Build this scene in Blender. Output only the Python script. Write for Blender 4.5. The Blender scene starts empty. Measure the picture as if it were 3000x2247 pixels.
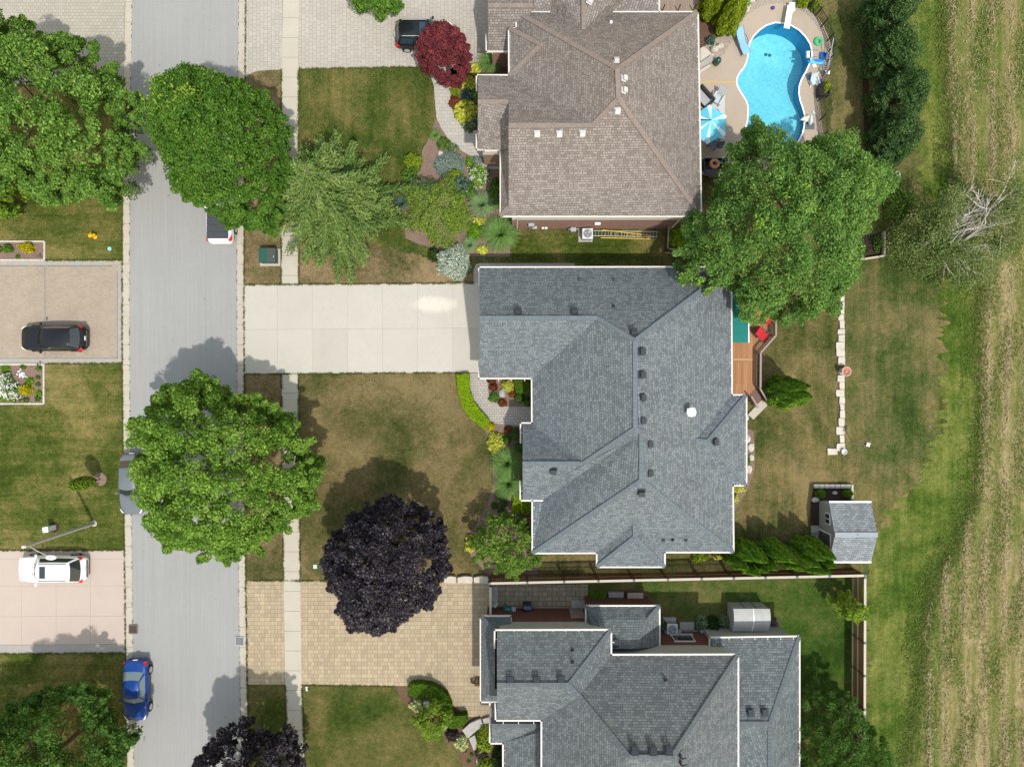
import bpy, bmesh, math, random
import numpy as np
from mathutils import Vector as V, Matrix, geometry
SC = bpy.context.scene
COL = SC.collection
R = math.radians
# ---------------------------------------------------------------- camera, sky, sun, exposure
H = 51.5            # drone height in metres
S = 39.33           # photo pixels per metre on the ground
CX, CY = 1500.0, 1123.5
cam = bpy.data.cameras.new('camera'); camo = bpy.data.objects.new('camera', cam); COL.objects.link(camo)
camo.location = (0, 0, H); cam.sensor_width = 36.0; cam.lens = 36.0 * H * S / 3000.0
cam.clip_start = 0.5; cam.clip_end = 1000.0
SC.camera = camo
SUNV = V((0.24, -0.47, 1.0)).normalized()
wd = bpy.data.worlds.new('World'); SC.world = wd; wd.use_nodes = True
wn = wd.node_tree
sky = wn.nodes.new('ShaderNodeTexSky'); sky.sky_type = 'NISHITA'; sky.sun_disc = False
sky.sun_elevation = math.asin(SUNV.z); sky.sun_rotation = math.atan2(SUNV.x, SUNV.y)
sky.air_density = 4.0; sky.dust_density = 0.7; sky.ozone_density = 3.0
bg = wn.nodes['Background']; bg.inputs['Strength'].default_value = 0.15
tint = wn.nodes.new('ShaderNodeMix'); tint.data_type = 'RGBA'; tint.blend_type = 'MULTIPLY'; tint.inputs[0].default_value = 1.0; tint.inputs[7].default_value = (1.15, 0.985, 1.03, 1)   # tint takes the cyan cast out of the sky light
wn.links.new(sky.outputs[0], tint.inputs[6]); wn.links.new(tint.outputs[2], bg.inputs['Color'])
sl = bpy.data.lights.new('sun', 'SUN'); sl.energy = 2.9; sl.angle = R(1.2); sl.color = (1.0, 0.96, 0.88)
so = bpy.data.objects.new('sun', sl); COL.objects.link(so); so.location = (20, -40, 90)
so.rotation_euler = SUNV.to_track_quat('Z', 'Y').to_euler()
SC.view_settings.view_transform = 'Standard'; SC.view_settings.look = 'None'
SC.view_settings.gamma = 1.0; SC.view_settings.exposure = 0.47
# ---------------------------------------------------------------- helpers
def W(px, py, z=0.0):
    k = (H - z) / H / S
    return V(((px - CX) * k, -(py - CY) * k, z))
def PX(p):
    k = H * S / (H - p.z)
    return (p.x * k + CX, -p.y * k + CY)
def WL(pts, z=0.0): return [W(x, y, z) for x, y in pts]
def tag(o, label=None, cat=None, group=None, kind=None):
    if label: o['label'] = label
    if cat: o['category'] = cat
    if group: o['group'] = group
    if kind: o['kind'] = kind
    return o
def thing(name, label, cat, loc=(0, 0, 0), rz=0.0, group=None):
    o = bpy.data.objects.new(name, None); COL.objects.link(o)
    o.empty_display_size = 0.3; o.location = loc; o.rotation_euler = (0, 0, rz)
    return tag(o, label, cat, group)
def root_of(o):
    while o.parent: o = o.parent
    return o
def link(name, me, parent=None):
    o = bpy.data.objects.new(name, me); COL.objects.link(o)
    if parent: o.parent = parent
    return o
def copy_tree(o, parent=None):
    c = o.copy(); COL.objects.link(c); c.parent = parent
    for ch in list(o.children): copy_tree(ch, c)
    return c
class MB:
    def __init__(s): s.v = []; s.f = []; s.m = []
    def add(s, vs, fs, mi=0):
        b = len(s.v); s.v += [V(p) for p in vs]
        for f in fs: s.f.append([b + i for i in f]); s.m.append(mi)
        return s
    def poly(s, pts, mi=0): return s.add(pts, [range(len(pts))], mi)
    def flat(s, pts, z, mi=0, holes=()):
        if not holes:
            P = [V((p[0], p[1], z)) for p in pts]; k = len(P)
            if sum(P[i].x * P[(i + 1) % k].y - P[(i + 1) % k].x * P[i].y for i in range(k)) < 0: P.reverse()
            return s.add(P, [range(k)], mi)
        loops = [[V((p[0], p[1], 0)) for p in pts]] + [[V((p[0], p[1], 0)) for p in h] for h in holes]
        allp = [V((p.x, p.y, z)) for l in loops for p in l]
        tris = geometry.tessellate_polygon(loops)
        out = []
        for t in tris:
            a, b, c = (allp[i] for i in t)
            out.append(t if (b - a).cross(c - a).z > 0 else t[::-1])
        return s.add(allp, out, mi)
    def prism(s, pts, z0, z1, mi=0, top=True, mside=None):
        n = len(pts); P = [V((p[0], p[1], 0)) for p in pts]
        ar = sum(P[i].x * P[(i + 1) % n].y - P[(i + 1) % n].x * P[i].y for i in range(n))
        if ar < 0: P.reverse()
        vs = [V((p.x, p.y, z0)) for p in P] + [V((p.x, p.y, z1)) for p in P]
        s.add(vs, [(i, (i + 1) % n, n + (i + 1) % n, n + i) for i in range(n)], mi if mside is None else mside)
        if top: s.flat(P, z1, mi)
        return s
    def box(s, c, d, rz=0.0, mi=0, mat=None):
        x, y, z = d[0] / 2, d[1] / 2, d[2] / 2
        vs = [V((sx * x, sy * y, sz * z)) for sz in (-1, 1) for sx, sy in ((-1, -1), (1, -1), (1, 1), (-1, 1))]
        Mx = mat if mat is not None else Matrix.Rotation(rz, 3, 'Z')
        vs = [Mx @ v + V(c) for v in vs]
        return s.add(vs, [(3, 2, 1, 0), (4, 5, 6, 7), (0, 1, 5, 4), (1, 2, 6, 5), (2, 3, 7, 6), (3, 0, 4, 7)], mi)
    def bar(s, a, b, w, h, mi=0, up=(0, 0, 1)):
        a, b = V(a), V(b); d = b - a
        if d.length < 1e-5: return s
        x = d.normalized(); y = V(up).cross(x)
        if y.length < 1e-4: y = V((0, 1, 0))
        y.normalize(); z = x.cross(y)
        return s.box((a + b) / 2, (d.length, w, h), mi=mi, mat=Matrix((x, y, z)).transposed())
    def tube(s, pts, r, n=6, mi=0, cap=True):
        pts = [V(p) for p in pts]; rr = r if hasattr(r, '__len__') else [r] * len(pts)
        b = len(s.v); pv = None
        for i, p in enumerate(pts):
            d = (pts[min(i + 1, len(pts) - 1)] - pts[max(i - 1, 0)]).normalized()
            u = d.orthogonal().normalized() if pv is None else (pv - d * pv.dot(d)).normalized()
            pv = u; w = d.cross(u)
            for k in range(n):
                a = 2 * math.pi * k / n
                s.v.append(p + (u * math.cos(a) + w * math.sin(a)) * rr[i])
        for i in range(len(pts) - 1):
            for k in range(n):
                s.f.append([b + i * n + k, b + i * n + (k + 1) % n, b + (i + 1) * n + (k + 1) % n, b + (i + 1) * n + k]); s.m.append(mi)
        if cap:
            s.f.append([b + k for k in range(n)][::-1]); s.m.append(mi)
            e = b + (len(pts) - 1) * n; s.f.append([e + k for k in range(n)]); s.m.append(mi)
        return s
    def lathe(s, prof, c=(0, 0, 0), n=16, mi=0, sx=1.0, sy=1.0):
        b = len(s.v); c = V(c)
        for r, z in prof:
            for k in range(n):
                a = 2 * math.pi * k / n
                s.v.append(c + V((r * sx * math.cos(a), r * sy * math.sin(a), z)))
        for i in range(len(prof) - 1):
            for k in range(n):
                s.f.append([b + i * n + k, b + i * n + (k + 1) % n, b + (i + 1) * n + (k + 1) % n, b + (i + 1) * n + k]); s.m.append(mi)
        e = b + (len(prof) - 1) * n
        if prof[-1][0] > 1e-4: s.f.append([e + k for k in range(n)]); s.m.append(mi)
        if prof[0][0] > 1e-4 and len(prof) > 1: s.f.append([b + k for k in range(n)][::-1]); s.m.append(mi)
        return s
    def torus(s, c, R0, r, n=20, k=8, mi=0):
        b = len(s.v); c = V(c)
        for i in range(n):
            a = 2 * math.pi * i / n
            for j in range(k):
                q = 2 * math.pi * j / k
                s.v.append(c + V(((R0 + r * math.cos(q)) * math.cos(a), (R0 + r * math.cos(q)) * math.sin(a), r * math.sin(q))))
        for i in range(n):
            for j in range(k):
                s.f.append([b + i * k + j, b + ((i + 1) % n) * k + j, b + ((i + 1) % n) * k + (j + 1) % k, b + i * k + (j + 1) % k]); s.m.append(mi)
        return s
    def ball(s, c, rx, ry, rz, n=10, m=6, mi=0, jit=0.0, rng=None):
        b0 = len(s.v)
        prof = [(max(1e-5, math.sin(math.pi * i / m)), -math.cos(math.pi * i / m)) for i in range(m + 1)]
        s.lathe(prof, (0, 0, 0), n, mi)
        for i in range(b0, len(s.v)):
            p = s.v[i]; f = 1 + (rng.uniform(-jit, jit) if jit else 0)
            s.v[i] = V((p.x * rx * f, p.y * ry * f, p.z * rz * f)) + V(c)
        return s
    def build(s, name, mats, parent=None, smooth=False, world=True, bevel=0.0, sub=0, ups=False):
        off = root_of(parent).location if (parent and world) else V((0, 0, 0))
        me = bpy.data.meshes.new(name)
        me.from_pydata([tuple(p - off) for p in s.v], [], s.f)
        for m in (mats if isinstance(mats, (list, tuple)) else [mats]): me.materials.append(m)
        me.polygons.foreach_set('material_index', s.m)
        if smooth: me.polygons.foreach_set('use_smooth', [True] * len(s.f))
        uv = me.uv_layers.new(name='UVMap').data
        for p in me.polygons:
            n = p.normal
            h = V((-n.y, n.x, 0))
            if h.length < 0.02: h = V((1, 0, 0))
            h.normalize(); t = n.cross(h)
            for li in p.loop_indices:
                q = s.v[me.loops[li].vertex_index]
                uv[li].uv = (q.dot(h), q.dot(t))
        o = link(name, me, parent)
        if bevel > 0:
            md = o.modifiers.new('bevel', 'BEVEL'); md.width = bevel; md.segments = 2; md.limit_method = 'ANGLE'; md.angle_limit = R(35)
        if sub:
            md = o.modifiers.new('subdivision', 'SUBSURF'); md.levels = sub; md.render_levels = sub
        return o
def structure(o): o['kind'] = 'structure'; return o
# ---------------------------------------------------------------- materials
def hexc(h):
    h = h.lstrip('#'); c = [int(h[i:i + 2], 16) / 255 for i in (0, 2, 4)]
    return tuple((x / 12.92 if x <= 0.04045 else ((x + 0.055) / 1.055) ** 2.4) for x in c)
class NT:
    def __init__(s, name):
        s.m = bpy.data.materials.new(name); s.m.use_nodes = True; s.t = s.m.node_tree
        s.b = s.t.nodes['Principled BSDF']; s.out = s.t.nodes['Material Output']
        s.b.inputs['Specular IOR Level'].default_value = 0.25
    def n(s, typ, **kw):
        nd = s.t.nodes.new(typ)
        for k, v in kw.items():
            if k.startswith('i_'):
                nd.inputs[k[2:].replace('_', ' ')].default_value = v
            else: setattr(nd, k, v)
        return nd
    def l(s, a, b): s.t.links.new(a, b)
    def pos(s, scale=(1, 1, 1), rot=(0, 0, 0), uv=False, loc=(0, 0, 0)):
        mp = s.n('ShaderNodeMapping'); mp.inputs['Scale'].default_value = scale; mp.inputs['Rotation'].default_value = rot; mp.inputs['Location'].default_value = loc
        src = s.n('ShaderNodeUVMap').outputs[0] if uv else s.n('ShaderNodeNewGeometry').outputs['Position']
        s.l(src, mp.inputs[0]); return mp.outputs[0]
    def noise(s, vec, scale, detail=4, rough=0.6, dist=0.0):
        nd = s.n('ShaderNodeTexNoise'); nd.inputs['Scale'].default_value = scale; nd.inputs['Detail'].default_value = detail
        nd.inputs['Roughness'].default_value = rough; nd.inputs['Distortion'].default_value = dist
        s.l(vec, nd.inputs['Vector']); return nd.outputs[0]
    def ramp(s, fac, stops):
        r = s.n('ShaderNodeValToRGB'); e = r.color_ramp.elements
        while len(e) < len(stops): e.new(0.5)
        for i, (p, c) in enumerate(stops):
            e[i].position = p; e[i].color = (*c, 1) if len(c) == 3 else c
        s.l(fac, r.inputs[0]); return r.outputs[0]
    def mix(s, fac, a, b, blend='MIX'):
        x = s.n('ShaderNodeMix', data_type='RGBA', blend_type=blend)
        for sock, val in ((x.inputs[0], fac), (x.inputs[6], a), (x.inputs[7], b)):
            if isinstance(val, (int, float)): sock.default_value = val
            elif isinstance(val, tuple): sock.default_value = (*val, 1)
            else: s.l(val, sock)
        return x.outputs[2]
    def math(s, op, a, b=0.0):
        x = s.n('ShaderNodeMath', operation=op)
        for sock, val in ((x.inputs[0], a), (x.inputs[1], b)):
            if isinstance(val, (int, float)): sock.default_value = val
            else: s.l(val, sock)
        return x.outputs[0]
    def bump(s, h, strength=0.3, dist=0.02):
        b = s.n('ShaderNodeBump'); b.inputs['Strength'].default_value = strength; b.inputs['Distance'].default_value = dist
        s.l(h, b.inputs['Height']); s.l(b.outputs[0], s.b.inputs['Normal'])
    def col(s, c): s.l(c, s.b.inputs['Base Color'])
    def done(s, rough=0.8, spec=0.25, metal=0.0):
        s.b.inputs['Roughness'].default_value = rough; s.b.inputs['Specular IOR Level'].default_value = spec; s.b.inputs['Metallic'].default_value = metal
        return s.m
def sc(c, f): return tuple(min(1.0, x * f) for x in c)
def mat(name, c, rough=0.7, spec=0.3, metal=0.0, var=0.12, scale=6.0, bump=0.0, bscale=30.0, coat=0.0):
    t = NT(name); p = t.pos()
    t.col(t.mix(t.noise(p, scale, 5), sc(c, 1 - var), sc(c, 1 + var)))
    if bump: t.bump(t.noise(p, bscale, 3), bump, 0.02)
    if coat: t.b.inputs['Coat Weight'].default_value = coat; t.b.inputs['Coat Roughness'].default_value = 0.04
    return t.done(rough, spec, metal)
def leafmat(name, stops, trans=0.30, rough=0.6):
    t = NT(name); a = t.n('ShaderNodeAttribute', attribute_name='rnd')
    c = t.ramp(a.outputs['Fac'], stops); t.col(c)
    t.done(rough, 0.10)
    tr = t.n('ShaderNodeBsdfTranslucent'); t.l(t.mix(0.35, c, (0.25, 0.32, 0.03)), tr.inputs['Color'])
    mx = t.n('ShaderNodeMixShader'); mx.inputs[0].default_value = trans
    t.l(t.b.outputs[0], mx.inputs[1]); t.l(tr.outputs[0], mx.inputs[2]); t.l(mx.outputs[0], t.out.inputs['Surface'])
    return t.m
def grass(name, green, dry, bias=0.5, stripe=None, seed=0.0, contrast=1.0, patch=0.16):
    t = NT(name); p = t.pos(loc=(seed * 13.7, seed * 7.1, 0))
    big = t.noise(p, patch, 3, 0.55, 0.6); mid = t.noise(p, 0.8, 4, 0.6, 0.4); m2 = t.noise(p, 3.0, 4, 0.65, 0.3); fine = t.noise(p, 9.0, 4, 0.7); vf = t.noise(p, 26.0, 3, 0.8)
    f = t.math('ADD', t.math('MULTIPLY', big, 2.0), t.math('MULTIPLY', mid, 0.8))
    f = t.math('ADD', f, t.math('MULTIPLY', m2, 0.95))
    f = t.math('ADD', f, t.math('MULTIPLY', fine, 1.5))
    f = t.math('ADD', f, t.math('MULTIPLY', vf, 0.8))
    f = t.math('SUBTRACT', f, 3.02)
    if stripe is not None:
        w = t.n('ShaderNodeTexWave', wave_type='BANDS', bands_direction='X' if stripe == 'x' else 'Y')
        w.inputs['Scale'].default_value = 0.3; w.inputs['Distortion'].default_value = 1.2; w.inputs['Detail'].default_value = 2
        t.l(p, w.inputs['Vector'])
        f = t.math('ADD', f, t.math('MULTIPLY', t.math('SUBTRACT', w.outputs['Fac'], 0.5), 0.10))
        ss = t.noise(t.pos(scale=(1.0, 0.07, 1) if stripe == 'x' else (0.07, 1.0, 1), loc=(seed, 0, 0)), 5.5, 3, 0.6)
        f = t.math('ADD', f, t.math('MULTIPLY', t.math('SUBTRACT', ss, 0.5), 0.55))
    f = t.math('ADD', t.math('MULTIPLY', f, 0.95 * contrast), bias)
    mid_c = tuple((a * 0.55 + b * 0.45) for a, b in zip(green, dry))
    c = t.ramp(f, [(0.0, sc(green, 0.55)), (0.3, green), (0.55, mid_c), (0.8, dry), (1.0, sc(dry, 1.3))])
    c = t.mix(t.math('MULTIPLY', t.math('SUBTRACT', 0.62, vf), 1.0), c, (0.012, 0.014, 0.006))
    t.col(c)
    t.bump(t.math('ADD', fine, vf), 0.8, 0.06)
    return t.done(0.95, 0.08)
def brickmat(name, c1, c2, mortar, bw, bh, ms=0.012, uv=False, bias=0.0, noise_amt=0.2, nscale=0.5, bump=0.0, squash=1.0, sqf=2, off=0.5, rough=0.9, rot=0.0, warm=None, fine=0.15):
    t = NT(name); p = t.pos(uv=uv, rot=(0, 0, rot))
    b = t.n('ShaderNodeTexBrick'); b.offset = off; b.squash = squash; b.squash_frequency = sqf
    t.l(p, b.inputs['Vector'])
    for k, v in (('Scale', 1.0), ('Mortar Size', ms), ('Mortar Smooth', 0.1), ('Bias', bias), ('Brick Width', bw), ('Row Height', bh)): b.inputs[k].default_value = v
    b.inputs['Color1'].default_value = (*c1, 1); b.inputs['Color2'].default_value = (*c2, 1); b.inputs['Mortar'].default_value = (*mortar, 1)
    n1 = t.noise(p, nscale, 5, 0.6)
    c = t.mix(n1, sc((1, 1, 1), 1 - noise_amt), (1, 1, 1)); c = t.mix(1.0, b.outputs['Color'], c, 'MULTIPLY')
    n2 = t.noise(p, 22, 3, 0.7); c = t.mix(1.0, c, t.mix(n2, sc((1, 1, 1), 1 - fine), (1, 1, 1)), 'MULTIPLY')
    if uv:
        stk = t.noise(t.pos(uv=True, scale=(1.3, 0.16, 1)), 1.4, 4, 0.6); c = t.mix(1.0, c, t.mix(stk, (0.80,) * 3, (1.16,) * 3), 'MULTIPLY')
    if warm: c = t.mix(t.math('MULTIPLY', t.noise(p, 0.35, 4, 0.6), 0.5), c, t.mix(1.0, c, warm, 'MULTIPLY'))
    t.col(c)
    if bump: t.bump(b.outputs['Fac'], -bump, 0.02)
    return t.done(rough, 0.2)
def paving(name, c, var=0.16, big=0.35, stain=None, speck=0.0):
    t = NT(name); p = t.pos()
    n = t.noise(p, big, 6, 0.62, 0.5); f = t.noise(p, 30, 3, 0.7)
    cc = t.mix(n, sc(c, 1 - var), sc(c, 1 + var * 0.7)); cc = t.mix(1.0, cc, t.mix(f, (0.86 - speck,) * 3, (1.06,) * 3), 'MULTIPLY')
    if stain:
        st = t.ramp(t.noise(p, 0.9, 6, 0.7), [(0.55, (0, 0, 0)), (0.75, (1, 1, 1))]); cc = t.mix(t.math('MULTIPLY', st, 0.35), cc, stain)
    t.col(cc); t.bump(f, 0.12, 0.01)
    return t.done(0.9, 0.2)
GREEN = (0.052, 0.088, 0.014); DRY = (0.185, 0.142, 0.058)
m_lawn_n = grass('lawn_grass_north', (0.050, 0.080, 0.012), (0.168, 0.138, 0.047), 0.47, 'x', 1.0)
m_lawn_m = grass('lawn_grass_middle', (0.058, 0.068, 0.016), (0.175, 0.133, 0.060), 0.62, None, 2.0)
m_lawn_s = grass('lawn_grass_south', (0.044, 0.070, 0.010), (0.150, 0.122, 0.044), 0.50, None, 3.0)
m_lawn_w = grass('lawn_grass_west', (0.060, 0.088, 0.012), (0.205, 0.165, 0.058), 0.48, 'y', 4.0)
m_lawn_b = grass('lawn_grass_back', (0.056, 0.074, 0.016), (0.185, 0.142, 0.060), 0.56, 'x', 5.0)
m_lawn_e = grass('lawn_grass_rear', (0.046, 0.078, 0.015), (0.165, 0.135, 0.055), 0.55, 'x', 9.0)
m_lawn_g = grass('lawn_grass_green', (0.040, 0.085, 0.010), (0.14, 0.130, 0.042), 0.34, None, 6.0)
m_lawn_br = grass('lawn_grass_burnt', (0.068, 0.074, 0.022), (0.225, 0.160, 0.085), 0.72, None, 7.0)
m_meadow = grass('meadow_grass', (0.058, 0.104, 0.012), (0.185, 0.190, 0.048), 0.47, 'x', 8.0)
def field_mat():
    t = NT('field_stubble'); p = t.pos()
    sx = t.n('ShaderNodeSeparateXYZ'); t.l(p, sx.inputs[0])
    xr = t.math('SUBTRACT', sx.outputs[0], t.math('MULTIPLY', t.math('ADD', sx.outputs[1], 28.6), 0.0107)); wob = t.noise(t.pos(scale=(1.0, 0.10, 1)), 0.9, 3, 0.6)
    xr = t.math('ADD', xr, t.math('MULTIPLY', t.math('SUBTRACT', wob, 0.5), 0.9))
    row = t.math('COSINE', t.math('MULTIPLY', t.math('SUBTRACT', xr, 33.63), 2 * math.pi / 1.475))
    st = t.noise(t.pos(scale=(1.0, 0.03, 1)), 1.1, 5, 0.6, 0.12); n2 = t.noise(t.pos(scale=(1.0, 0.3, 1)), 3.4, 5, 0.7, 0.3); big = t.noise(p, 0.16, 4, 0.6, 0.8); fine = t.noise(p, 9, 6, 0.8); vf = t.noise(p, 24, 4, 0.8)
    f = t.math('ADD', t.math('MULTIPLY', st, 0.9), t.math('MULTIPLY', n2, 1.1)); f = t.math('ADD', f, t.math('MULTIPLY', big, 0.9))
    f = t.math('ADD', f, t.math('MULTIPLY', fine, 1.3)); f = t.math('ADD', t.math('SUBTRACT', f, 1.62), t.math('MULTIPLY', row, 0.10))
    g = t.n('ShaderNodeMapRange'); g.inputs['From Min'].default_value = 28.0; g.inputs['From Max'].default_value = 33.5; g.inputs['To Min'].default_value = -0.18; g.inputs['To Max'].default_value = 0.04
    t.l(sx.outputs[0], g.inputs[0]); f = t.math('ADD', f, g.outputs[0])
    c = t.ramp(f, [(0.0, (0.045, 0.08, 0.014)), (0.28, (0.100, 0.135, 0.028)), (0.5, (0.185, 0.172, 0.058)), (0.70, (0.275, 0.222, 0.108)), (0.95, (0.42, 0.34, 0.19))])
    c = t.mix(t.math('MULTIPLY', t.math('SUBTRACT', 0.64, vf), 0.9), c, (0.03, 0.025, 0.012))
    t.col(c); t.bump(t.math('ADD', fine, vf), 0.7, 0.07)
    return t.done(0.95, 0.08)
m_field = field_mat()
def asphalt_mat():
    t = NT('old_asphalt'); p = t.pos()
    n = t.noise(p, 0.25, 5, 0.6, 0.3); lanes = t.noise(t.pos(scale=(1, 0.02, 1)), 1.6, 3, 0.6); f = t.noise(p, 45, 2, 0.8); mid = t.noise(p, 3, 5, 0.7)
    c = t.mix(n, (0.268, 0.266, 0.258), (0.318, 0.314, 0.304)); c = t.mix(t.math('MULTIPLY', lanes, 0.5), c, (0.246, 0.246, 0.242))
    c = t.mix(1.0, c, t.mix(f, (0.80,) * 3, (1.12,) * 3), 'MULTIPLY'); c = t.mix(1.0, c, t.mix(mid, (0.93,) * 3, (1.05,) * 3), 'MULTIPLY')
    st = t.ramp(t.noise(p, 1.1, 4, 0.6), [(0.70, (0, 0, 0)), (0.78, (1, 1, 1))]); c = t.mix(t.math('MULTIPLY', st, 0.25), c, (0.12, 0.12, 0.12))
    seam = t.noise(t.pos(scale=(1, 0.012, 1)), 9.0, 2, 0.5); c = t.mix(1.0, c, t.mix(seam, (0.90,) * 3, (1.09,) * 3), 'MULTIPLY')
    oil = t.ramp(t.noise(p, 2.6, 2, 0.4), [(0.735, (0, 0, 0)), (0.765, (1, 1, 1))]); c = t.mix(t.math('MULTIPLY', oil, 0.45), c, (0.10, 0.10, 0.10))
    t.col(c); t.bump(f, 0.2, 0.01); return t.done(0.9, 0.2)
m_asphalt = asphalt_mat()
m_kerb = paving('kerb_concrete', (0.42, 0.378, 0.312), 0.12, 1.2, (0.22, 0.16, 0.10))
m_walk = paving('sidewalk_concrete', (0.43, 0.394, 0.325), 0.12, 0.6, (0.40, 0.33, 0.24))
def conc_drive():
    t = NT('driveway_concrete'); p = t.pos()
    n = t.noise(p, 0.4, 6, 0.62, 0.6); f = t.noise(p, 32, 3, 0.7); m2 = t.noise(p, 2.5, 5, 0.6)
    c = t.mix(n, (0.385, 0.362, 0.312), (0.455, 0.428, 0.368)); c = t.mix(1.0, c, t.mix(f, (0.92,) * 3, (1.06,) * 3), 'MULTIPLY'); c = t.mix(1.0, c, t.mix(m2, (0.94,) * 3, (1.05,) * 3), 'MULTIPLY')
    # paler patch with its own ragged shape
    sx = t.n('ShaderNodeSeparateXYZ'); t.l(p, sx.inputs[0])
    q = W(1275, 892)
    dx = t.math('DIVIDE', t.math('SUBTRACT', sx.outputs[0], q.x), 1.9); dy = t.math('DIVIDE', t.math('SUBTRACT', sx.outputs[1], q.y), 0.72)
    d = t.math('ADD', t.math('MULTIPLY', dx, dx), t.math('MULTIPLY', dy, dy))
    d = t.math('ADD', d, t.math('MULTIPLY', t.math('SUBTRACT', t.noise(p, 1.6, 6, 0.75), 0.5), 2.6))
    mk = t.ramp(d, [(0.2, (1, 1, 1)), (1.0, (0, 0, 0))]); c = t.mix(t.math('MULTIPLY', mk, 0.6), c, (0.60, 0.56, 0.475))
    rs = t.ramp(t.noise(p, 1.3, 3, 0.5), [(0.72, (0, 0, 0)), (0.80, (1, 1, 1))]); c = t.mix(t.math('MULTIPLY', rs, 0.2), c, (0.42, 0.30, 0.18))
    t.col(c); t.bump(f, 0.1, 0.01); return t.done(0.88, 0.2)
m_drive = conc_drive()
m_drive_b = paving('driveway_concrete_greyer', (0.412, 0.388, 0.336), 0.10, 0.4, (0.34, 0.30, 0.24)); m_drive_c = paving('driveway_concrete_paler', (0.43, 0.405, 0.35), 0.10, 0.4, (0.40, 0.36, 0.29))
m_pink = paving('pink_concrete', (0.43, 0.355, 0.305), 0.10, 0.4, (0.46, 0.36, 0.31))
m_pinkedge = paving('grey_aggregate_band', (0.33, 0.305, 0.28), 0.16, 2.0)
m_pav_n = brickmat('pale_driveway_pavers', (0.405, 0.372, 0.322), (0.455, 0.418, 0.36), (0.27, 0.245, 0.21), 0.42, 0.28, 0.012, squash=0.7, sqf=3, noise_amt=0.2, nscale=0.4, rot=R(90))
m_pav_tl = brickmat('worn_grey_pavers', (0.37, 0.345, 0.288), (0.425, 0.392, 0.325), (0.24, 0.22, 0.18), 0.3, 0.24, 0.012, noise_amt=0.2, nscale=0.5)
m_pav_s = brickmat('sand_driveway_pavers', (0.345, 0.282, 0.195), (0.45, 0.368, 0.248), (0.19, 0.155, 0.105), 0.40, 0.30, 0.012, squash=0.62, sqf=2, noise_amt=0.14, nscale=0.9, off=0.37, warm=(1.0, 0.93, 0.82))
m_pav_w = brickmat('tan_driveway_pavers', (0.345, 0.282, 0.215), (0.40, 0.33, 0.255), (0.285, 0.23, 0.17), 0.24, 0.12, 0.006, noise_amt=0.22, nscale=0.7)
m_pav_band = brickmat('dark_paver_band', (0.15, 0.15, 0.155), (0.24, 0.24, 0.24), (0.36, 0.33, 0.28), 0.16, 0.16, 0.02, off=0.0, noise_amt=0.3)
m_pav_edge = brickmat('mixed_edge_pavers', (0.40, 0.35, 0.28), (0.36, 0.36, 0.34), (0.31, 0.26, 0.20), 0.42, 0.4, 0.008, noise_amt=0.25, nscale=2.0)
m_pav_walk = brickmat('garden_path_pavers', (0.39, 0.36, 0.315), (0.45, 0.415, 0.365), (0.19, 0.17, 0.14), 0.26, 0.19, 0.014, noise_amt=0.2, nscale=1.0)
m_pav_nwalk = brickmat('pale_path_pavers', (0.42, 0.39, 0.345), (0.48, 0.445, 0.395), (0.30, 0.27, 0.23), 0.40, 0.26, 0.012, noise_amt=0.2, nscale=0.8)
m_pav_patio = brickmat('dark_patio_pavers', (0.26, 0.215, 0.15), (0.36, 0.30, 0.205), (0.11, 0.09, 0.065), 0.5, 0.36, 0.018, squash=0.7, noise_amt=0.25, nscale=1.2)
m_deck_pool = paving('pool_deck_concrete', (0.385, 0.315, 0.245), 0.14, 0.5, (0.34, 0.31, 0.29))
def mulch_mat(name, a, b):
    t = NT(name); p = t.pos(); f = t.noise(p, 16, 5, 0.8); n = t.noise(p, 1.3, 4, 0.6)
    c = t.ramp(f, [(0.3, sc(a, 0.45)), (0.5, a), (0.68, b), (0.85, sc(b, 1.6))]); c = t.mix(1.0, c, t.mix(n, (0.75,) * 3, (1.15,) * 3), 'MULTIPLY')
    t.col(c); t.bump(f, 0.8, 0.05); return t.done(0.95, 0.1)
m_mulch = mulch_mat('bark_mulch', (0.13, 0.075, 0.05), (0.21, 0.125, 0.085))
m_mulch_p = mulch_mat('pale_bark_mulch', (0.20, 0.135, 0.105), (0.32, 0.225, 0.175))
m_mulch_d = mulch_mat('dark_soil', (0.045, 0.032, 0.024), (0.085, 0.06, 0.045))
m_gravel = mulch_mat('pebble_gravel', (0.33, 0.28, 0.225), (0.50, 0.43, 0.35))
m_stone = mat('pale_limestone', (0.47, 0.42, 0.36), 0.9, 0.2, var=0.28, scale=3.5, bump=0.5, bscale=14)
m_stoneg = mat('grey_stone', (0.33, 0.315, 0.29), 0.9, 0.2, var=0.3, scale=4, bump=0.5, bscale=14)
m_white = mat('white_trim', (0.57, 0.53, 0.475), 0.45, 0.35, var=0.05)
m_whitep = mat('white_plastic', (0.82, 0.82, 0.80), 0.35, 0.4, var=0.03)
m_black = mat('black_metal', (0.022, 0.022, 0.024), 0.45, 0.4, var=0.1)
m_vent = mat('slate_vent_plastic', (0.043, 0.051, 0.060), 0.6, 0.2, var=0.12)
m_dkgrey = mat('dark_grey_plastic', (0.07, 0.073, 0.08), 0.6, 0.3, var=0.12)
m_grey = mat('grey_metal', (0.36, 0.37, 0.38), 0.5, 0.4, 0.3, var=0.1)
m_alu = mat('aluminium', (0.62, 0.62, 0.62), 0.35, 0.5, 0.6, var=0.06)
m_yellow = mat('yellow_paint', (0.72, 0.44, 0.015), 0.45, 0.4, var=0.06)
m_teal = mat('teal_awning_canvas', (0.012, 0.150, 0.130), 0.8, 0.2, var=0.10, scale=1.5)
m_red = mat('red_cushion', (0.42, 0.025, 0.03), 0.85, 0.15, var=0.12, scale=4)
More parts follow.
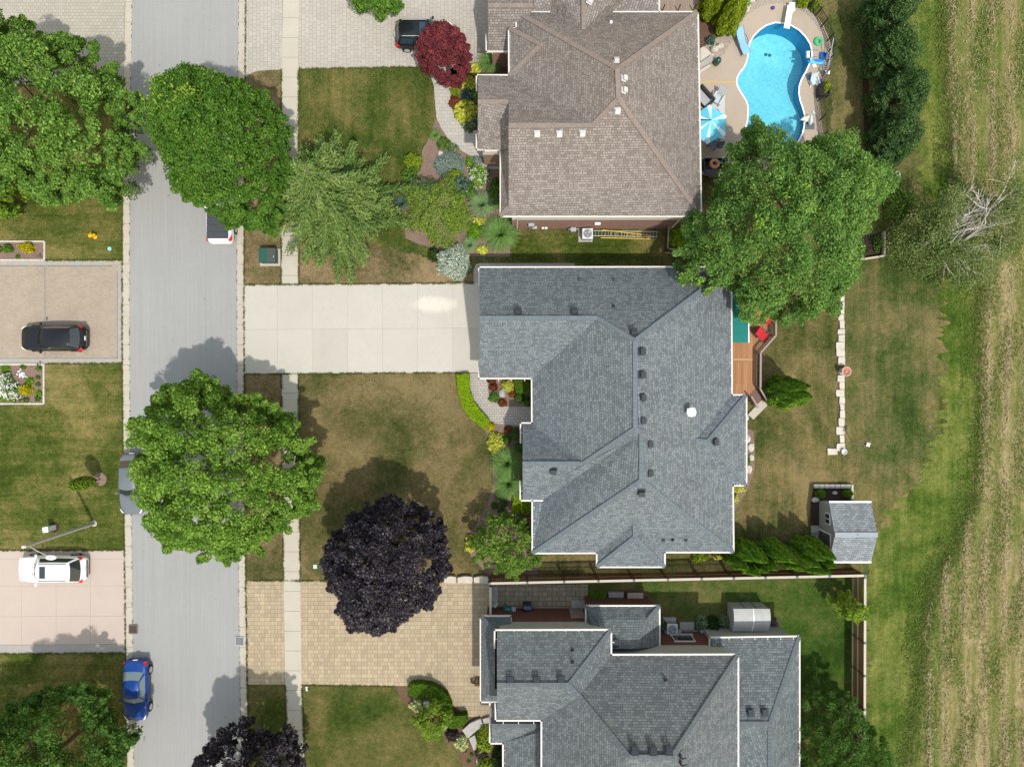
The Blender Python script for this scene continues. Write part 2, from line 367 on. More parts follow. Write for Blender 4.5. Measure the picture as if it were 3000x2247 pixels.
m_terra = mat('terracotta', (0.42, 0.15, 0.09), 0.85, 0.2, var=0.2)
m_glassdk = mat('dark_window_glass', (0.02, 0.026, 0.03), 0.08, 0.6, var=0.1)
m_siding = brickmat('grey_green_siding', (0.36, 0.37, 0.335), (0.365, 0.375, 0.34), (0.28, 0.29, 0.265), 40.0, 0.11, 0.008, uv=True, noise_amt=0.06)
m_sidingw = mat('cream_siding', (0.60, 0.555, 0.48), 0.6, 0.3, var=0.04)
m_brick = brickmat('red_brick', (0.27, 0.125, 0.09), (0.33, 0.16, 0.115), (0.42, 0.33, 0.27), 0.24, 0.085, 0.012, uv=True, noise_amt=0.25, bump=0.3)
m_brickd = brickmat('dark_red_brick', (0.15, 0.05, 0.038), (0.20, 0.068, 0.05), (0.16, 0.10, 0.08), 0.24, 0.085, 0.012, uv=True, noise_amt=0.25, bump=0.3)
m_shin_m = brickmat('blue_grey_shingles', (0.125, 0.148, 0.162), (0.232, 0.267, 0.286), (0.085, 0.100, 0.111), 0.30, 0.165, 0.016, uv=True, bias=0.12, noise_amt=0.2, nscale=0.5, bump=0.6, squash=0.6, sqf=3, off=0.41, warm=(1.10, 1.0, 0.94), fine=0.3)
m_shin_s = brickmat('slate_grey_shingles', (0.112, 0.132, 0.142), (0.205, 0.233, 0.243), (0.075, 0.087, 0.094), 0.30, 0.165, 0.016, uv=True, bias=0.05, noise_amt=0.22, nscale=0.4, bump=0.6, squash=0.6, sqf=3, off=0.41, warm=(1.08, 1.0, 0.95), fine=0.3)
m_shin_n = brickmat('brown_shingles', (0.195, 0.160, 0.138), (0.318, 0.282, 0.258), (0.135, 0.113, 0.100), 0.30, 0.165, 0.016, uv=True, bias=0.15, noise_amt=0.2, nscale=0.4, bump=0.6, squash=0.6, sqf=3, off=0.41, fine=0.25)
m_shin_d = brickmat('shed_grey_shingles', (0.185, 0.205, 0.22), (0.30, 0.325, 0.345), (0.11, 0.12, 0.13), 0.30, 0.165, 0.014, uv=True, noise_amt=0.2, bump=0.5, off=0.41)
m_cap_m = mat('blue_grey_ridge_shingles', (0.122, 0.144, 0.158), 0.95, 0.05, var=0.3, scale=3, bump=0.3)
m_cap_s = mat('slate_ridge_shingles', (0.102, 0.119, 0.127), 0.95, 0.05, var=0.3, scale=3, bump=0.3)
m_cap_n = mat('brown_ridge_shingles', (0.208, 0.168, 0.146), 0.95, 0.1, var=0.28, scale=3, bump=0.3)
def woodmat(name, a, b, bw=0.14, axis='x', gap=0.3, length=3.6):
    t = NT(name); p = t.pos(rot=(0, 0, 0 if axis == 'x' else R(90)))
    br = t.n('ShaderNodeTexBrick'); br.offset = 0.43
    t.l(p, br.inputs['Vector'])
    for k, v in (('Scale', 1.0), ('Mortar Size', 0.006), ('Brick Width', length), ('Row Height', bw), ('Bias', 0.0), ('Mortar Smooth', 0.1)): br.inputs[k].default_value = v
    br.inputs['Color1'].default_value = (*a, 1); br.inputs['Color2'].default_value = (*b, 1); br.inputs['Mortar'].default_value = (*sc(a, gap), 1)
    g = t.noise(t.pos(scale=(0.12, 1, 1) if axis == 'x' else (1, 0.12, 1)), 9, 5, 0.7)
    t.col(t.mix(1.0, br.outputs['Color'], t.mix(g, (0.72,) * 3, (1.18,) * 3), 'MULTIPLY')); t.bump(br.outputs['Fac'], -0.4, 0.01)
    return t.done(0.75, 0.25)
m_deckw = woodmat('stained_deck_boards', (0.30, 0.145, 0.065), (0.40, 0.205, 0.10), 0.14, 'y')
m_stair = mat('brown_stair_boards', (0.165, 0.098, 0.080), 0.8, 0.2, var=0.15)
m_rail = mat('weathered_taupe_rail', (0.275, 0.21, 0.185), 0.8, 0.2, var=0.12)
m_bal = mat('dark_brown_baluster', (0.085, 0.052, 0.038), 0.8, 0.2, var=0.15)
m_fence = mat('brown_fence_boards', (0.15, 0.085, 0.042), 0.85, 0.15, var=0.4, scale=3)
m_fencecap = mat('weathered_fence_cap', (0.44, 0.385, 0.32), 0.85, 0.2, var=0.12, scale=3)
m_post = mat('slate_post_cap', (0.115, 0.135, 0.155), 0.6, 0.3, var=0.1)
m_comp = woodmat('grey_composite_boards', (0.235, 0.175, 0.135), (0.27, 0.205, 0.16), 0.15, 'y')
m_bark = mat('tree_bark', (0.12, 0.09, 0.065), 0.95, 0.1, var=0.3, bump=0.6, bscale=18)
m_birch = mat('pale_birch_bark', (0.50, 0.47, 0.42), 0.9, 0.15, var=0.2)
# ---------------------------------------------------------------- ground, road, paving
def ragged(px, amp, seed=1):
    r_ = random.Random(seed); out = []
    for i in range(len(px)):
        a, c = px[i], px[(i + 1) % len(px)]; n = max(1, int(math.hypot(c[0] - a[0], c[1] - a[1]) / 9))
        for k in range(n): out.append((a[0] + (c[0] - a[0]) * k / n + r_.uniform(-amp, amp), a[1] + (c[1] - a[1]) * k / n + r_.uniform(-amp, amp)))
    return out
def sheet(name, px, z, m, holes=(), rag=0.0):
    if rag: px = ragged(px, rag, len(px))
    b = MB(); b.flat(WL(px, 0), z, holes=[WL(h, 0) for h in holes]); return structure(b.build(name, m))
POOL = [(2271,67),(2296,69),(2319,76),(2342,90),(2361,110),(2374,131),(2379,150),(2379,167),(2372,188),(2361,213),(2349.5,232),(2342,253),(2341,276),(2344.7,296.6),(2351,314),(2357,335),(2357.5,354),(2356,373),(2351,392),(2342,411),(2332,426),(2311,445),(2287,459),(2250,464),(2214,452),(2190,430),(2180,405),(2181,381),(2188,358),(2190.6,331),(2190,312),(2184,295),(2174.5,280),(2165,265),(2158,251),(2157,239.5),(2159,228),(2167,213),(2178,200),(2186,182.5),(2190,165),(2191.6,144.5),(2196,125.5),(2207,106.5),(2224,89),(2245,75)]
gb = MB(); gb.flat([(-150, -150), (150, -150), (150, 150), (-150, 150)], 0.0, holes=[WL(POOL)])
structure(gb.build('ground', m_lawn_b))
YS = [-120, 0, 250, 500, 900, 1124, 1400, 1686, 2000, 2247, 2400]
LK = [367.5, 368, 364, 361.5, 360, 361, 364, 368, 371, 373, 374]       # outer edge of the west kerb
RK = [719.5, 719, 717, 715, 714, 715, 716.5, 719, 723.5, 728, 731]        # outer edge of the east kerb
def along(xs, d=0): return [(x + d, y) for x, y in zip(xs, YS)]
sheet('road', along(LK, 19) + along(RK, -19)[::-1], 0.012, m_asphalt)
def kerb(xs, sgn):
    b = MB(); prof = [(0, 0.0), (0, 0.05), (6 * sgn, 0.055), (9 * sgn, 0.03), (19.4 * sgn, 0.018), (19.4 * sgn, 0.0)]
    segs = []
    Y = np.arange(-110, 2390, 1.5 * S); X = np.interp(Y, YS, xs)
    for i in range(len(Y) - 1):
        y1 = Y[i + 1] - 0.7
        A = [W(X[i] + d, Y[i]) + V((0, 0, z)) for d, z in prof]; B = [W(X[i + 1] + d, y1) + V((0, 0, z)) for d, z in prof]
        for k in range(len(prof) - 1):
            q = [A[k], B[k], B[k + 1], A[k + 1]]
            b.poly(q if sgn > 0 else q[::-1])
    structure(b.build('kerb', m_kerb))
kerb(LK, 1); kerb(RK, -1)
# road repairs: sealed cracks are thin tar lines lying on the asphalt
b = MB(); rc = random.Random(4)
for x0, y0, n in ((449, 330, 7), (447, 440, 6), (386, 395, 3), (455, 470, 3), (424, 2130, 5)):
    x, y = x0, y0
    for k in range(n):
        nx, ny = x + rc.uniform(-2, 2), y + rc.uniform(5, 10)
        w = rc.uniform(0.6, 2.0)
        if rc.random() < 0.7: b.poly([W(x - w, y, 0.016), W(nx - w * .6, ny, 0.016), W(nx + w * .6, ny, 0.016), W(x + w, y, 0.016)])
        x, y = nx, ny
structure(b.build('road_crack', mat('tar', (0.08, 0.075, 0.07), 0.8)))
# sidewalk as separate slabs
SY = [-120, 0, 200, 480, 700, 1124, 1400, 1686, 2000, 2247, 2400]
SL = [829.5, 829, 826, 825, 824, 825, 827, 831, 836, 846, 854]
SR = [877.5, 877, 875, 873.5, 874, 874.5, 876, 880, 884, 894, 902]
def slabs(y0, y1, z=0.03):
    b = MB(); y = y0
    while y < y1 - 4:
        e = min(y + 58, y1)
        if y1 - e < 20: e = y1
        q = [W(np.interp(yy, SY, xs), yy) for xs, yy in ((SL, y), (SL, e - .8), (SR, e - .8), (SR, y))]
        b.prism(q, 0.0, z); y = e
    structure(b.build('sidewalk', m_walk))
slabs(-120, 834); slabs(1094, 2400)
# driveways
def gridslabs(name, quad, us, vs, m, z=0.03, gap=0.010):
    q = [W(*p) for p in quad]
    def P(u, v): return (q[0] * (1 - u) + q[1] * u) * (1 - v) + (q[3] * (1 - u) + q[2] * u) * v
    Lx = (q[1] - q[0]).length; Ly = (q[3] - q[0]).length; b = MB(); gx, gy = gap / Lx / 2, gap / Ly / 2
    for i in range(len(us) - 1):
        for j in range(len(vs) - 1):
            b.prism([P(us[i] + gx, vs[j] + gy), P(us[i + 1] - gx, vs[j] + gy), P(us[i + 1] - gx, vs[j + 1] - gy), P(us[i] + gx, vs[j + 1] - gy)], 0.0, z, mi=((i * 7 + j * 3) % 4 if isinstance(m, list) and not (3 <= i <= 6 and j == 0) else 0))
    structure(b.build(name, m))
m_joint = mat('joint_dirt', (0.22, 0.195, 0.15), 0.95)
sheet('driveway_bed', [(714, 835.5), (1420, 829), (1420, 1091.5), (714, 1095.5)], 0.009, m_joint)
us = [0] + [(x - 714) / 706 for x in (814, 916.5, 1018.6, 1121, 1223.5, 1326.6)] + [1]
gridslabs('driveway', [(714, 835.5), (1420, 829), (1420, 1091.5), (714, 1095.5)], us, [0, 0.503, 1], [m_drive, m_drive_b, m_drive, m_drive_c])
sheet('driveway_bed', [(-160, 1612), (368, 1612), (369.5, 1911), (-160, 1915)], 0.009, m_joint)
gridslabs('driveway', [(-160, 1612), (367, 1612), (368.5, 1886), (-160, 1889)], [0, .235, .425, .616, .806, 1], [0, .09, .377, .70, 1], m_pink)
gridslabs('driveway', [(-160, 1889.5), (368.5, 1886.5), (369.5, 1911), (-160, 1915)], [0, .425, 1], [0, 1], m_pinkedge)
sheet('driveway', [(-160, -120), (367, -120), (364, 249), (-160, 250)], 0.02, m_pav_tl)
sheet('driveway', [(-160, 764), (360.5, 763.5), (360, 1065), (-160, 1067)], 0.014, m_pav_edge)
sheet('driveway', [(-160, 779), (344, 778), (343, 1050), (-160, 1051)], 0.020, m_pav_w)
b = MB()
for a, c in (((-160, 779.5), (328, 779.5)), ((343.5, 795), (343.5, 1049)), ((-160, 1049.5), (345, 1049.5)), ((132.8, 782), (132.8, 1046))):
    h = 1.9
    q = [(a[0], a[1] - h), (c[0], c[1] - h), (c[0], c[1] + h), (a[0], a[1] + h)] if a[1] == c[1] else [(a[0] - h, a[1]), (a[0] + h, a[1]), (c[0] + h, c[1]), (c[0] - h, c[1])]
    b.flat(WL(q), 0.025)
structure(b.build('paver_band', m_pav_band))
sheet('driveway', [(719, -120), (829, -120), (826, 205), (790, 206), (757, 209), (740, 214), (728, 221), (717, 232)], 0.02, m_pav_n)
NWO = [(1240,196.5),(1259,217),(1271,251),(1275,305),(1279,346),(1293,376.5),(1313,407),(1344,437.5),(1377,456),(1420,462)]
NWI = [(1426,440),(1425,400),(1395,383),(1361,384),(1344,359.5),(1327,329),(1320,298.5),(1323,251),(1325,215),(1340,185),(1390,185)]
sheet('driveway', [(877, -120), (1440, -120), (1440, 185), (1390, 185), (1340, 185), (1240, 196.5), (1100, 199), (876, 203)], 0.02, m_pav_n)
sheet('garden_path', NWO + NWI, 0.016, m_pav_nwalk)
sheet('driveway', [(718.5, 1700), (831, 1700), (836, 2004), (723.5, 2004)], 0.02, m_pav_s)
sheet('driveway', [(880, 1700), (1434, 1706), (1434, 1800), (1440, 2098), (1370, 2098), (1322, 2060), (1310, 2020), (1262, 2006), (1195, 2009), (884, 2004.5)], 0.02, m_pav_s)
MWO = [(1375,1094.5),(1377,1145),(1388,1176.5),(1410,1205.5),(1435,1234.5),(1451,1240),(1487,1246.5),(1545,1246.5)]
MWI = [(1575,1246.5),(1575,1192),(1484.5,1192),(1455.5,1181),(1438.6,1169),(1430,1150),(1430,1092)]
sheet('garden_path', MWO + MWI, 0.018, m_pav_walk)
sheet('garden_path', [(1388, 832), (1388, 790), (1394, 776), (1405, 771), (1684, 771), (1684, 785), (1412, 790), (1412, 830)], 0.02, m_pav_walk)
sheet('patio', [(1440, 1713), (1722, 1711), (1722, 1790), (1440, 1790)], 0.02, m_pav_patio)
# lawns
sheet('lawn', [(876, 203), (1240, 196.5)] + NWO[1:6] + [(1262, 395), (1238, 441), (1235, 492), (1211, 529), (1186, 610), (1188, 698), (1225, 715), (1382, 752), (1388, 831), (875, 834), (873, 480)], 0.005, m_lawn_n)
sheet('lawn', [(874, 690), (1000, 700), (1225, 745), (1330, 790), (1386, 800), (1386, 830), (874, 834.5)], 0.008, m_lawn_br, rag=5.0)
sheet('lawn', [(717, 232), (728, 221), (740, 214), (757, 209), (826, 205), (824.5, 480), (824, 833), (714, 835), (714, 560)], 0.005, m_lawn_br)
sheet('lawn', [(874.5, 1094), (1338, 1092), (1341, 1140), (1354, 1189), (1378, 1225), (1417, 1256), (1429, 1273), (1446, 1333), (1443, 1382), (1446, 1418), (1434, 1456), (1421, 1490), (1394, 1538), (1360, 1568), (1377, 1626), (1435, 1690), (1432, 1706), (880, 1700), (876, 1400)], 0.005, m_lawn_m)
sheet('lawn', [(715, 1096), (824.5, 1095), (827, 1400), (831, 1699), (718.5, 1699), (716, 1400)], 0.005, m_lawn_br)
sheet('lawn', [(884, 2005), (1157, 2010), (1184.6, 2057), (1222.7, 2098.6), (1288.6, 2142), (1314.5, 2173), (1337, 2192), (1349, 2220), (1356, 2247), (1362, 2330), (900, 2330), (894, 2247)], 0.005, m_lawn_s)
sheet('lawn', [(724, 2005), (836, 2005), (846, 2247), (852, 2390), (730, 2390)], 0.005, m_lawn_s)
sheet('lawn', [(-160, 251), (363, 250), (361.5, 500), (360.5, 762.5), (134, 762.5), (134, 706), (-160, 706)], 0.005, m_lawn_w)
sheet('lawn', [(-160, 1184), (131, 1184), (131, 1067), (360, 1066), (361, 1124), (364, 1400), (367, 1611), (-160, 1611)], 0.005, m_lawn_w)
sheet('lawn', [(-160, 1914), (369, 1911), (373, 2247), (374, 2390), (-160, 2390)], 0.005, m_lawn_w)
sheet('lawn', [(1500, 690), (1940, 668), (1946, 776), (1684, 772), (1500, 772)], 0.005, m_lawn_w)
sheet('lawn', [(1722, 1711), (2494, 1686), (2494, 2300), (2330, 2300), (2330, 1870), (1890, 1800), (1860, 1740), (1722, 1760)], 0.005, m_lawn_g)
FB_Y = [-250, 0, 300, 560, 720, 900, 1200, 1450, 1600, 1700, 1850, 2000, 2247, 2500]
FB_X = [2765, 2765, 2780, 2800, 2855, 2872, 2872, 2860, 2795, 2742, 2706, 2690, 2650, 2640]
FBND = list(zip(FB_X, FB_Y))
def strip(name, lx, ly, rx, ry, z, m, amp, seed):
    g = np.random.default_rng(seed); y0, y1 = max(ly[0], ry[0]), min(ly[-1], ry[-1]); Y = np.arange(y0, y1 + 8, 8.0)
    A = np.interp(Y, ly, lx) + g.uniform(-amp, amp, len(Y)); B = np.interp(Y, ry, rx) + g.uniform(-amp, amp, len(Y)) * (0 if max(rx) > 3300 else 1)
    b = MB(); b.add([W(x, y) + V((0, 0, z)) for p in zip(A, B, Y) for x, y in ((p[0], p[2]), (p[1], p[2]))], [(2 * k, 2 * k + 2, 2 * k + 3, 2 * k + 1) for k in range(len(Y) - 1)]); structure(b.build(name, m))
ML_Y = [-250, 100, 300, 480, 700, 850, 1100, 1250, 1400, 1500, 1620, 1700, 2500]; ML_X = [2640, 2650, 2690, 2700, 2740, 2762, 2760, 2755, 2700, 2600, 2552, 2539, 2540]
strip('field', FB_X, FB_Y, [3600, 3600], [-250, 2500], 0.007, m_field, 9.0, 1)
strip('meadow', ML_X, ML_Y, FB_X, FB_Y, 0.0055, m_meadow, 24.0, 2)
strip('lawn', [2420, 2430, 2440, 2474, 2474, 2476, 2520, 2500, 2500], [-250, 100, 440, 560, 1240, 1300, 1340, 1470, 1690], ML_X, ML_Y, 0.004, m_lawn_e, 6.0, 3)
# planting beds
sheet('mulch_bed', NWO[4:] + [(1426, 497), (1470, 497), (1470, 640), (1495, 690), (1495, 752), (1382, 752), (1225, 715), (1188, 698), (1186, 610), (1211, 529), (1235, 492), (1238, 441), (1262, 395)], 0.010, m_mulch_p, rag=1.2)
sheet('mulch_bed', [(1325, 215), (1340, 186), (1500, 186), (1500, 400), (1425, 400), (1395, 383), (1361, 384), (1344, 359.5), (1327, 329), (1320, 298.5)], 0.010, m_mulch, rag=1.2)
sheet('mulch_bed', [(1430, 1096), (1575, 1096), (1575, 1192), (1484.5, 1192), (1455.5, 1181), (1438.6, 1169), (1430, 1150)], 0.010, m_mulch_p, rag=1.2)
sheet('mulch_bed', [(1338, 1092), (1375, 1094.5), (1377, 1145), (1388, 1176.5), (1410, 1205.5), (1435, 1234.5), (1451, 1240), (1487, 1246.5), (1575, 1246.5), (1575, 1690), (1435, 1690), (1377, 1626), (1360, 1568), (1394, 1538), (1421, 1490), (1434, 1456), (1446, 1418), (1443, 1382), (1446, 1333), (1429, 1273), (1417, 1256), (1378, 1225), (1354, 1189), (1341, 1140)], 0.010, m_mulch_p, rag=1.2)
sheet('mulch_bed', [(1157, 2010), (1195, 2009), (1262, 2006), (1310, 2020), (1322, 2060), (1370, 2098), (1480, 2098), (1480, 2330), (1362, 2330), (1356, 2247), (1349, 2220), (1337, 2192), (1314.5, 2173), (1288.6, 2142), (1222.7, 2098.6), (1184.6, 2057)], 0.010, m_mulch, rag=1.2)
sheet('mulch_bed', [(-160, 707), (132, 707), (132, 762), (-160, 762)], 0.010, m_mulch_p, rag=1.2)
sheet('mulch_bed', [(-160, 1068), (130, 1068), (130, 1183), (-160, 1183)], 0.010, m_mulch_p, rag=1.2)
sheet('mulch_bed', [(2382, 1427), (2490, 1427), (2490, 1470), (2402, 1470), (2402, 1600), (2374, 1600), (2374, 1470)], 0.010, m_mulch_d, rag=1.2)
sheet('mulch_bed', [(2175, 1250), (2205, 1262), (2212, 1300), (2210, 1370), (2196, 1420), (2175, 1462), (2150, 1500), (2140, 1400)], 0.010, m_mulch_p, rag=1.2)
sheet('mulch_bed', [(2484, 700), (2524, 690), (2586, 680), (2586, 750), (2521, 760), (2470, 752)], 0.010, m_mulch_d, rag=1.2)
sheet('mulch_bed', [(2046, 60), (2085, 62), (2090, 110), (2078, 128), (2046, 150)], 0.020, m_mulch, rag=1.2)
sheet('mulch_bed', [(1722, 1728), (1885, 1726), (1915, 1760), (1935, 1800), (1985, 1806), (2010, 1830), (2140, 1838), (2150, 1870), (1722, 1800)], 0.012, m_mulch, rag=1.2)
sheet('mulch_bed', [(2520, -250), (2540, -250), (2545, 300), (2560, 480), (2535, 470), (2528, 300)], 0.010, m_mulch_d, rag=1.2)
c = W(293, 1404); b = MB(); b.lathe([(0.5, 0.012)], (c.x, c.y, 0), 14); structure(b.build('mulch_bed', m_mulch_p))
# pool deck with a hole for the pool, and its pebble border
DECK = [(2163,82),(2174.5,59),(2191.6,42),(2220,25),(2248.6,14),(2277,12),(2311,13),(2338,27),(2363,44),(2382,63),(2397,84),(2408,106.5),(2416,129),(2421.6,152),(2423.5,171),(2414,200),(2402.6,228),(2389,257),(2382,281),(2385.5,304),(2389,335),(2393,373),(2399,411),(2404,450),(2380,500),(2300,512),(2046,506),(2046,215),(2080,190),(2120,160),(2150,110)]
sheet('pool_deck', DECK, 0.03, m_deck_pool, [POOL])
b = MB()
outer = [(2100,115),(2120,70),(2170,30),(2215,2),(2250,-6),(2280,-8),(2316,-6),(2347,10),(2376,30),(2396,52),(2412,76),(2424,101),(2432,126),(2438,152),(2440,173),(2430,204),(2418,232),(2404,260),(2398,282),(2401,304),(2404,335),(2408,373),(2414,411),(2420,450)]
inner = [(2150,112)] + DECK[:24]
b.flat(WL(outer + inner[::-1]), 0.022); structure(b.build('gravel', m_gravel))
sheet('gravel', [(2078, 128), (2100, 112), (2150, 110), (2120, 160), (2080, 190), (2046, 215), (2046, 150)], 0.024, m_gravel)

def fringe(name, label, lines, per, m_args, L, Wd, amp, seed, up=.6):
    g = np.random.default_rng(seed); P = []
    for (x0, y0), (x1, y1) in lines:
        n = int(math.hypot(x1 - x0, y1 - y0) * per); u = g.random(n); k = (np.sin(u * 37 + x0) + np.sin(u * 91 + y0) + g.normal(0, .9, n)) > (-.6 if up > .5 else .9); u = u[k]; n = len(u)
        P.append(np.stack([(x0 + (x1 - x0) * u + g.normal(0, amp, n) - CX) / S, -(y0 + (y1 - y0) * u + g.normal(0, amp, n) - CY) / S, g.uniform(.03, .07, n)], 1))
    P = np.concatenate(P); n = len(P); T_ = g.normal(0, 1, (n, 3)); T_[:, 2] = up * abs(T_[:, 2])
    o = leafmesh(name, P, g.normal(0, .5, (n, 3)) + np.array([0, 0, 1.]), L * g.uniform(.5, 1.5, n), Wd, .5 + g.normal(0, .25, n), leafmat(*m_args), None, seed=seed, tang=T_); tag(o, label, 'grass', kind='stuff')
def fringes():
    E = []
    for i in range(len(YS) - 1):
        E += [((LK[i] - 1, YS[i]), (LK[i + 1] - 1, YS[i + 1]))] if not (i in (0, 1)) else []
        E += [((RK[i] + 1, YS[i]), (RK[i + 1] + 1, YS[i + 1]))]
    E = [e for e in E if e[1][1] > 200]
    E += [((874.5, 205), (876, 834)), ((825, 205), (824, 834)), ((824.5, 1096), (831, 1699)), ((874.5, 1096), (880, 1700)), ((836, 2006), (846, 2247)), ((884, 2006), (894, 2247)),
          ((876, 203), (1240, 197)), ((718, 835), (1388, 830)), ((718, 1096), (1338, 1092)), ((720, 1700), (1300, 1703)), ((884, 2006), (1157, 2010)), ((134, 763), (360, 763)), ((130, 1066), (360, 1065)), ((0, 1612), (367, 1611)), ((0, 1914), (369, 1911)), ((0, 251), (363, 250))]
    fringe('grass_fringe', 'grass blades growing over the edges of the paving', E, 4.2, ('fringe_grass', [(0, (.03, .05, .01)), (.5, (.08, .10, .02)), (1, (.20, .165, .06))]), .13, .03, 1.6, 5, .8)
    Wl = []
    for i in range(len(YS) - 1): Wl += [((LK[i] + 19.5, YS[i]), (LK[i + 1] + 19.5, YS[i + 1])), ((RK[i] - 19.5, YS[i]), (RK[i + 1] - 19.5, YS[i + 1]))]
    fringe('gutter_weeds', 'small weeds and grit in the joint between kerb and asphalt', Wl, 0.9, ('gutter_weed', [(0, (.10, .085, .05)), (.45, (.20, .17, .11)), (.7, (.13, .14, .04)), (1, (.18, .21, .04))]), .09, .05, .7, 6, .3)
# ---------------------------------------------------------------- houses
def inside(p, poly):
    x, y = p; r = False; j = len(poly) - 1
    for i in range(len(poly)):
        xi, yi = poly[i]; xj, yj = poly[j]
        if (yi > y) != (yj > y) and x < (xj - xi) * (y - yi) / (yj - yi) + xi: r = not r
        j = i
    return r
def plane_hit(px, py, faces):
    best = None; o = V((0, 0, H)); d = (W(px, py) - o).normalized()
    for f in faces:
        if inside((px, py), [PX(p) for p in f]):
            n = V((0, 0, 0))
            for i in range(len(f)):
                a, b_ = f[i], f[(i + 1) % len(f)]
                n += a.cross(b_)
            n.normalize()
            if n.z < 0: n = -n
            t = (f[0] - o).dot(n) / d.dot(n); q = o + d * t
            if best is None or q.z > best[0].z: best = (q, n)
    return best
class House:
    def __init__(s, name, label, cat, base, m_sh, m_cap, P):
        s.t = thing(name, label, cat, W(*base)); s.sh = m_sh; s.cap = m_cap
        s.P = {k: W(*v) for k, v in P.items()}; s.faces = []; s.rb = MB(); s.cbs = []; s.gbs = []; s.wallb = []
        s.roof = None
    def g(s, k): return s.P[k] if isinstance(k, str) else V(k)
    def face(s, ks):
        pts = [s.g(k) for k in (ks.split() if isinstance(ks, str) else ks)]
        n = V((0, 0, 0))
        for i in range(len(pts)): n += pts[i].cross(pts[(i + 1) % len(pts)])
        if n.z < 0: pts.reverse()
        s.faces.append(pts); s.rb.poly(pts)
        # thickness: an underside 60 mm lower
        s.rb.poly([p - V((0, 0, 0.07)) for p in pts[::-1]])
    def caps(s, *segs, w=0.28):
        for sg in segs:
            a, b_ = [s.g(k) for k in sg.split()]
            L = (b_ - a).length; n = max(1, int(L / 0.26)); d = (b_ - a) / n
            up = V((0, 0, 0.018))
            cb = MB(); s.cbs.append(cb)
            for i in range(n):   # overlapping cap shingles, each a hair prouder than the one below it
                p, q = a + d * i, a + d * (i + 1.0)
                cb.bar(p + up * 1.6, q + up * 0.6, w, 0.03)
    def gut(s, ks, ticks=True, w=0.10):
        pts = [s.g(k) for k in ks.split()]; gb_ = MB(); s.gbs.append(gb_)
        for i in range(len(pts) - 1):
            a, b_ = pts[i], pts[i + 1]
            a2, b2 = a + V((0, 0, -0.04)), b_ + V((0, 0, -0.04))
            d = (b_ - a).normalized()
            gb_.bar(a2 - d * w * .5, b2 + d * w * .49, w, 0.13)
            if ticks:
                L = (b_ - a).length; n = int(L / 0.85); side = V((-d.y, d.x, 0)); 
                c = s.cen if hasattr(s, 'cen') else s.t.location
                if side.dot(V((c.x, c.y, 0)) - V(((a + b_) / 2)[:2] + (0,))) < 0: side = -side
                for k in range(1, n + 1):
                    p = a + d * (L * (k - .5) / n)
                    gb_.bar(p + side * .04 + V((0, 0, 0.035)), p + side * .2 + V((0, 0, 0.06)), 0.045, 0.03)
    def finish(s):
        s.roof = s.rb.build('roof', s.sh, s.t)
        [c.build('ridge_cap', s.cap, s.roof) for c in s.cbs]
        [c.build('gutter', m_white, s.t) for c in s.gbs]
    def wall(s, px, z0, z1, m, inset=0.0, name='wall'):
        b = MB(); b.prism([tuple(p[:2]) for p in px], z0, z1); return b.build(name, m, s.t)
    def vent(s, px, py, m, size=0.36, name='roof_vent'):
        h = plane_hit(px, py, s.faces)
        if not h: print('no roof at', px, py); return
        p, n = h; hx = V((-n.y, n.x, 0)); hx = hx.normalized() if hx.length > .01 else V((1, 0, 0)); sl_ = n.cross(hx)
        M = Matrix((hx, sl_, n)).transposed(); b = MB()
        z = size * .55
        b.box(p + n * 0.02, (size * 1.3, size * 1.35, 0.03), mat=M)
        b.box(p + n * (z / 2 + .02) , (size * .8, size * .8, z), mat=M)
        b.box(p + n * (z + .03), (size, size, 0.07), mat=M)
        ve = b.build(name, m, s.roof, bevel=0.02)
    def pipe(s, px, py, m, r=0.05, h=0.32, bent=False):
        hh = plane_hit(px, py, s.faces)
        if not hh: print('no roof at', px, py); return
        p, n = hh; b = MB()
        b.lathe([(r * 2.6, 0.0), (r * 2.2, 0.03), (r * 1.2, 0.09)], p + V((0, 0, .0)), 10)
        pts = [p - V((0, 0, .05)), p + V((0, 0, h))]
        if bent: pts += [p + V((.12, .02, h + .08)), p + V((.34, .05, h + .04))]
        b.tube(pts, r, 8); b.build('vent_pipe', m, s.roof)
# --- middle house
E, Rm, Rg = 3.2, 7.8, 6.5
h = House('grey_roof_house', 'blue grey shingle roofed house in the middle with a teal awning over its deck', 'house', (1850, 1200), m_shin_m, m_cap_m, {
 'gnw': (1405, 784, E), 'ne': (2143, 783, E), 'gr': (1405, 932, Rg), 'g2': (1751, 932, Rg), 'a': (1860, 998, Rm), 'gsw': (1405, 1107, E), 'gse': (1558, 1107, E),
 'b': (1861, 1255, Rm), 'c': (1708.6, 1358, 5.6), 'fw': (1531, 1358, 5.6), 'fnw': (1531, 1240, E), 'fv': (1559, 1240, E), 'fsw': (1531, 1465, E), 'fsv': (1590, 1465, E), 'sv': (1560, 1465, E),
 'd': (1879, 1268, Rm), 'e': (1879, 1407, Rm), 'sw': (1560, 1620, E), 's1': (1749, 1619, E), 's2': (1947, 1617, E), 'se': (2148, 1617, E),
 'k': (1859.5, 1536, 5.05), 'kk': (1859.5, 1573, 5.0), 'b1': (1749, 1660, E), 'b2': (1947, 1660, E),
 'e1': (2143, 1157, E), 'e2': (2186, 1157, E), 'e3': (2186, 1422, E), 'e4': (2146, 1422, E), 'm': (2039, 1290, 4.95), 'mm': (2073, 1293.6, 4.95)})
P = h.P
h.face('gnw ne a g2 gr'); h.face('gr g2 gse gsw'); h.face('g2 a b c fv gse')
h.face('fnw fv c fw'); h.face('fw c b d fsv fsw'); h.face('fsv d e sw sv')
h.face('sw s1 k s2 se e'); h.face('ne e1 m e4 se e d b a')
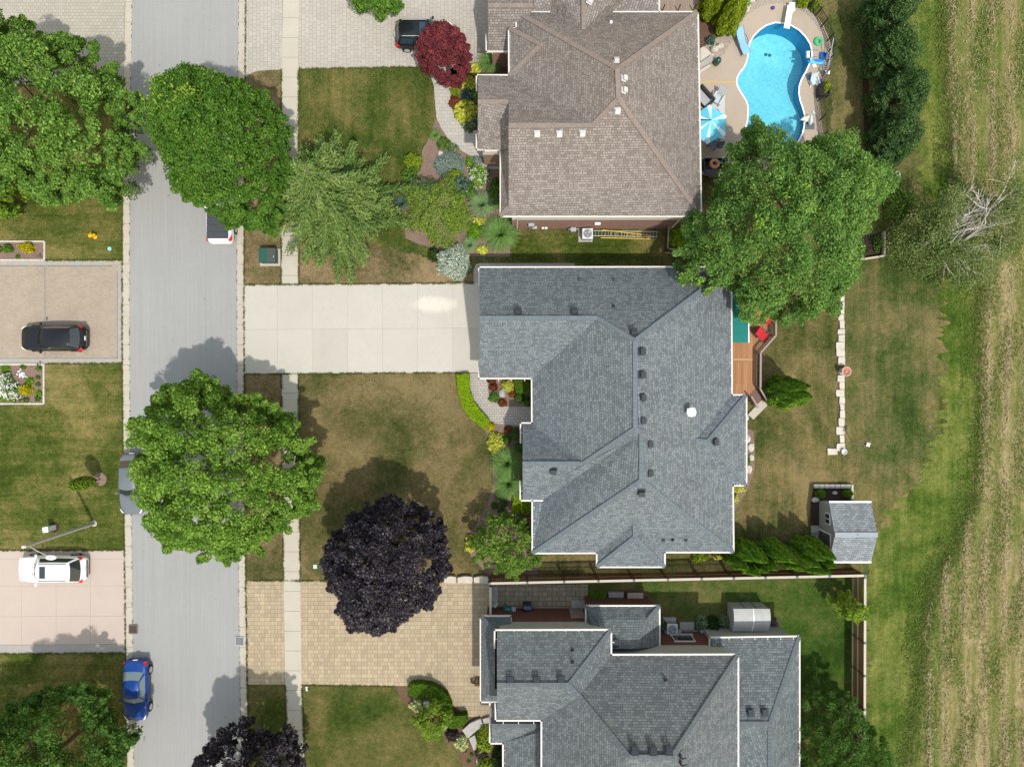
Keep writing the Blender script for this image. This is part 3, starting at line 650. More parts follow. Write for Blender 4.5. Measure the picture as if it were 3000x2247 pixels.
h.face('s1 b1 kk k'); h.face('k kk b2 s2'); h.face('b1 b2 kk')
h.face('e1 e2 mm m'); h.face('e2 e3 mm'); h.face('e3 e4 m mm')
h.caps('gr g2', 'g2 a', 'ne a', 'a b', 'b c', 'c fw', 'b d', 'd e', 'e sw', 'e se', 'k kk', 'kk b1', 'kk b2', 'm mm', 'mm e2', 'mm e3')
P['gx1'] = W(1405, 835, E); P['gx2'] = W(1405, 1057, E); P['fx1'] = W(1526, 1296, E); P['fx2'] = W(1526, 1409, E)
for k, v in {'G1': (1403, 835, E), 'G2': (1403, 783, E), 'G3': (2143, 782, E), 'G4': (2144.5, 1157, E), 'G5': (2187, 1157, E), 'G6': (2187, 1423, E), 'G7': (2147.5, 1423, E), 'G8': (2149.5, 1618, E), 'G9': (1948, 1618, E), 'G10': (1948, 1661, E), 'G11': (1748, 1661, E), 'G12': (1748, 1620, E), 'G13': (1559, 1621, E), 'G14': (1559, 1466, E),
             'F1': (1525, 1297, E), 'F2': (1525, 1239, E), 'F3': (1558, 1239, E), 'F4': (1557.5, 1085, E), 'F5': (1590, 1466.5, E), 'F6': (1524, 1466.5, E), 'F7': (1524, 1410, E), 'H1': (1403, 1056, E), 'H2': (1403, 1109, E), 'H3': (1556, 1109, E)}.items(): P[k] = W(*v)
h.cen = W(1850, 1200, E)
h.gut('G1 G2 G3 G4 G5 G6 G7 G8 G9 G10 G11 G12 G13 G14'); h.gut('F1 F2 F3 F4'); h.gut('F5 F6 F7'); h.gut('H1 H2 H3')
h.finish()
foot = [(1420, 800), (2128, 800), (2128, 1165), (2168, 1165), (2168, 1412), (2130, 1412), (2130, 1600), (1935, 1600), (1935, 1640), (1762, 1640), (1762, 1602), (1576, 1602), (1576, 1455), (1545, 1455), (1545, 1255), (1576, 1255), (1576, 1092), (1420, 1092)]
h.wall([W(x, y, E) for x, y in foot], 0, E - .1, m_brick)
b = MB(); a0, a1 = W(1420, 800, E), W(1420, 1092, E); gz = W(1420, 932, Rg - .1)
b.poly([(a0.x, a0.y, E - .1), (a0.x, (a0.y + a1.y) / 2, Rg - .25), (a0.x, a1.y, E - .1)])
b.build('gable', m_sidingw, h.t); b = MB()
a0, a1 = W(1545, 1255, E), W(1545, 1455, E)
b.poly([(a0.x, a0.y, E - .1), (a0.x, (a0.y + a1.y) / 2, 5.4), (a0.x, a1.y, E - .1)])
b.build('gable', m_sidingw, h.t)
b = MB(); q0, q1 = W(1420, 860, E), W(1420, 1060, E); b.bar((q0.x - .03, q0.y, 1.2), (q0.x - .03, q1.y, 1.2), .06, 2.3); b.build('garage_door', m_whitep, h.t)
for x, y in ((1517,915),(1682,915),(1857,976),(1877,1030),(1877.5,1098),(1879,1165),(1879,1233),(1899,1301.4),(1899,1386),(1879,1440),(1621,1376),(2092,1295)): h.vent(x, y, m_vent, 0.40)
for x, y in ((1797.5,898),(1971,1581)): h.pipe(x, y, m_black)
for x, y in ((1698,822),(1800,823),(1944,1581),(2009.5,1581)): h.vent(x, y, m_dkgrey, 0.17, 'pipe_flashing')
p, n = plane_hit(2017, 1206, h.faces); b = MB()
b.tube([p - V((0, 0, .1)), p + V((0, 0, .75))], 0.2, 14); b.lathe([(0.20, .62), (0.31, .72), (0.31, .80), (0.12, .92), (0.0, .94)], p, 18)
for k in range(4): b.box(p + V((math.cos(k * 1.571 + .9) * .3, math.sin(k * 1.571 + .9) * .3, .74)), (.1, .07, .12), k * 1.571 + .9)
b.build('chimney_cap', m_whitep, h.roof, smooth=False)
# awning over the deck: teal canvas sloping from the wall to a white front bar
b = MB(); A = [W(2128, 845, 2.95), W(2192, 845, 2.55), W(2192, 1004, 2.55), W(2128, 1004, 2.95)]
n = 12; b2 = MB()
for i in range(n):
    p0, p1, q0, q1 = A[0].lerp(A[3], i / n), A[0].lerp(A[3], (i + 1) / n), A[1].lerp(A[2], i / n), A[1].lerp(A[2], (i + 1) / n)
    sag = -0.015 if i % 2 else 0.0
    for k in range(4):
        f0, f1 = k / 4, (k + 1) / 4
        def s_(f): return V((0, 0, -.05 * math.sin(f * math.pi) + sag))
        b.poly([p0.lerp(q0, f0) + s_(f0), p0.lerp(q0, f1) + s_(f1), p1.lerp(q1, f1) + s_(f1), p1.lerp(q1, f0) + s_(f0)][::-1])
aw = b.build('awning', m_teal, h.t)
b2.bar(A[1] + V((.03, 0, -.02)), A[2] + V((.03, 0, -.02)), .07, .09); b2.build('front_bar', m_whitep, aw)
for y in (870, 985):
    b = MB(); b.tube([W(2130, y, 2.6), W(2165, y, 2.35), W(2191, y, 2.5)], .025, 6); b.build('awning_arm', m_whitep, aw)
# --- north house
m_ventw = mat('pale_grey_vent', (.50, .49, .48), .6, .3, var=.08)
E = 4.6
h = House('brown_roof_house', 'brick house with a brown shingle roof, beside the pool', 'house', (1750, 300), m_shin_n, m_cap_n, {
 'nw': (1513, 36, E), 'ne': (2043, 36, E), 't': (1809, 203, 9.35), 'u': (1812, 289, 9.35), 'se': (2053, 634, E), 'sw': (1466, 634, E), 'v': (1737, 368, 8.35), 'w': (1490, 368, 8.35),
 'w1': (1513, 83, E), 'w2': (1491, 83, E), 'w3': (1492, 222, E), 'p': (1584.5, 131.5, 6.05), 'pp': (1592, 131, 6.1),
 'en': (1400, 220, E), 'er': (1400, 299, 6.5), 'er2': (1490, 299, 6.5), 'es': (1400, 438, E), 'es2': (1467, 438, E), 'ks': (1490, 607, 5.2), 'kn': (1490, 438, 5.2), 'kn2': (1467, 438, E),
 'n1': (1612, 36.5, E), 'n2': (1710, 88, 6.35), 'n3': (1797, 36.5, E), 'n0': (1710, -140, 6.35), 'n4': (1931, 36.5, E), 'n5': (1931, -140, E), 'n6': (1540, 36.5, E), 'n7': (1540, -140, E),
 'ga': (1430, 150, 3.2), 'gb': (1490, 150, 3.2), 'gc': (1430, 17, 5.4), 'gd': (1560, 17, 5.4), 'ge': (1430, -110, 3.2), 'gf': (1560, -110, 3.2), 'gbb': (1530, 150, 3.2)})
P = h.P
h.face('nw n1 n2 n3 ne t'); h.face('ne se u t')
h.face('nw t u v w3 pp w1'); h.face('w2 p w3'); h.face('w1 pp p w2'); h.face('w3 p pp')
# south block: the north slope runs down to the entry eave, south slope to the long eave
P['wv'] = W(1490, 368, 8.35)
h.face('en w3 v w er2 er'); h.face('er er2 kn es'); h.face('w v u se ks'); h.face('kn2 kn ks sw'); h.face('ks se sw')
h.face('n1 n2 n0 n7 n6'); h.face('n2 n3 n4 n5 n0')
h.face('gc gd gbb ga'); h.face('ge gf gd gc')
h.caps('nw t', 'ne t', 't u', 'u se', 'u v', 'v w', 'er er2', 'w2 p', 'w3 p', 'p pp', 'n2 n0', 'gc gd', 'sw ks', w=0.30)
for k, v in {'g1': (1610, 36, E), 'g2': (1512, 35, E), 'g3': (1512, 84, E), 'g4': (1490, 84, E), 'g5': (1491, 221, E), 'g6': (1396, 221, E), 'g7': (1396, 265, E), 'g8': (1396, 395, E), 'g9': (1396, 439, E), 'g10': (1466, 439, E), 'g11': (1466, 635, E), 'g12': (2055, 635, E), 'g13': (2045, 36, E), 'g14': (1799, 36, E), 'q1': (1424.5, 101, 3.2), 'q2': (1424.5, 152, 3.2), 'q3': (1500, 152, 3.2), 'r1': (1931.5, 34, E), 'r2': (1931.5, -130, E)}.items(): P[k] = W(*v)
h.cen = W(1780, 300, E)
h.gut('g1 g2 g3 g4 g5 g6 g7'); h.gut('g8 g9 g10 g11 g12 g13 g14'); h.gut('q1 q2 q3'); h.gut('r1 r2')
h.finish()
def foot_w(pts, z): return [W(x, y, z) for x, y in pts]
h.wall(foot_w([(1500, 626), (2009, 626), (2009, 50), (1915, 50), (1915, -140), (1552, -140), (1552, 50), (1526, 50), (1526, 95), (1506, 95), (1506, 234), (1412, 234), (1412, 428), (1480, 428), (1480, 500), (1500, 500)], E), 0, 2.75, m_brick)
w_ = h.wall(foot_w([(1500, 626), (2009, 626), (2009, 50), (1915, 50), (1915, -140), (1552, -140), (1552, 50), (1526, 50), (1526, 95), (1506, 95), (1506, 234), (1412, 234), (1412, 428), (1480, 428), (1480, 500), (1500, 500)], E), 2.75, E - .1, m_sidingw, name='upper_wall')
h.wall(foot_w([(1440, 138), (1552, 138), (1552, -110), (1440, -110)], 3.2), 0, 3.1, m_brick, name='garage_wall')
b = MB(); a0 = W(1490, 607, 5.2); a1 = W(1490, 368, 8.35); a2 = W(1490, 299, 6.5); b.poly([a0 + V((.05, 0, -.1)), a1 + V((.05, 0, -.1)), a2 + V((.05, 0, -.3)), W(1490, 438, 5.2) + V((.05, 0, -.1))]); b.build('gable', m_sidingw, h.t)
b = MB(); q = W(1412, 300, E); b.poly([W(1412, 234, E), W(1412, 299, 6.4), W(1412, 428, E)]); b.build('gable', m_sidingw, h.t)
# porch: white beam, column on a brick pier, slab
b = MB(); b.prism([tuple(p[:2]) for p in WL([(1425, 440), (1470, 440), (1470, 497), (1425, 497)])], 0, .16); b.build('porch_slab', m_stoneg, h.t)
b = MB(); c = W(1443, 480); b.box((c.x, c.y, .45), (.45, .45, .9)); pr = b.build('porch_pier', m_brick, h.t)
b = MB(); b.box((c.x, c.y, .96), (.55, .55, .1)); b.build('pier_cap', m_white, pr)
b = MB(); b.tube([(c.x, c.y, 1.0), (c.x, c.y, 4.4)], [.17, .13], 12); b.build('porch_column', mat('blue_grey_column', (.12, .15, .175), .6), h.t)
b = MB(); q0, q1 = W(1421, 441, 4.35), W(1457, 441, 4.35); b.bar(q0, q1, .3, .4); b.build('porch_beam', m_white, h.t)
b = MB(); q0, q1 = W(1512, 638, 4.4), W(1514, 680, 0.2); b.tube([(q0.x, q0.y, 4.4), (W(1503, 626, E).x + .3, W(1503, 626, E).y - .09, 4.2), (W(1503, 626, E).x + .3, W(1503, 626, E).y - .09, .1)], .05, 6); b.build('downspout', m_white, h.t)
q = W(2009, 626, E); b = MB(); b.tube([(q.x - .05, q.y - .08, 4.45), (q.x - .05, q.y - .08, .1)], .055, 6); b.build('downspout', m_white, h.t)
wy = W(1500, 626, E).y
def onwall(x, z): return V((W(x, 626, E).x, wy, z))
b = MB(); b.box(onwall(1560, 1.55) + V((0, -.1, 0)), (.42, .2, .55)); b.tube([onwall(1556, .1) + V((0, -.08, 0)), onwall(1556, 1.4) + V((0, -.08, 0))], .04, 6); b.box(onwall(1572, .8) + V((0, -.1, 0)), (.35, .2, .2)); b.build('electricity_meter', m_grey, h.t, bevel=.02)
b = MB(); b.box(onwall(1695, .55) + V((0, -.2, 0)), (.4, .3, .35)); b.tube([onwall(1680, .1) + V((0, -.2, 0)), onwall(1680, .7) + V((0, -.2, 0)), onwall(1712, .7) + V((0, -.2, 0)), onwall(1712, .1) + V((0, -.2, 0))], .035, 6); b.build('gas_meter', m_grey, h.t, bevel=.02)
b = MB(); b.box(onwall(1765, 1.9) + V((0, -.08, 0)), (.4, .15, .2)); b.build('dryer_vent', m_whitep, h.t)
for x in (1599, 1609):
    b = MB(); b.box(onwall(x, .35) + V((0, -.05, 0)), (.18, .1, .25)); b.build('wall_outlet', m_whitep, h.t)
for x, y in ((1806,181.5),(1826.6,230.7),(1826.6,266),(1808.7,325.6),(1573,392),(1638.4,392.5),(1706,391),(1726.6,5)): h.vent(x, y, m_ventw, 0.30)
h.vent(1790, 68, m_whitep, 0.15, 'pipe_flashing')
# --- south house (two storeys with low skirt roofs)
E, L = 5.35, 3.0
h = House('slate_roof_house', 'large house with tiered slate grey roofs, cut off by the lower frame edge', 'house', (1850, 2100), m_shin_s, m_cap_s, {
 'nw': (1456, 1845, E), 'n1': (1790, 1845, E), 'n2': (1790, 1918, E), 'ne': (2162, 1917, E), 'r0': (1456, 2005, 7.2), 'r1': (1667, 2005, 7.2), 'j': (1698, 2038, 7.15),
 'sw': (1456, 2109, E), 's1': (1587, 2109, E), 'w2': (1587, 2440, E), 'a': (1843, 2215, 9.3), 'b': (1967, 2217, 9.3), 'sse': (2162, 2440, E), 'aa': (1780, 2290, 8.0),
 'k1': (1408, 1805, L), 'k2': (1497, 1805, L), 'k3': (1497, 1845, 3.7), 'k4': (1450, 1845, 3.95), 'k5': (1408, 2055, L), 'k6': (1450, 2017, 3.95), 'k7': (1460, 2055, L), 'k8': (1460, 2017, 3.95), 'k9': (1497, 1875, 3.95),
 'm1': (1717, 1775, L), 'm2': (1932, 1775, L), 'm3': (1717, 1835, 3.9), 'm4': (1932, 1893, L), 'm5': (1897, 1815, 3.7), 'm6': (1755, 1815, 3.7), 'm7': (1860, 1900, 4.5), 'm8': (1755, 1900, 4.5), 'm9': (1717, 1893, L),
 'e1': (2079, 1866, L), 'e2': (2341, 1864, L), 'e3': (2255, 2118, 4.95), 'e4': (2150, 2118, 4.95), 'e5': (2341, 2440, L), 'e6': (2255, 2440, 4.95), 'e7': (2150, 2440, 4.6),
 'g1': (1440, 2100, 3.6), 'g2': (1440, 2124.5, 4.2), 'g3': (1600, 2124.5, 4.2), 'g4': (1600, 2090, 3.6), 'g5': (1440, 2176, L), 'g6': (1474, 2176, L), 'g7': (1588, 2140, 4.1), 'f1': (1474, 2176, L), 'f2': (1474, 2440, L), 'f3': (1600, 2440, 4.4), 'f4': (1600, 2138, 4.4),
 'st1': (1440, 2056, L), 'st2': (1600, 2056, 3.1), 'st3': (1600, 2112, 4.0), 'st4': (1440, 2112, 3.9)})
P = h.P
h.face('nw n1 r1 r0'); h.face('r0 r1 j s1 sw'); h.face('n1 n2 j r1'); h.face('n2 ne b a j'); h.face('j a w2 s1'); h.face('ne sse b'); h.face('a b sse w2')
h.face('k1 k2 k3 k4'); h.face('k1 k4 k6 k5'); h.face('k5 k6 k8 k7')
h.face('m1 m2 m5 m6'); h.face('m2 m4 m7 m5'); h.face('m6 m5 m7 m8'); h.face('m1 m6 m8 m9')
h.face('e1 e2 e3 e4'); h.face('e2 e5 e6 e3'); h.face('e4 e3 e6 e7')
h.face('g2 g3 f4 g6 g5'); h.face('st1 st2 g3 g2'); h.face('f1 f4 f3 f2')
h.caps('r0 r1', 'n1 r1', 'r1 j', 'j a', 'a b', 'b ne', 'g2 g3', 'k1 k4', 'e2 e3', 'e3 e4', 'e3 e6', 'm2 m5', 'm1 m6')
for k, v in {'v1': (1449, 1897, E), 'v2': (1449, 1845, E), 'v3': (1791, 1844, E), 'v4': (1791, 1917, E), 'v5': (2163, 1916, E), 'v6': (2163, 2440, E), 'v7': (1451, 2061, E), 'v8': (1452, 2110, E), 'v9': (1586, 2110, E), 'v10': (1586, 2440, E),
             'x1': (1497.5, 1845, L), 'x2': (1497.5, 1804, L), 'x3': (1407.5, 1804, L), 'x4': (1408, 2056, L), 'x5': (1459, 2056, L), 'y1': (1436, 2058, L), 'y2': (1434.5, 2177, L), 'y3': (1473.5, 2177, L), 'y4': (1473.5, 2440, L),
             'z1': (1716, 1833, L), 'z2': (1716, 1774, L), 'z3': (1932.5, 1774, L), 'z4': (1933, 1892, L), 'd1': (2079, 1890, L), 'd2': (2079, 1867, L), 'd3': (2342.5, 1863, L), 'd4': (2342.5, 2440, L)}.items(): P[k] = W(*v)
h.cen = W(1860, 2150, 5)
h.gut('v1 v2 v3 v4 v5 v6'); h.gut('v7 v8 v9 v10'); h.gut('x1 x2 x3 x4 x5'); h.gut('y1 y2 y3 y4'); h.gut('z1 z2 z3 z4'); h.gut('d1 d2 d3 d4')
h.finish()
up = [(1462, 1858), (1776, 1858), (1776, 1930), (2148, 1930), (2148, 2440), (1600, 2440), (1600, 2096), (1462, 2096)]
h.wall(foot_w(up, E), 2.9, E - .08, m_siding, name='upper_wall')
yb = W(1500, 1785, 0).y; yw = W(1500, 1858, E).y
Lw = [W(1462, 1858, E), W(1776, 1858, E), W(1776, 1930, E), W(2148, 1930, E), W(2148, 2440, E), W(1600, 2440, E), W(1600, 2096, E), W(1462, 2096, E)]
h.wall([(p.x - .012 if i in (0, 7) else p.x + (.012 if i in (3, 4) else 0), p.y + (.012 if i < 4 else 0), 0) for i, p in enumerate(Lw)], 0, 2.9, m_brickd)
h.wall([W(1424, 1818, L), W(1486, 1818, L), W(1486, 1880, L), W(1470, 1880, L), W(1470, 2045, L), W(1424, 2045, L)], 0, L - .08, m_brickd, name='garage_wall')
h.wall([W(1452, 2070, L), W(1610, 2070, L), W(1610, 2165, L), W(1452, 2165, L)], 0, L - .08, m_brickd, name='porch_wall')
h.wall([W(1486, 2165, L), W(1610, 2165, L), W(1610, 2440, L), W(1486, 2440, L)], 0, L - .08, m_brickd, name='front_wall')
h.wall([W(1726, 1786, L), W(1922, 1786, L), W(1922, 1905, L), W(1726, 1905, L)], 0, L - .08, m_brickd, name='laundry_wall')
wallE = [W(2090, 1880, L), W(2329, 1876, L), W(2329, 2440, L), W(2090, 2440, L)]
h.wall(wallE, 0, L - .08, m_siding, name='wing_wall')
for a, c in (((1445, 1786), (1640, 1786)), ((1724, 1756.5), (1870, 1757)), ((1940, 1846), (2066, 1847))):
    b = MB(); b.bar(W(*a) + V((0, 0, .1)), W(*c) + V((0, 0, .1)), .14, .22); b.build('foundation_ledge', m_stoneg, h.t)
yy = W(1776, 1930, E).y
b = MB(); q = W(2000, 1886, 1.6); b.box((q.x, yy + .03, 1.75), (1.5, .1, 1.15)); wn_ = b.build('window', m_white, h.t)
b = MB(); b.box((q.x, yy + .085, 1.75), (1.34, .02, .98)); b.build('window_pane', m_glassdk, wn_)
b = MB(); b.box((q.x, yy + .09, 1.2), (1.7, .22, .1)); b.build('window_sill', m_stoneg, wn_)
b = MB(); q = W(1690, 1800, 1.2); b.box((q.x, yw + .03, 1.1), (1.0, .1, 2.1)); dr = b.build('door', m_rail, h.t)
b = MB(); b.ball((q.x - .4, yw + .12, 1.05), .05, .05, .05, 8, 5); b.build('door_handle', m_grey, dr)
b = MB(); q = W(1486, 1776); b.tube([(q.x + .12, q.y - .3, .1), (q.x + .12, q.y - .3, 2.9)], .05, 6); b.build('downspout', m_siding, h.t)
for x, y in ((1495,1993),(1572,1993),(1643,1992),(1802,1883),(1858.5,2199),(1913,2199.6),(1958.6,2199),(2198,2087),(2239,2086.4)): h.vent(x, y, m_vent, 0.40)
for x, y in ((1677,1905),(1677,1940),(1950,1992)): h.pipe(x, y, m_black)
for x, y in ((1991,2212),(1992,2232)): h.pipe(x, y, m_black, .055, .35, True)
for x, y, z in ((1948, 1850, .5), (1985, 1846, .4), (2052, 1843, .4)):
    q = W(x, y); b = MB(); b.box((q.x, yy + .1, z), (.3, .2, .35)); b.build('utility_box', m_grey, h.t)
# ---------------------------------------------------------------- fences, deck, yard structures, pool
rng = random.Random(11)
def board_fence(name, label, P0, P1, ztop, posts, cap=True, side=1, rails=False, gap=0.004):
    a = V((P0.x, P0.y, 0)); b_ = V((P1.x, P1.y, 0)); d = (b_ - a); L = d.length; d.normalize(); nrm = V((-d.y, d.x, 0)) * side
    t = thing(name, label, 'fence', (a.x, a.y, 0))
    for i in range(len(posts) - 1):
        x0, x1 = posts[i], posts[i + 1]; b = MB(); n = max(1, int((x1 - x0 - .1) / .14)); w = (x1 - x0 - .1) / n
        for k in range(n):
            c = a + d * (x0 + .05 + w * (k + .5)); hh = ztop - .08
            b.bar(c + V((0, 0, .05)), c + V((0, 0, hh)), .022, w - gap - .004, up=nrm)
        b.build('panel', m_fence, t)
        for z in ((.25, 1.0) if rails else (1.0,)):
            b = MB(); b.bar(a + d * (x0 + .05) + nrm * .05 + V((0, 0, z)), a + d * (x1 - .05) + nrm * .05 + V((0, 0, z)), .05, .09); b.build('rail', m_fencecap if rails else m_fence, t)
        b = MB(); b.bar(a + d * (x0 + .07) + V((0, 0, ztop - .02)), a + d * (x1 - .07) + V((0, 0, ztop - .02)), .17, .04); b.build('cap_rail', m_fencecap, t)
    for x in posts:
        c = a + d * x; b = MB(); b.box((c.x, c.y, ztop / 2), (.11, .11, ztop)); po = b.build('post', m_fence, t)
        b = MB(); b.box((c.x, c.y, ztop + .03), (.15, .15, .05)); b.build('post_cap', m_post, po)
    return t
Zf = 1.95
fp0 = W(1435, 1709, Zf); fp1 = W(2535, 1686, Zf); Lf = V(((fp1 - fp0).x, (fp1 - fp0).y, 0)).length
board_fence('board_fence', 'long brown board fence with a pale cap rail, behind the cedar hedge', fp0, fp1, Zf, [Lf * (x - 1435) / 1100 for x in (1435,1545,1653,1753.5,1857.6,1957,2056,2150,2243,2336,2431,2535)], side=1)
fp0 = W(2535, 1692, Zf); fp1 = W(2533, 2330, Zf); Lf = (fp1 - fp0).length
board_fence('board_fence', 'dark brown fence with two pale rails, along the mown strip of the field', fp0, fp1, Zf, [Lf * (y - 1692) / 638 for y in (1692,1783,1883.5,1980,2078.5,2180,2330)], side=-1, rails=True)
fp0 = W(1437, 1722, 1.8); fp1 = W(1437, 1803, 1.8); Lf = (fp1 - fp0).length
board_fence('fence_gate', 'narrow wooden gate between sand coloured driveway and dark patio', fp0, fp1, 1.8, [0, Lf])
# middle house deck
Dz = 0.85
t = thing('wooden_deck', 'reddish brown deck with balustrade and stairs beside the teal awning', 'deck', W(2180, 1000))
o = lambda x, y: tuple(W(x, y, Dz)[:2])
b = MB(); b.prism([o(2120, 800), o(2260, 800), o(2260, 985), o(2216, 1035), o(2215, 1136), o(2189, 1161), o(2120, 1161)], Dz - .2, Dz); b.build('deck_boards', m_deckw, t)
b = MB(); b.bar(W(2149, 1053, Dz + .006), W(2205, 1053, Dz + .006), .12, .012); b.build('board_strip', mat('pale_deck_strip', (.42, .26, .14), .8), t)
rp = [(2260, 830), (2260, 985), (2216, 1035), (2215, 1136)]
for i in range(3):
    a, c = W(*rp[i], Dz), W(*rp[i + 1], Dz); n = max(2, int((c - a).length / .125)); b = MB()
    for k in range(n + 1):
        p = a.lerp(c, k / n); b.box(p + V((0, 0, .43)), (.035, .035, .8))
    bl = b.build('balusters', m_bal, t); bl['kind'] = 'stuff'
    b = MB(); b.bar(a + V((0, 0, .9)), c + V((0, 0, .9)), .14, .04); b.build('hand_rail', m_rail, t)
    b = MB(); b.bar(a + V((0, 0, .08)), c + V((0, 0, .08)), .05, .06); b.build('bottom_rail', m_rail, t)
for x, y in rp[1:]:
    p = W(x, y, Dz); b = MB(); b.box(p + V((0, 0, -.03)), (.1, .1, 1.8)); b.build('post', m_rail, t)
s0, s1 = W(2213.5, 1138, Dz), W(2189, 1161, Dz); dd = V((s0.y - s1.y, -(s0.x - s1.x), 0)).normalized()
if dd.x < 0: dd = -dd
for k in range(4):
    z = Dz - .17 * (k + 1); b = MB()
    for q in (0.07, .21):
        b.bar(V((s0.x, s0.y, z)) + dd * (.28 * k + q), V((s1.x, s1.y, z)) + dd * (.28 * k + q), .132, .05)
    b.bar(V((s0.x, s0.y, z - .09)) + dd * (.28 * k + .02), V((s1.x, s1.y, z - .09)) + dd * (.28 * k + .02), .02, .15)
    b.build('stair_tread', m_stair, t)
for s_ in (s0, s1):
    b = MB(); top = V((s_.x, s_.y, Dz + .9)); bot = V((s_.x, s_.y, .2 + .75)) + dd * 1.15
    b.bar(top, bot, .12, .04); b.build('stair_rail', m_rail, t)
    b = MB()
    for k in range(8):
        p = top.lerp(bot, (k + .5) / 8); b.box(p - V((0, 0, .42)), (.03, .03, .8))
    b.build('stair_balusters', m_bal, t)
b = MB(); q = [W(2232, 1170), W(2248, 1187), W(2206, 1229), W(2190, 1214)]; b.prism([tuple(p[:2]) for p in q], 0, .09)
tag(b.build('landing_slab', m_walk, bevel=.01), 'pale concrete slab at the foot of the deck stairs', 'concrete slab')
# deck furniture
def red_chair(px, py, rz, label, z=Dz):
    t = thing('lounge_chair', label, 'chair', W(px, py, z), rz, 'red cushioned chairs on the deck')
    b = MB(); b.box((.0, 0, .25), (.75, .68, .06)); b.bar((-.36, 0, .26), (-.78, 0, .72), .66, .05); b.build('frame', m_dkgrey, t, world=False)
    for x in (-.3, .32):
        for y in (-.3, .3): b = MB(); b.box((x, y, .125), (.05, .05, .25)); b.build('leg', m_dkgrey, t, world=False)
    for y in (-.38, .38): b = MB(); b.box((0, y, .48), (.7, .06, .05)); b.box((.3, y, .36), (.05, .05, .22)); b.build('armrest', m_dkgrey, t, world=False)
    b = MB(); b.box((.06, 0, .34), (.62, .64, .14)); b.build('seat_cushion', m_red, t, world=False, bevel=.04)
    b = MB(); b.bar((-.24, 0, .38), (-.70, 0, .86), .64, .15); b.build('back_cushion', m_red, t, world=False, bevel=.04)
red_chair(2231, 985, R(-35), 'red cushioned chair turned to the angled deck rail, fully in view')
red_chair(2250, 935, R(-90), 'red cushioned chair partly covered by the overhanging green tree')
b = MB(); b.lathe([(.11, 0), (.17, .3), (.18, .32), (.15, .32)], W(2257, 918, Dz), 14); tag(b.build('flower_pot', m_terra, smooth=False), 'terracotta pot beside the tree covered red chair', 'pot')
# stone row across the back lawn
y = 842.0; i = 0
while y < 1312:
    if 1070 < y < 1098: y = 1099
    L = rng.uniform(15, 27); xr = 2472 + rng.uniform(-1.5, 1.5); xl = rng.choice([2450, 2454, 2457, 2460]) + rng.uniform(-2, 2)
    b = MB(); zz = rng.uniform(.10, .16); j = lambda: rng.uniform(-1.2, 1.2)
    b.prism([tuple(W(a, c)[:2]) for a, c in ((xl + j(), y + j()), (xl + j() - 1, y + L * .5), (xl + j(), y + L - 1.3 + j() * .4), (xr + j() * .5, y + L - 1.4 + j() * .4), (xr + j() * .5, y + L * .5), (xr + j() * .5, y + .2 + j() * .4))], 0, zz)
    tag(b.build('stone_slab', m_stone, bevel=.025), 'flat pale stone slab in the straight row across the back lawn', 'stone', 'row of flat stones across the back lawn'); y += L
b = MB(); b.prism([tuple(W(a, c)[:2]) for a, c in ((2422, 1313), (2448, 1314), (2452, 1331), (2423, 1332))], 0, .14); tag(b.build('stone_slab', m_stone, bevel=.025), 'single pale stone slab lying left of the white pot at the row end', 'stone')
# brick ringed bird bath, pot, bird feeder
t = thing('bird_bath', 'round terracotta bowl with a scalloped pale rim on the stone row', 'bird bath', W(2466, 1089))
b = MB(); b.lathe([(.26, 0), (.24, .08), (.13, .16), (.11, .5), (.17, .6)], t.location, 16); b.build('pedestal', m_stoneg, t)
b = MB(); b.lathe([(.15, .58), (.31, .68), (.33, .74), (.29, .74), (.12, .64), (.0, .63)], t.location, 24); bw = b.build('bowl', m_terra, t)
for k in range(22):
    a = 2 * math.pi * k / 22; b = MB(); b.box(t.location + V((math.cos(a) * .325, math.sin(a) * .325, .735)), (.07, .055, .06), a); b.build('rim_stone', m_stone, bw)
b = MB(); b.lathe([(.07, .64), (.08, .70), (.05, .75), (0, .76)], t.location, 10); b.build('finial', m_grey, bw)
b = MB(); b.lathe([(.13, 0), (.19, .32), (.21, .34), (.21, .38), (.17, .38), (.15, .26), (0, .25)], W(2467, 1322), 18)
tag(b.build('round_pot', mat('white_grey_pot', (.55, .55, .54), .7)), 'empty pale round pot at the bottom end of the stone row', 'pot')
t = thing('bird_feeder', 'thin grey pole with a small brown and white feeder, right of the stone row', 'bird feeder', W(2495, 1294))
b = MB(); b.tube([t.location, t.location + V((0, 0, 2.2))], .035, 8); b.build('pole', m_grey, t)
b = MB(); b.box(t.location + V((0, 0, 2.28)), (.26, .26, .16)); b.box(t.location + V((0, 0, 2.2)), (.4, .4, .03)); b.build('feeder_house', m_stair, t)
for k in range(4):
    a = k * 1.571 + .5; b = MB(); b.box(t.location + V((math.cos(a) * .1, math.sin(a) * .1, 2.39)), (.12, .09, .06), a); b.build('roof_tile', m_whitep, t)
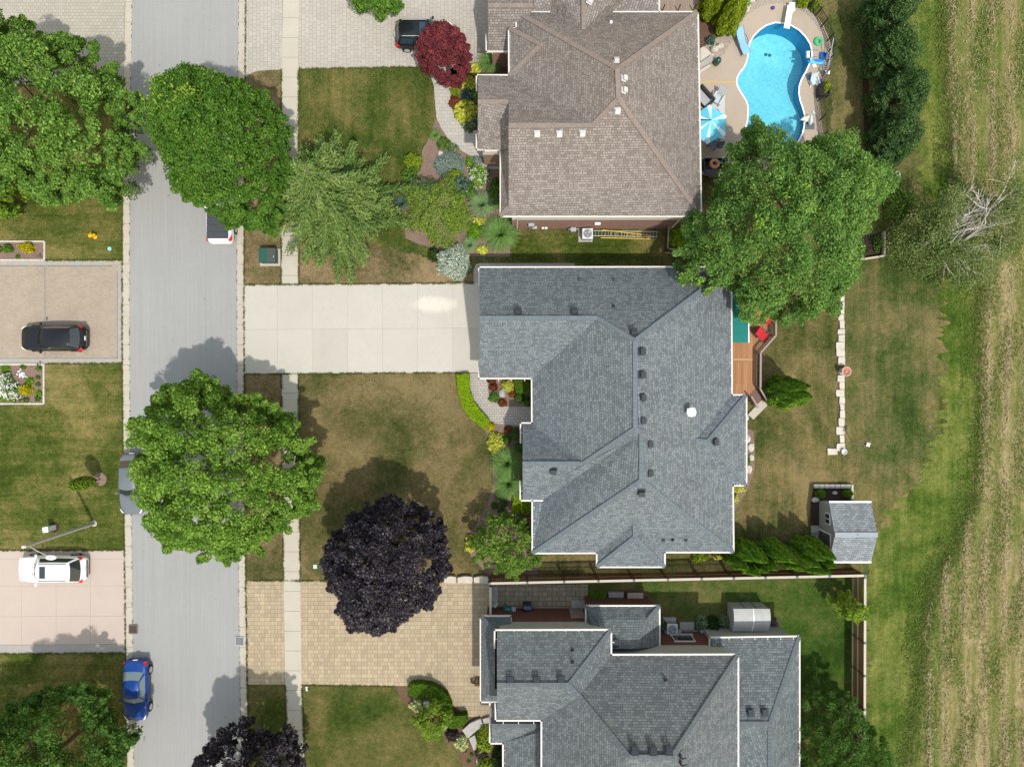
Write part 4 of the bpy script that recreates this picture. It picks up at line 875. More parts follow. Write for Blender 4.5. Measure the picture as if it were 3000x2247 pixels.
# shed
t = thing('garden_shed', 'grey sided garden shed with a grey gabled roof by the cedar hedge', 'shed', W(2450, 1550))
x0 = W(2399.5, 0).x; x1 = W(2552, 0, 2.2).x - .2; yn = W(0, 1466).y; ys = W(0, 1644, 2.2).y + .18; ym = (yn + ys) / 2; ze, zr = 2.2, 3.0
b = MB(); b.prism([(x0, ys), (x1, ys), (x1, yn), (x0, yn)], 0, ze - .05, top=False)
for x in (x0, x1): b.poly([(x, ys, ze - .05), (x, yn, ze - .05), (x, ym, zr - .1)] if x == x1 else [(x, yn, ze - .05), (x, ys, ze - .05), (x, ym, zr - .1)])
b.build('wall', m_siding, t)
b = MB(); ex0, ex1 = x0 - .22, x1 + .25
for ya in (yn + .2, ys - .2):
    q = [V((ex0, ya, ze - .08)), V((ex1, ya, ze - .08)), V((ex1, ym, zr)), V((ex0, ym, zr))]
    if ya < ym: pass
    else: q.reverse()
    b.poly(q); b.poly([p - V((0, 0, .06)) for p in q[::-1]])
ro = b.build('roof', m_shin_d, t)
b = MB(); b.bar((ex0, ym, zr + .01), (ex1, ym, zr + .01), .34, .03); b.build('ridge_cap', mat('shed_ridge_shingles', (.25, .275, .30), .95), ro)
for ya in (yn + .26, ys - .26): b = MB(); b.bar((ex0, ya, ze - .1), (ex1, ya, ze - .1), .11, .1); b.build('gutter', m_whitep, t)
b = MB(); b.box((x0 - .02, W(0, 1519, 1.5).y, 1.5), (.07, .84, .72)); wf = b.build('window', m_whitep, t)
for dy in (-.19, .19): b = MB(); b.box((x0 - .062, W(0, 1519, 1.5).y + dy, 1.5), (.02, .31, .58)); b.build('window_pane', m_glassdk, wf)
yd = (W(0, 1552.4, 0).y + W(0, 1590, 0).y) / 2
b = MB(); b.box((x0 - .02, yd, .98), (.06, 1.2, 1.95)); dr = b.build('door', m_whitep, t)
b = MB(); b.box((x0 - .06, yd, .98), (.03, 1.02, 1.76)); b.build('screen', mat('dark_door_screen', (.075, .072, .068), .7), dr)
b = MB(); b.ball((x0 - .09, yd + .42, 1.0), .03, .03, .05, 8, 5); b.build('handle', m_grey, dr)
for k, (u, w_) in enumerate(((2515, 1558), (2521, 1553), (2511, 1563))):
    p = W(u, w_, 3.02); b = MB(); b.tube([p, p + V((rng.uniform(-.15, .15), rng.uniform(-.12, .12), .04))], .018, 5); tag(b.build('twig', m_bal), 'dark twig lying on the grey shed ridge', 'twig', 'twigs on the shed roof')
for x, y in ((2386.5, 1550), (2386.5, 1574)):
    b = MB(); q = W(x, y); b.box((q.x, q.y, .03), (.58, .56, .06)); tag(b.build('paving_slab', m_stoneg, bevel=.01), 'square grey paving slab in front of the shed door', 'paving slab', 'slabs at the shed door')
b = MB(); b.bar(W(2381, 1422) + V((0, 0, .15)), W(2488, 1424) + V((0, 0, .15)), .22, .3)
for k in range(7):
    q = W(2386 + k * 15.5, 1422.5); b.box((q.x, q.y, .33 + .01 * (k % 3)), (.36, .26, .07), rng.uniform(-.03, .03))
tag(b.build('stone_wall', m_stoneg), 'low grey stone wall behind the two round bushes at the shed', 'wall')
b = MB(); b.bar(W(2492.5, 1419) + V((0, 0, .12)), W(2492.5, 1462) + V((0, 0, .12)), .17, .24); tag(b.build('stone_edging', m_stone), 'short pale stone edging running up to the shed corner', 'edging')
def rock(px, py, rx, ry, h, label, m=None, name='rock', seed=0, z=0.0):
    r_ = random.Random(seed + int(px)); b = MB(); c = W(px, py, z); b.ball((c.x, c.y, z + h * .25), rx / S, ry / S, h * .75, 9, 6, jit=.16, rng=r_)
    return tag(b.build(name, m or m_stone, smooth=False, bevel=0), label, 'rock')
rock(2445, 1443, 9, 5, .2, 'small tan rock between the two round bushes by the shed')
rock(2387, 1463, 11, 8, .3, 'tan rock at the shed front corner beside a round bush')
# barrel roofed storage box
t = thing('storage_shed', 'small weathered storage shed with a curved barrel roof', 'shed', W(2180, 1800))
x0, x1 = W(2131, 0).x, W(2255, 0, 1.7).x; y0, y1 = W(0, 1763).y, W(0, 1851, 1.45).y; m_bar = mat('weathered_silver_wood', (.40, .39, .37), .75, .2, var=.25, scale=2.5)
prof = []
for k in range(13):
    u = k / 12; prof.append((y0 + (y1 - y0) * u, 1.42 + .42 * math.sin(math.pi * min(1, u * .80 + .2)) - .1))
b = MB(); b.prism([(x0, y0), (x1, y0), (x1, y1), (x0, y1)], 0, 1.2, top=False)
for x in (x0, x1): 
    q = [V((x, y0, 1.2))] + [V((x, a, c - .01)) for a, c in prof] + [V((x, y1, 1.2))]; b.poly(q if x == x0 else q[::-1])
b.poly([(x0, y0, 1.2), (x0, y0, prof[0][1]), (x1, y0, prof[0][1]), (x1, y0, 1.2)]); b.poly([(x0, y1, 1.2), (x0, y1, prof[-1][1]), (x1, y1, prof[-1][1]), (x1, y1, 1.2)])
b.build('wall', m_bar, t)
b = MB()
for k in range(12): b.poly([(x0 - .06, *prof[k]), (x0 - .06, *prof[k + 1]), (x1 + .06, *prof[k + 1]), (x1 + .06, *prof[k])][::1])
for k in range(12): b.poly([(x0 - .06, prof[k][0], prof[k][1] - .04), (x1 + .06, prof[k][0], prof[k][1] - .04), (x1 + .06, prof[k + 1][0], prof[k + 1][1] - .04), (x0 - .06, prof[k + 1][0], prof[k + 1][1] - .04)])
ro = b.build('roof', m_bar, t, smooth=True)
b = MB(); xm = (x0 + x1) / 2 + .1
for k in range(12): b.bar((xm, prof[k][0], prof[k][1] + .015), (xm, prof[k + 1][0], prof[k + 1][1] + .015), .06, .02)
b.build('roof_strip', m_whitep, ro)
for u in (.33, .66): b = MB(); b.box((x0 + (x1 - x0) * u, y0 + .01, .8), (.04, .03, 1.2)); b.build('door_seam', m_dkgrey, t)
# garden bed borders, west side
for label, cat_, seg in (('white stone border around the bed with one golden shrub', 'edging', [(-160, 708.5), (132, 708.5), (132, 762.5), (-160, 762.5)]), ('white stone border around the bed of white hydrangeas', 'edging', [(-160, 1068), (130, 1068), (130, 1183), (-160, 1183)])):
    b = MB()
    for i in range(3):
        a, c = W(*seg[i]), W(*seg[i + 1]); n = max(1, round((c - a).length / .3))
        for k in range(n):
            p, q = a.lerp(c, k / n), a.lerp(c, (k + .96) / n); b.bar(p + V((0, 0, .05 + .008 * rng.random())), q + V((0, 0, .05)), .12 + rng.uniform(-.015, .015), .1)
    tag(b.build('bed_border', m_stone), label, cat_)
b = MB(); pts = [(2453, 755), (2521, 762), (2586, 752)]
for i in range(2): b.bar(W(*pts[i]) + V((0, 0, .2)), W(*pts[i + 1]) + V((0, 0, .2)), .12, .4)
b.bar(W(2584, 752) + V((0, 0, .2)), W(2584, 681) + V((0, 0, .2)), .12, .4); tag(b.build('timber_border', m_fencecap), 'weathered timber border of the dark bed under the big back tree', 'edging')
# dark wooden railing at the north house corner
t = thing('wooden_railing', 'short dark wooden picket railing at the brick house corner', 'railing', W(1945, 690))
rp = [(1950, 664), (1946, 738), (1990, 741)]
for i in range(2):
    a, c = W(*rp[i]), W(*rp[i + 1]); n = int((c - a).length / .14); b = MB()
    for k in range(n + 1): b.box(a.lerp(c, k / n) + V((0, 0, .55)), (.05, .05, 1.0))
    b.build('pickets', m_bal, t); b = MB(); b.bar(a + V((0, 0, 1.08)), c + V((0, 0, 1.08)), .1, .05); b.build('top_rail', m_rail, t)
for x, y in rp: b = MB(); b.box(W(x, y) + V((0, 0, .6)), (.1, .1, 1.2)); b.build('post', m_bal, t)
# north house deck
t = thing('wooden_deck', 'grey brown composite deck at the top edge beside the cedars', 'deck', W(1985, 0))
b = MB(); b.prism([tuple(W(a, c, .6)[:2]) for a, c in ((1915, -120), (2046, -120), (2046, 52), (1915, 52))], .4, .6); b.build('deck_boards', m_comp, t)
for x in (1940, 1985, 2030): b = MB(); p = W(x, 34, .6); b.box(p + V((0, 0, .45)), (.06, .06, .9)); b.build('post', m_black, t)
# ---------------------------------------------------------------- pool
t = thing('swimming_pool', 'kidney shaped swimming pool with bright blue water and white coping', 'swimming pool', W(2270, 260))
def liner_mat():
    q = NT('pool_liner'); p = q.pos(); n = q.noise(p, 4.2, 5, .72, .4); n2 = q.noise(p, 14, 3, .7); big = q.noise(p, .35, 3, .5)
    f = q.math('ADD', q.math('MULTIPLY', n, .75), q.math('MULTIPLY', n2, .45)); f = q.math('ADD', f, q.math('MULTIPLY', big, .3)); f = q.math('SUBTRACT', f, .25)
    c = q.ramp(f, [(.25, (.13, .45, .53)), (.5, (.22, .56, .62)), (.66, (.35, .66, .70)), (.82, (.60, .79, .80))])  # pale mottling paints the water's caustic sparkle into the liner colour
    q.col(c); return q.done(.6, .2)
m_liner = liner_mat(); m_linerwall = mat('pool_wall_liner', (.02, .27, .46), .6, .2, var=.1)
zw = -.08
PW = [W(*p) for p in POOL]; n = len(PW)
cen = sum(PW, V()) / n
def depth(p):   # a shallow shelf at the south end, a deep bowl to the north
    return -.75 - .95 * min(1, max(0, (p.y - W(0, 330).y) / 4.5))
b = MB(); FL = [V((p.x, p.y, 0)) for p in PW]
for i in range(n):
    a, c = PW[i], PW[(i + 1) % n]
    b.poly([(a.x, a.y, depth(a)), (c.x, c.y, depth(c)), (c.x, c.y, .0), (a.x, a.y, 0)])
b.build('pool_wall', m_linerwall, t)
b = MB()
loops = [[(p.x, p.y) for p in PW], [((p.x - cen.x) * .72 + cen.x - .25, (p.y - cen.y) * .78 + cen.y) for p in PW], [((p.x - cen.x) * .36 + cen.x - .4, (p.y - cen.y) * .55 + cen.y) for p in PW]]
vs = []
for li, lp in enumerate(loops):
    for x, y in lp:
        z = depth(V((x, y, 0))); vs.append(V((x, y, z - (0, .06, .10)[li])))
fs = [(l * n + i, l * n + (i + 1) % n, (l + 1) * n + (i + 1) % n, (l + 1) * n + i) for l in range(2) for i in range(n)]
b.add(vs, fs)
b.flat(loops[2], 0); 
for k in range(3 * n, len(b.v)): b.v[k].z = depth(b.v[k]) - .10
b.build('pool_floor', m_liner, t, smooth=True)
q = NT('pool_water'); p_ = q.pos(); q.t.nodes.remove(q.b)
tr = q.n('ShaderNodeBsdfTransparent'); tr.inputs[0].default_value = (.74, .95, .985, 1); gl = q.n('ShaderNodeBsdfGlossy'); gl.inputs['Roughness'].default_value = .05
fr = q.n('ShaderNodeFresnel'); fr.inputs[0].default_value = 1.33; mx = q.n('ShaderNodeMixShader')
bm_ = q.n('ShaderNodeBump'); bm_.inputs['Strength'].default_value = .25; bm_.inputs['Distance'].default_value = .05; q.l(q.noise(p_, 4.5, 4, .6), bm_.inputs['Height'])
q.l(bm_.outputs[0], gl.inputs['Normal']); q.l(bm_.outputs[0], fr.inputs['Normal']); q.l(fr.outputs[0], mx.inputs[0]); q.l(tr.outputs[0], mx.inputs[1]); q.l(gl.outputs[0], mx.inputs[2]); q.l(mx.outputs[0], q.out.inputs[0])
b = MB(); b.flat([(p.x, p.y) for p in PW], zw); b.build('water', q.m, t)
b = MB()
for i in range(n):
    a, c = PW[i], PW[(i + 1) % n]; pa, pc = PW[i - 1], PW[(i + 2) % n]
    na = V((c.y - pa.y, pa.x - c.x, 0)).normalized(); nc = V((pc.y - a.y, a.x - pc.x, 0)).normalized()
    if na.dot(a - cen) < 0 and abs(na.dot((a - cen).normalized())) > .25: pass
    o1, o2 = [V((u.x, u.y, 0)) for u in (a, c)]
    w_ = .07; sg = -1
    i1, i2 = o1 + na * .03 * sg, o2 + nc * .03 * sg; e1, e2 = o1 - na * w_ * sg, o2 - nc * w_ * sg
    z = V((0, 0, .045))
    for quad in ((i1 + z, e1 + z, e2 + z, i2 + z), (i1 - z, i1 + z, i2 + z, i2 - z)):
        b.poly(quad)
b.build('coping', m_whitep, t)
for k in range(3):   # drain covers on the deep floor
    x, y = ((2257, 160), (2246, 158), (2283, 172))[k]; p = W(x, y, -1.6); b = MB(); b.lathe([(.14, -1.0), (.12, -.98)], (p.x, p.y, depth(p) + .93), 10); b.build('drain_cover', mat('teal_drain', (.01, .14, .17), .6), t)
# pool ladder
t = thing('pool_ladder', 'white pool ladder with curved handrails on the right of the pool', 'ladder', W(2385, 160))
for y in (147, 168): b = MB(); b.tube([W(2400, y, .05), W(2398, y, .6), W(2386, y + 2, .75), W(2373, y + 3, .6), W(2370, y + 3, -.6)], .028, 8); b.build('handrail', m_alu, t)
for k, z in enumerate((-.02, -.3, -.55)): b = MB(); p = W(2368 - k * 1.5, 161, z); b.box(p, (.22, .55, .04)); b.build('step', m_whitep, t)
# diving board
t = thing('diving_board', 'white diving board over the upper end of the pool', 'diving board', W(2312, 40))
b = MB(); b.bar(W(2316, 17, .5), W(2304.5, 84, .52), .44, .06); b.build('board', m_whitep, t, bevel=.02)
b = MB(); q = W(2314, 30, 0); b.box((q.x, q.y, .24), (.4, .6, .46)); b.build('stand', m_whitep, t)
# sun lounger
t = thing('sun_lounger', 'light blue sun lounger with raised back on the pool deck', 'lounger', W(2168, 126, .03), math.atan2(W(2181, 164).y - W(2165, 126).y, W(2181, 164).x - W(2165, 126).x))
m_blue = mat('light_blue_sling', (.22, .42, .68), .75, .2, var=.06)
b = MB(); b.box((.52, 0, .34), (1.06, .56, .03)); b.build('seat', m_blue, t, world=False)
b = MB(); b.bar((.0, 0, .35), (-.78, 0, .82), .56, .03); b.build('backrest', m_blue, t, world=False)
for y in (-.3, .3): b = MB(); b.tube([(1.07, y, .33), (0, y, .33), (-.8, y, .83)], .022, 6); b.build('side_rail', m_dkgrey, t, world=False)
for y in (-.31, .31):
    for x in (-.35, .9): b = MB(); b.tube([(x, y, .33), (x + .05, y, 0)], .022, 6); b.build('leg', m_dkgrey, t, world=False)
    b = MB(); b.tube([(.35, y, .34), (.3, y * 1.1, .56), (-.2, y * 1.1, .58), (-.3, y, .5)], .02, 6); b.build('armrest', m_dkgrey, t, world=False)
# umbrella
t = thing('patio_umbrella', 'light blue and white striped six sided patio umbrella over the rug', 'umbrella', W(2076, 352))
zt, zb_ = 2.75, 2.25; apex = W(2083, 353, zt)
ang = [math.atan2(-y, x) for x, y in ((10, -280), (275, -115), (262, 200), (-30, 345), (-262, 190), (-250, -130))]
corner = [V((apex.x + math.cos(a) * 1.36 * s_, apex.y + math.sin(a) * 1.36 * s_, zb_)) for a, s_ in zip(ang, (.96, 1.0, 1.08, 1.12, 1.08, .96))]
m_ub = mat('aqua_canvas', (.13, .50, .64), .8, .15, var=.05); m_uw = mat('pale_aqua_canvas', (.55, .72, .76), .8, .15, var=.04)
b = MB()
for i in range(6):
    a, c = corner[i], corner[(i + 1) % 6]; mid = (a + c) / 2; mid = mid.lerp(apex, .05) ; mid.z = zb_ + .03
    e = [a, a.lerp(mid, .30), mid, c.lerp(mid, .30), c]
    for k in range(4): b.poly([apex, e[k + 1], e[k]], 1 if k in (0, 3) else 0)
cn = b.build('canopy', [m_ub, m_uw], t)
md = cn.modifiers.new('solid', 'SOLIDIFY'); md.thickness = .012
for a in corner: b = MB(); b.tube([apex - V((0, 0, .05)), a - V((0, 0, .04))], .012, 5); b.build('rib', m_dkgrey, t)
b = MB(); b.tube([apex + V((.02, 0, .04)), apex + V((-1.6, -.1, .30)), apex + V((-1.75, -.1, .2)), apex + V((-1.75, -.1, -2.7))], .035, 8); b.build('arm', m_black, t)
q = NT('striped_rug'); wv = q.n('ShaderNodeTexWave', bands_direction='DIAGONAL'); wv.inputs['Scale'].default_value = 3.2; q.l(q.pos(), wv.inputs['Vector'])
q.col(q.ramp(wv.outputs['Fac'], [(.42, (.30, .30, .31)), (.55, (.62, .60, .58))])); q.done(.95)
b = MB(); b.prism([tuple(W(x, y)[:2]) for x, y in ((2060, 284), (2123, 286), (2123, 407), (2060, 405))], .03, .045); tag(b.build('outdoor_rug', q.m), 'grey and white striped rug beneath the blue umbrella', 'rug')
def deck_chair(px, py, rz, label, m, name='deck_chair', slat=True):
    t = thing(name, label, 'chair', W(px, py, .03), rz); 
    for k in range(5): b = MB(); b.box((-.28 + .135 * k, 0, .36 - .03 * (4 - k) * .4), (.12, .52, .03)); b.build('seat_slat', m, t, world=False)
    for k in range(5): b = MB(); y = -.22 + .11 * k; b.bar((-.30, y, .32), (-.68, y * 1.15, .95 - .04 * abs(k - 2)), .095, .03); b.build('back_slat', m, t, world=False)
    for y in (-.34, .34):
        b = MB(); b.box((0, y, .56), (.75, .12, .03)); b.build('armrest', m, t, world=False)
        for x in (-.25, .3): b = MB(); b.box((x, y, .27), (.07, .04, .54)); b.build('leg', m, t, world=False)
deck_chair(2086, 425, R(155), 'slate grey slatted chair below the blue umbrella', mat('slate_plastic', (.10, .125, .155), .6))
deck_chair(2098, 296, R(-120), 'pale grey slatted chair on the rug above the umbrella', mat('pale_grey_plastic', (.42, .47, .49), .6))
t = thing('outdoor_sofa', 'black wicker sofa with a grey cushion against the brown roof eave', 'sofa', W(2056, 292, .03), R(-48))
b = MB(); b.box((0, .36, .4), (1.5, .16, .8)); b.box((-.7, 0, .3), (.14, .8, .6)); b.box((.7, 0, .3), (.14, .8, .6)); b.box((0, 0, .15), (1.4, .75, .3)); b.build('frame', m_black, t, world=False, bevel=.02)
b = MB(); b.box((0, -.05, .36), (1.24, .62, .12)); b.build('cushion', mat('grey_cushion', (.34, .34, .36), .9), t, world=False, bevel=.03)
# open deck box with pool toys
t = thing('deck_box', 'black open deck box holding pool toys, below the umbrella', 'storage box', W(2098, 484))
x0, x1, y0, y1 = W(2062, 0, .5).x, W(2130, 0, .5).x, W(0, 498, .5).y, W(0, 466, .5).y
b = MB(); b.prism([(x0, y0), (x1, y0), (x1, y1), (x0, y1)], .03, .1)
for a, c in (((x0, y0), (x1, y0)), ((x1, y0), (x1, y1)), ((x1, y1), (x0, y1)), ((x0, y1), (x0, y0))): b.bar((*a, .33), (*c, .33), .05, .6)
b.build('box', m_black, t)
b = MB(); b.bar(((x0 + x1) / 2, y0 - .02, .62), ((x0 + x1) / 2, y0 - .55, .8), x1 - x0, .05); b.build('lid', m_black, t)
cx, cy = (x0 + x1) / 2 - .1, (y0 + y1) / 2
b = MB(); b.torus((cx, cy, .60), .27, .13, 20, 8); tag(b.build('swim_ring', mat('tan_vinyl', (.55, .24, .11), .4)), 'tan swim ring lying in the black deck box', 'swim ring')
for k, (cc, lb) in enumerate((((.02, .10, .42), 'dark blue'), ((.35, .55, .04), 'lime green'))):
    b = MB(); b.tube([(cx - .5 + k * .25, cy - .25 + k * .1, .45), (cx + .2 + k * .35, cy + .1, .58), (cx + .75, cy + .3 - k * .3, .72)], .045, 8); tag(b.build('pool_noodle', mat('foam_' + lb.replace(' ', '_'), cc, .8)), lb + ' foam noodle sticking out of the black deck box', 'pool noodle')
for k, (x, y, w_, h_) in enumerate(((2060, 508, 30, 11), (2096, 512, 40, 14), (2140, 512, 40, 14))):
    b = MB(); q = W(x, y); b.box((q.x, q.y, .12 + .03 * k), (w_ / S, h_ / S, .24 + .06 * k)); tag(b.build('stone_block', m_stoneg, bevel=.02), ('grey stone block next to the house wall, below the deck box', 'grey stone block directly below the black deck box', 'grey stone block disappearing under the green tree below the deck box')[k], 'stone block')
# small pool side things
def lathe_thing(name, px, py, prof, m, label, cat, z=.03, n=16, smooth=True):
    b = MB(); b.lathe(prof, W(px, py, z), n); return tag(b.build(name, m, smooth=smooth), label, cat)
b = MB(); b.torus(W(2397, 122, .12), .22, .10, 24, 10); tag(b.build('swim_ring', mat('green_vinyl', (.02, .42, .16), .35), smooth=True), 'green swim ring on the deck right of the pool', 'swim ring')
b = MB(); b.ball(W(2265, 24, .17), .13, .13, .13, 14, 10); tag(b.build('ball', mat('purple_rubber', (.05, .04, .30), .5), smooth=True), 'small purple ball on the deck above the pool', 'ball')
b = MB(); b.lathe([(.2, 0), (.24, .3), (.25, .55), (.2, .72), (.08, .8), (0, .81)], W(2097, 188, .03), 18); tag(b.build('planter_urn', mat('dark_green_glaze', (.01, .07, .05), .3, .5), smooth=True), 'dark green rounded pot left of the pool by the stone steps', 'pot')
m_fl = mat('light_blue_foam', (.10, .46, .78), .6)
b = MB(); b.bar(W(2372, 180, .22), W(2418, 187, .2), .26, .12); tag(b.build('foam_float', m_fl, bevel=.05), 'light blue foam float lying across the right pool edge', 'pool float')
b = MB(); b.bar(W(2365, 181, .1), W(2408, 178, .32), .18, .14); tag(b.build('pool_slide', mat('mid_blue_plastic', (.01, .17, .55), .4), bevel=.04), 'small blue slide tray behind the light blue float', 'slide')
t = thing('crate', 'blue plastic crate beside the pool ladder', 'crate', W(2409, 167, .03), R(-10)); b = MB(); b.box((0, 0, .02), (.36, .4, .04))
for a, c in (((-.18, -.2), (.18, -.2)), ((.18, -.2), (.18, .2)), ((.18, .2), (-.18, .2)), ((-.18, .2), (-.18, -.2))): b.bar((*a, .15), (*c, .15), .03, .3)
b.build('crate_body', mat('crate_blue', (.02, .20, .58), .5), t, world=False)
b = MB(); q = W(2384.5, 194, .03); b.box((q.x, q.y, .10), (.27, .27, .03), .2); b.box((q.x, q.y, .05), (.2, .2, .1), .2); tag(b.build('skimmer_lid', m_whitep), 'white square lid on the deck below the blue float', 'lid')
t = thing('folding_chair', 'white and pale blue folding chair right of the pool', 'chair', W(2380, 245, .03), R(-70)); 
b = MB(); b.box((0, 0, .35), (.42, .44, .03)); b.build('seat', mat('pale_blue_mesh', (.40, .55, .68), .7), t, world=False)
b = MB(); b.bar((-.22, 0, .36), (-.4, 0, .82), .44, .03); b.build('backrest', mat('pale_blue_back', (.5, .62, .72), .7), t, world=False)
for y in (-.24, .24): b = MB(); b.tube([(.25, y, 0), (-.2, y, .4), (-.42, y, .85)], .025, 6); b.tube([(-.3, y, 0), (.22, y, .36), (.3, y, .55), (-.3, y, .58)], .025, 6); b.build('frame_side', m_whitep, t, world=False)
b = MB(); q = W(2371, 226, .03)
for k in range(5): b.ball((q.x + math.cos(k * 1.3) * .12, q.y + math.sin(k * 1.3) * .12, .06 + q.z), .08, .08, .06, 8, 5)
tag(b.build('pool_toy', mat('toy_blue', (.05, .25, .62), .4), smooth=True), 'small knobbly blue pool toy above the folding chair', 'toy')
t = thing('inflatable_swan', 'cream and white inflatable bird on the right pool edge', 'inflatable', W(2360, 355, .03))
b = MB(); b.ball(t.location + V((0, .1, .18)), .34, .24, .18, 14, 8); b.ball(t.location + V((.12, .16, .28)), .22, .16, .14, 12, 8); b.build('body', mat('cream_vinyl', (.66, .58, .45), .4), t, smooth=True)
b = MB(); b.tube([t.location + V((-.25, 0, .2)), t.location + V((-.36, -.05, .45)), t.location + V((-.46, -.08, .5)), t.location + V((-.6, -.1, .42))], [.09, .07, .09, .03], 8); b.build('neck', m_whitep, t, smooth=True)
b = MB(); b.ball(W(2374, 352, .35), .13, .40, .30, 14, 8); tag(b.build('beach_ball', mat('pale_blue_white_vinyl', (.58, .70, .78), .3), smooth=True), 'oval white and pale blue float standing beside the inflatable bird', 'pool float')
b = MB(); q = W(2372, 371, .03); b.box((q.x, q.y, .03), (.72, .46, .06)); b.box((q.x + .18, q.y + .06, .075), (.2, .2, .03)); tag(b.build('pump_tray', mat('charcoal_tray', (.11, .115, .13), .6), bevel=.03), 'charcoal tray with rounded corners under the inflatable bird', 'tray')
b = MB(); b.tube([W(2381, 327, .08), W(2387, 334, .08)], [.06, .075], 10); tag(b.build('bottle', mat('pale_cyan_plastic', (.45, .72, .78), .3)), 'pale cyan bottle lying on the deck above the inflatable bird', 'bottle')
b = MB(); b.lathe([(.13, 0), (.14, .12), (.1, .17), (0, .18)], W(2394, 406, .03), 12); tag(b.build('bucket', mat('pale_blue_bucket', (.5, .66, .74), .5)), 'pale blue bucket near the tree at the lower right pool deck', 'bucket')
b = MB(); b.tube([W(2423.5, 214, .5), W(2442.5, 112, 1.35)], .028, 8); b.bar(W(2423, 218, .48), W(2424.5, 208, .53), .35, .05); tag(b.build('pool_pole', m_alu), 'long pale pool pole leaning on the black fence', 'pole')
t = thing('planter_box', 'black square planter with a green plant at the pool fence', 'planter', W(2406, 275)); b = MB(); L0 = t.location
for a, c in (((-.36, -.32), (.36, -.32)), ((.36, -.32), (.36, .32)), ((.36, .32), (-.36, .32)), ((-.36, .32), (-.36, -.32))): b.bar(L0 + V((*a, .3)), L0 + V((*c, .3)), .07, .6)
b.build('box', m_black, t); b = MB(); b.box(L0 + V((0, 0, .42)), (.7, .6, .04)); b.build('soil', m_mulch_d, t)
# yellow hose line across the deck
b = MB(); pts = []
for k in range(24): x = 2046 + k * 4.9; pts.append(W(x, 241 + .9 * math.sin(k * .55) + .4 * math.sin(k * 1.7), .045))
b.tube(pts, .022, 6); tag(b.build('hose', mat('yellow_hose', (.62, .42, .03), .6)), 'thin yellow hose lying from the house to the pool', 'hose')
# iron pool fence in panels
t = thing('iron_fence', 'black iron picket fence curving round the pool deck', 'fence', W(2420, 150))
FB = [(2344,10),(2366,27),(2387,49),(2404.5,80),(2421.6,122),(2427,152),(2422,182),(2409,224),(2392,262),(2395,297),(2399,354),(2404.5,402),(2412,432),(2440,470),(2500,492),(2560,500),(2606,497)]
for i in range(len(FB) - 1):
    a, c = W(*FB[i]), W(*FB[i + 1]); L = (c - a).length; n = max(2, int(L / .13)); b = MB()
    for k in range(n): b.box(a.lerp(c, (k + .5) / n) + V((0, 0, .64)), (.022, .022, 1.12))
    for z in (.18, 1.12): b.bar(a + V((0, 0, z)), c + V((0, 0, z)), .03, .035)
    b.build('panel', m_black, t)
for x, y in FB: b = MB(); b.box(W(x, y) + V((0, 0, .65)), (.055, .055, 1.3)); b.build('post', m_black, t)
# rocks and stone steps left of the pool
for k, (q, lb) in enumerate((([(2047, 150), (2058, 145), (2080, 165), (2047, 188)], 'pale stone step nearest the cedars left of the pool'), ([(2047, 190), (2082, 167), (2090, 182), (2047, 207)], 'grey mottled stone step, the middle one left of the pool'), ([(2047, 209), (2076, 192), (2080, 198), (2047, 220)], 'pale stone step nearest the yellow hose left of the pool'))):
    b = MB(); b.prism([tuple(W(*p)[:2]) for p in q], .02, .42 - .13 * k); tag(b.build('stone_step', m_stone if k != 1 else m_stoneg, bevel=.03), lb, 'stone step')
for k, (x, y, rx, ry, hh, lb) in enumerate(((2090, 148, 14, 10, .45, 'large grey boulder among the pool gravel by the stone steps'), (2108, 138, 12, 9, .35, 'flat beige boulder between the cedar and the lounger'), (2082, 168, 9, 8, .3, 'small boulder right above the stone steps'), (2198, 4, 14, 7, .3, 'white boulder at the top edge beside the cedar'), (2188, 26, 8, 12, .3, 'white upright boulder on the pebble border by the cedar'))):
    rock(x, y, rx, ry, hh, lb, m_stone, seed=k)
# patio and yard things of the south house
b = MB(); b.prism([tuple(W(*p)[:2]) for p in ((1673, 1757), (1722, 1757), (1722, 1786), (1673, 1786))], 0, .14); tag(b.build('patio_step', m_stoneg, bevel=.01), 'grey slab step at the house door on the dark patio', 'step')
b = MB(); b.prism([tuple(W(*p)[:2]) for p in ((1441, 1718), (1459, 1718), (1459, 1760), (1441, 1760))], 0, .05); tag(b.build('paving_slab', m_stoneg), 'long grey slab just inside the wooden gate', 'paving slab')
t = thing('barbecue', 'dark green egg shaped barbecue on the shaded patio', 'barbecue', W(1486, 1776))
b = MB(); b.ball(t.location + V((0, 0, .75)), .32, .32, .36, 16, 10); b.build('bowl', mat('green_enamel', (.01, .12, .10), .3, .5), t, smooth=True)
b = MB(); b.box(t.location + V((.48, 0, .7)), (.3, .35, .04)); b.build('side_shelf', m_alu, t)
b = MB(); b.lathe([(.08, 1.08), (.09, 1.14), (0, 1.16)], t.location, 10); b.build('chimney', m_black, t)
for k in range(3): b = MB(); a = k * 2.1; b.tube([t.location + V((math.cos(a) * .15, math.sin(a) * .15, .5)), t.location + V((math.cos(a) * .3, math.sin(a) * .3, 0))], .025, 6); b.build('leg', m_black, t)
t = thing('gas_grill', 'black open grill cart on the shaded patio', 'grill', W(1544, 1769)); b = MB(); b.box(t.location + V((0, 0, .45)), (.62, .4, .9)); b.build('cart', m_black, t, bevel=.02)
b = MB(); b.box(t.location + V((.05, 0, .92)), (.45, .26, .03)); b.build('grate', mat('blue_grey_grate', (.10, .13, .2), .4), t)
b = MB(); b.box(t.location + V((-.2, .05, .93)), (.06, .12, .03)); b.build('lighter', mat('lime_plastic', (.3, .5, .03), .5), t)
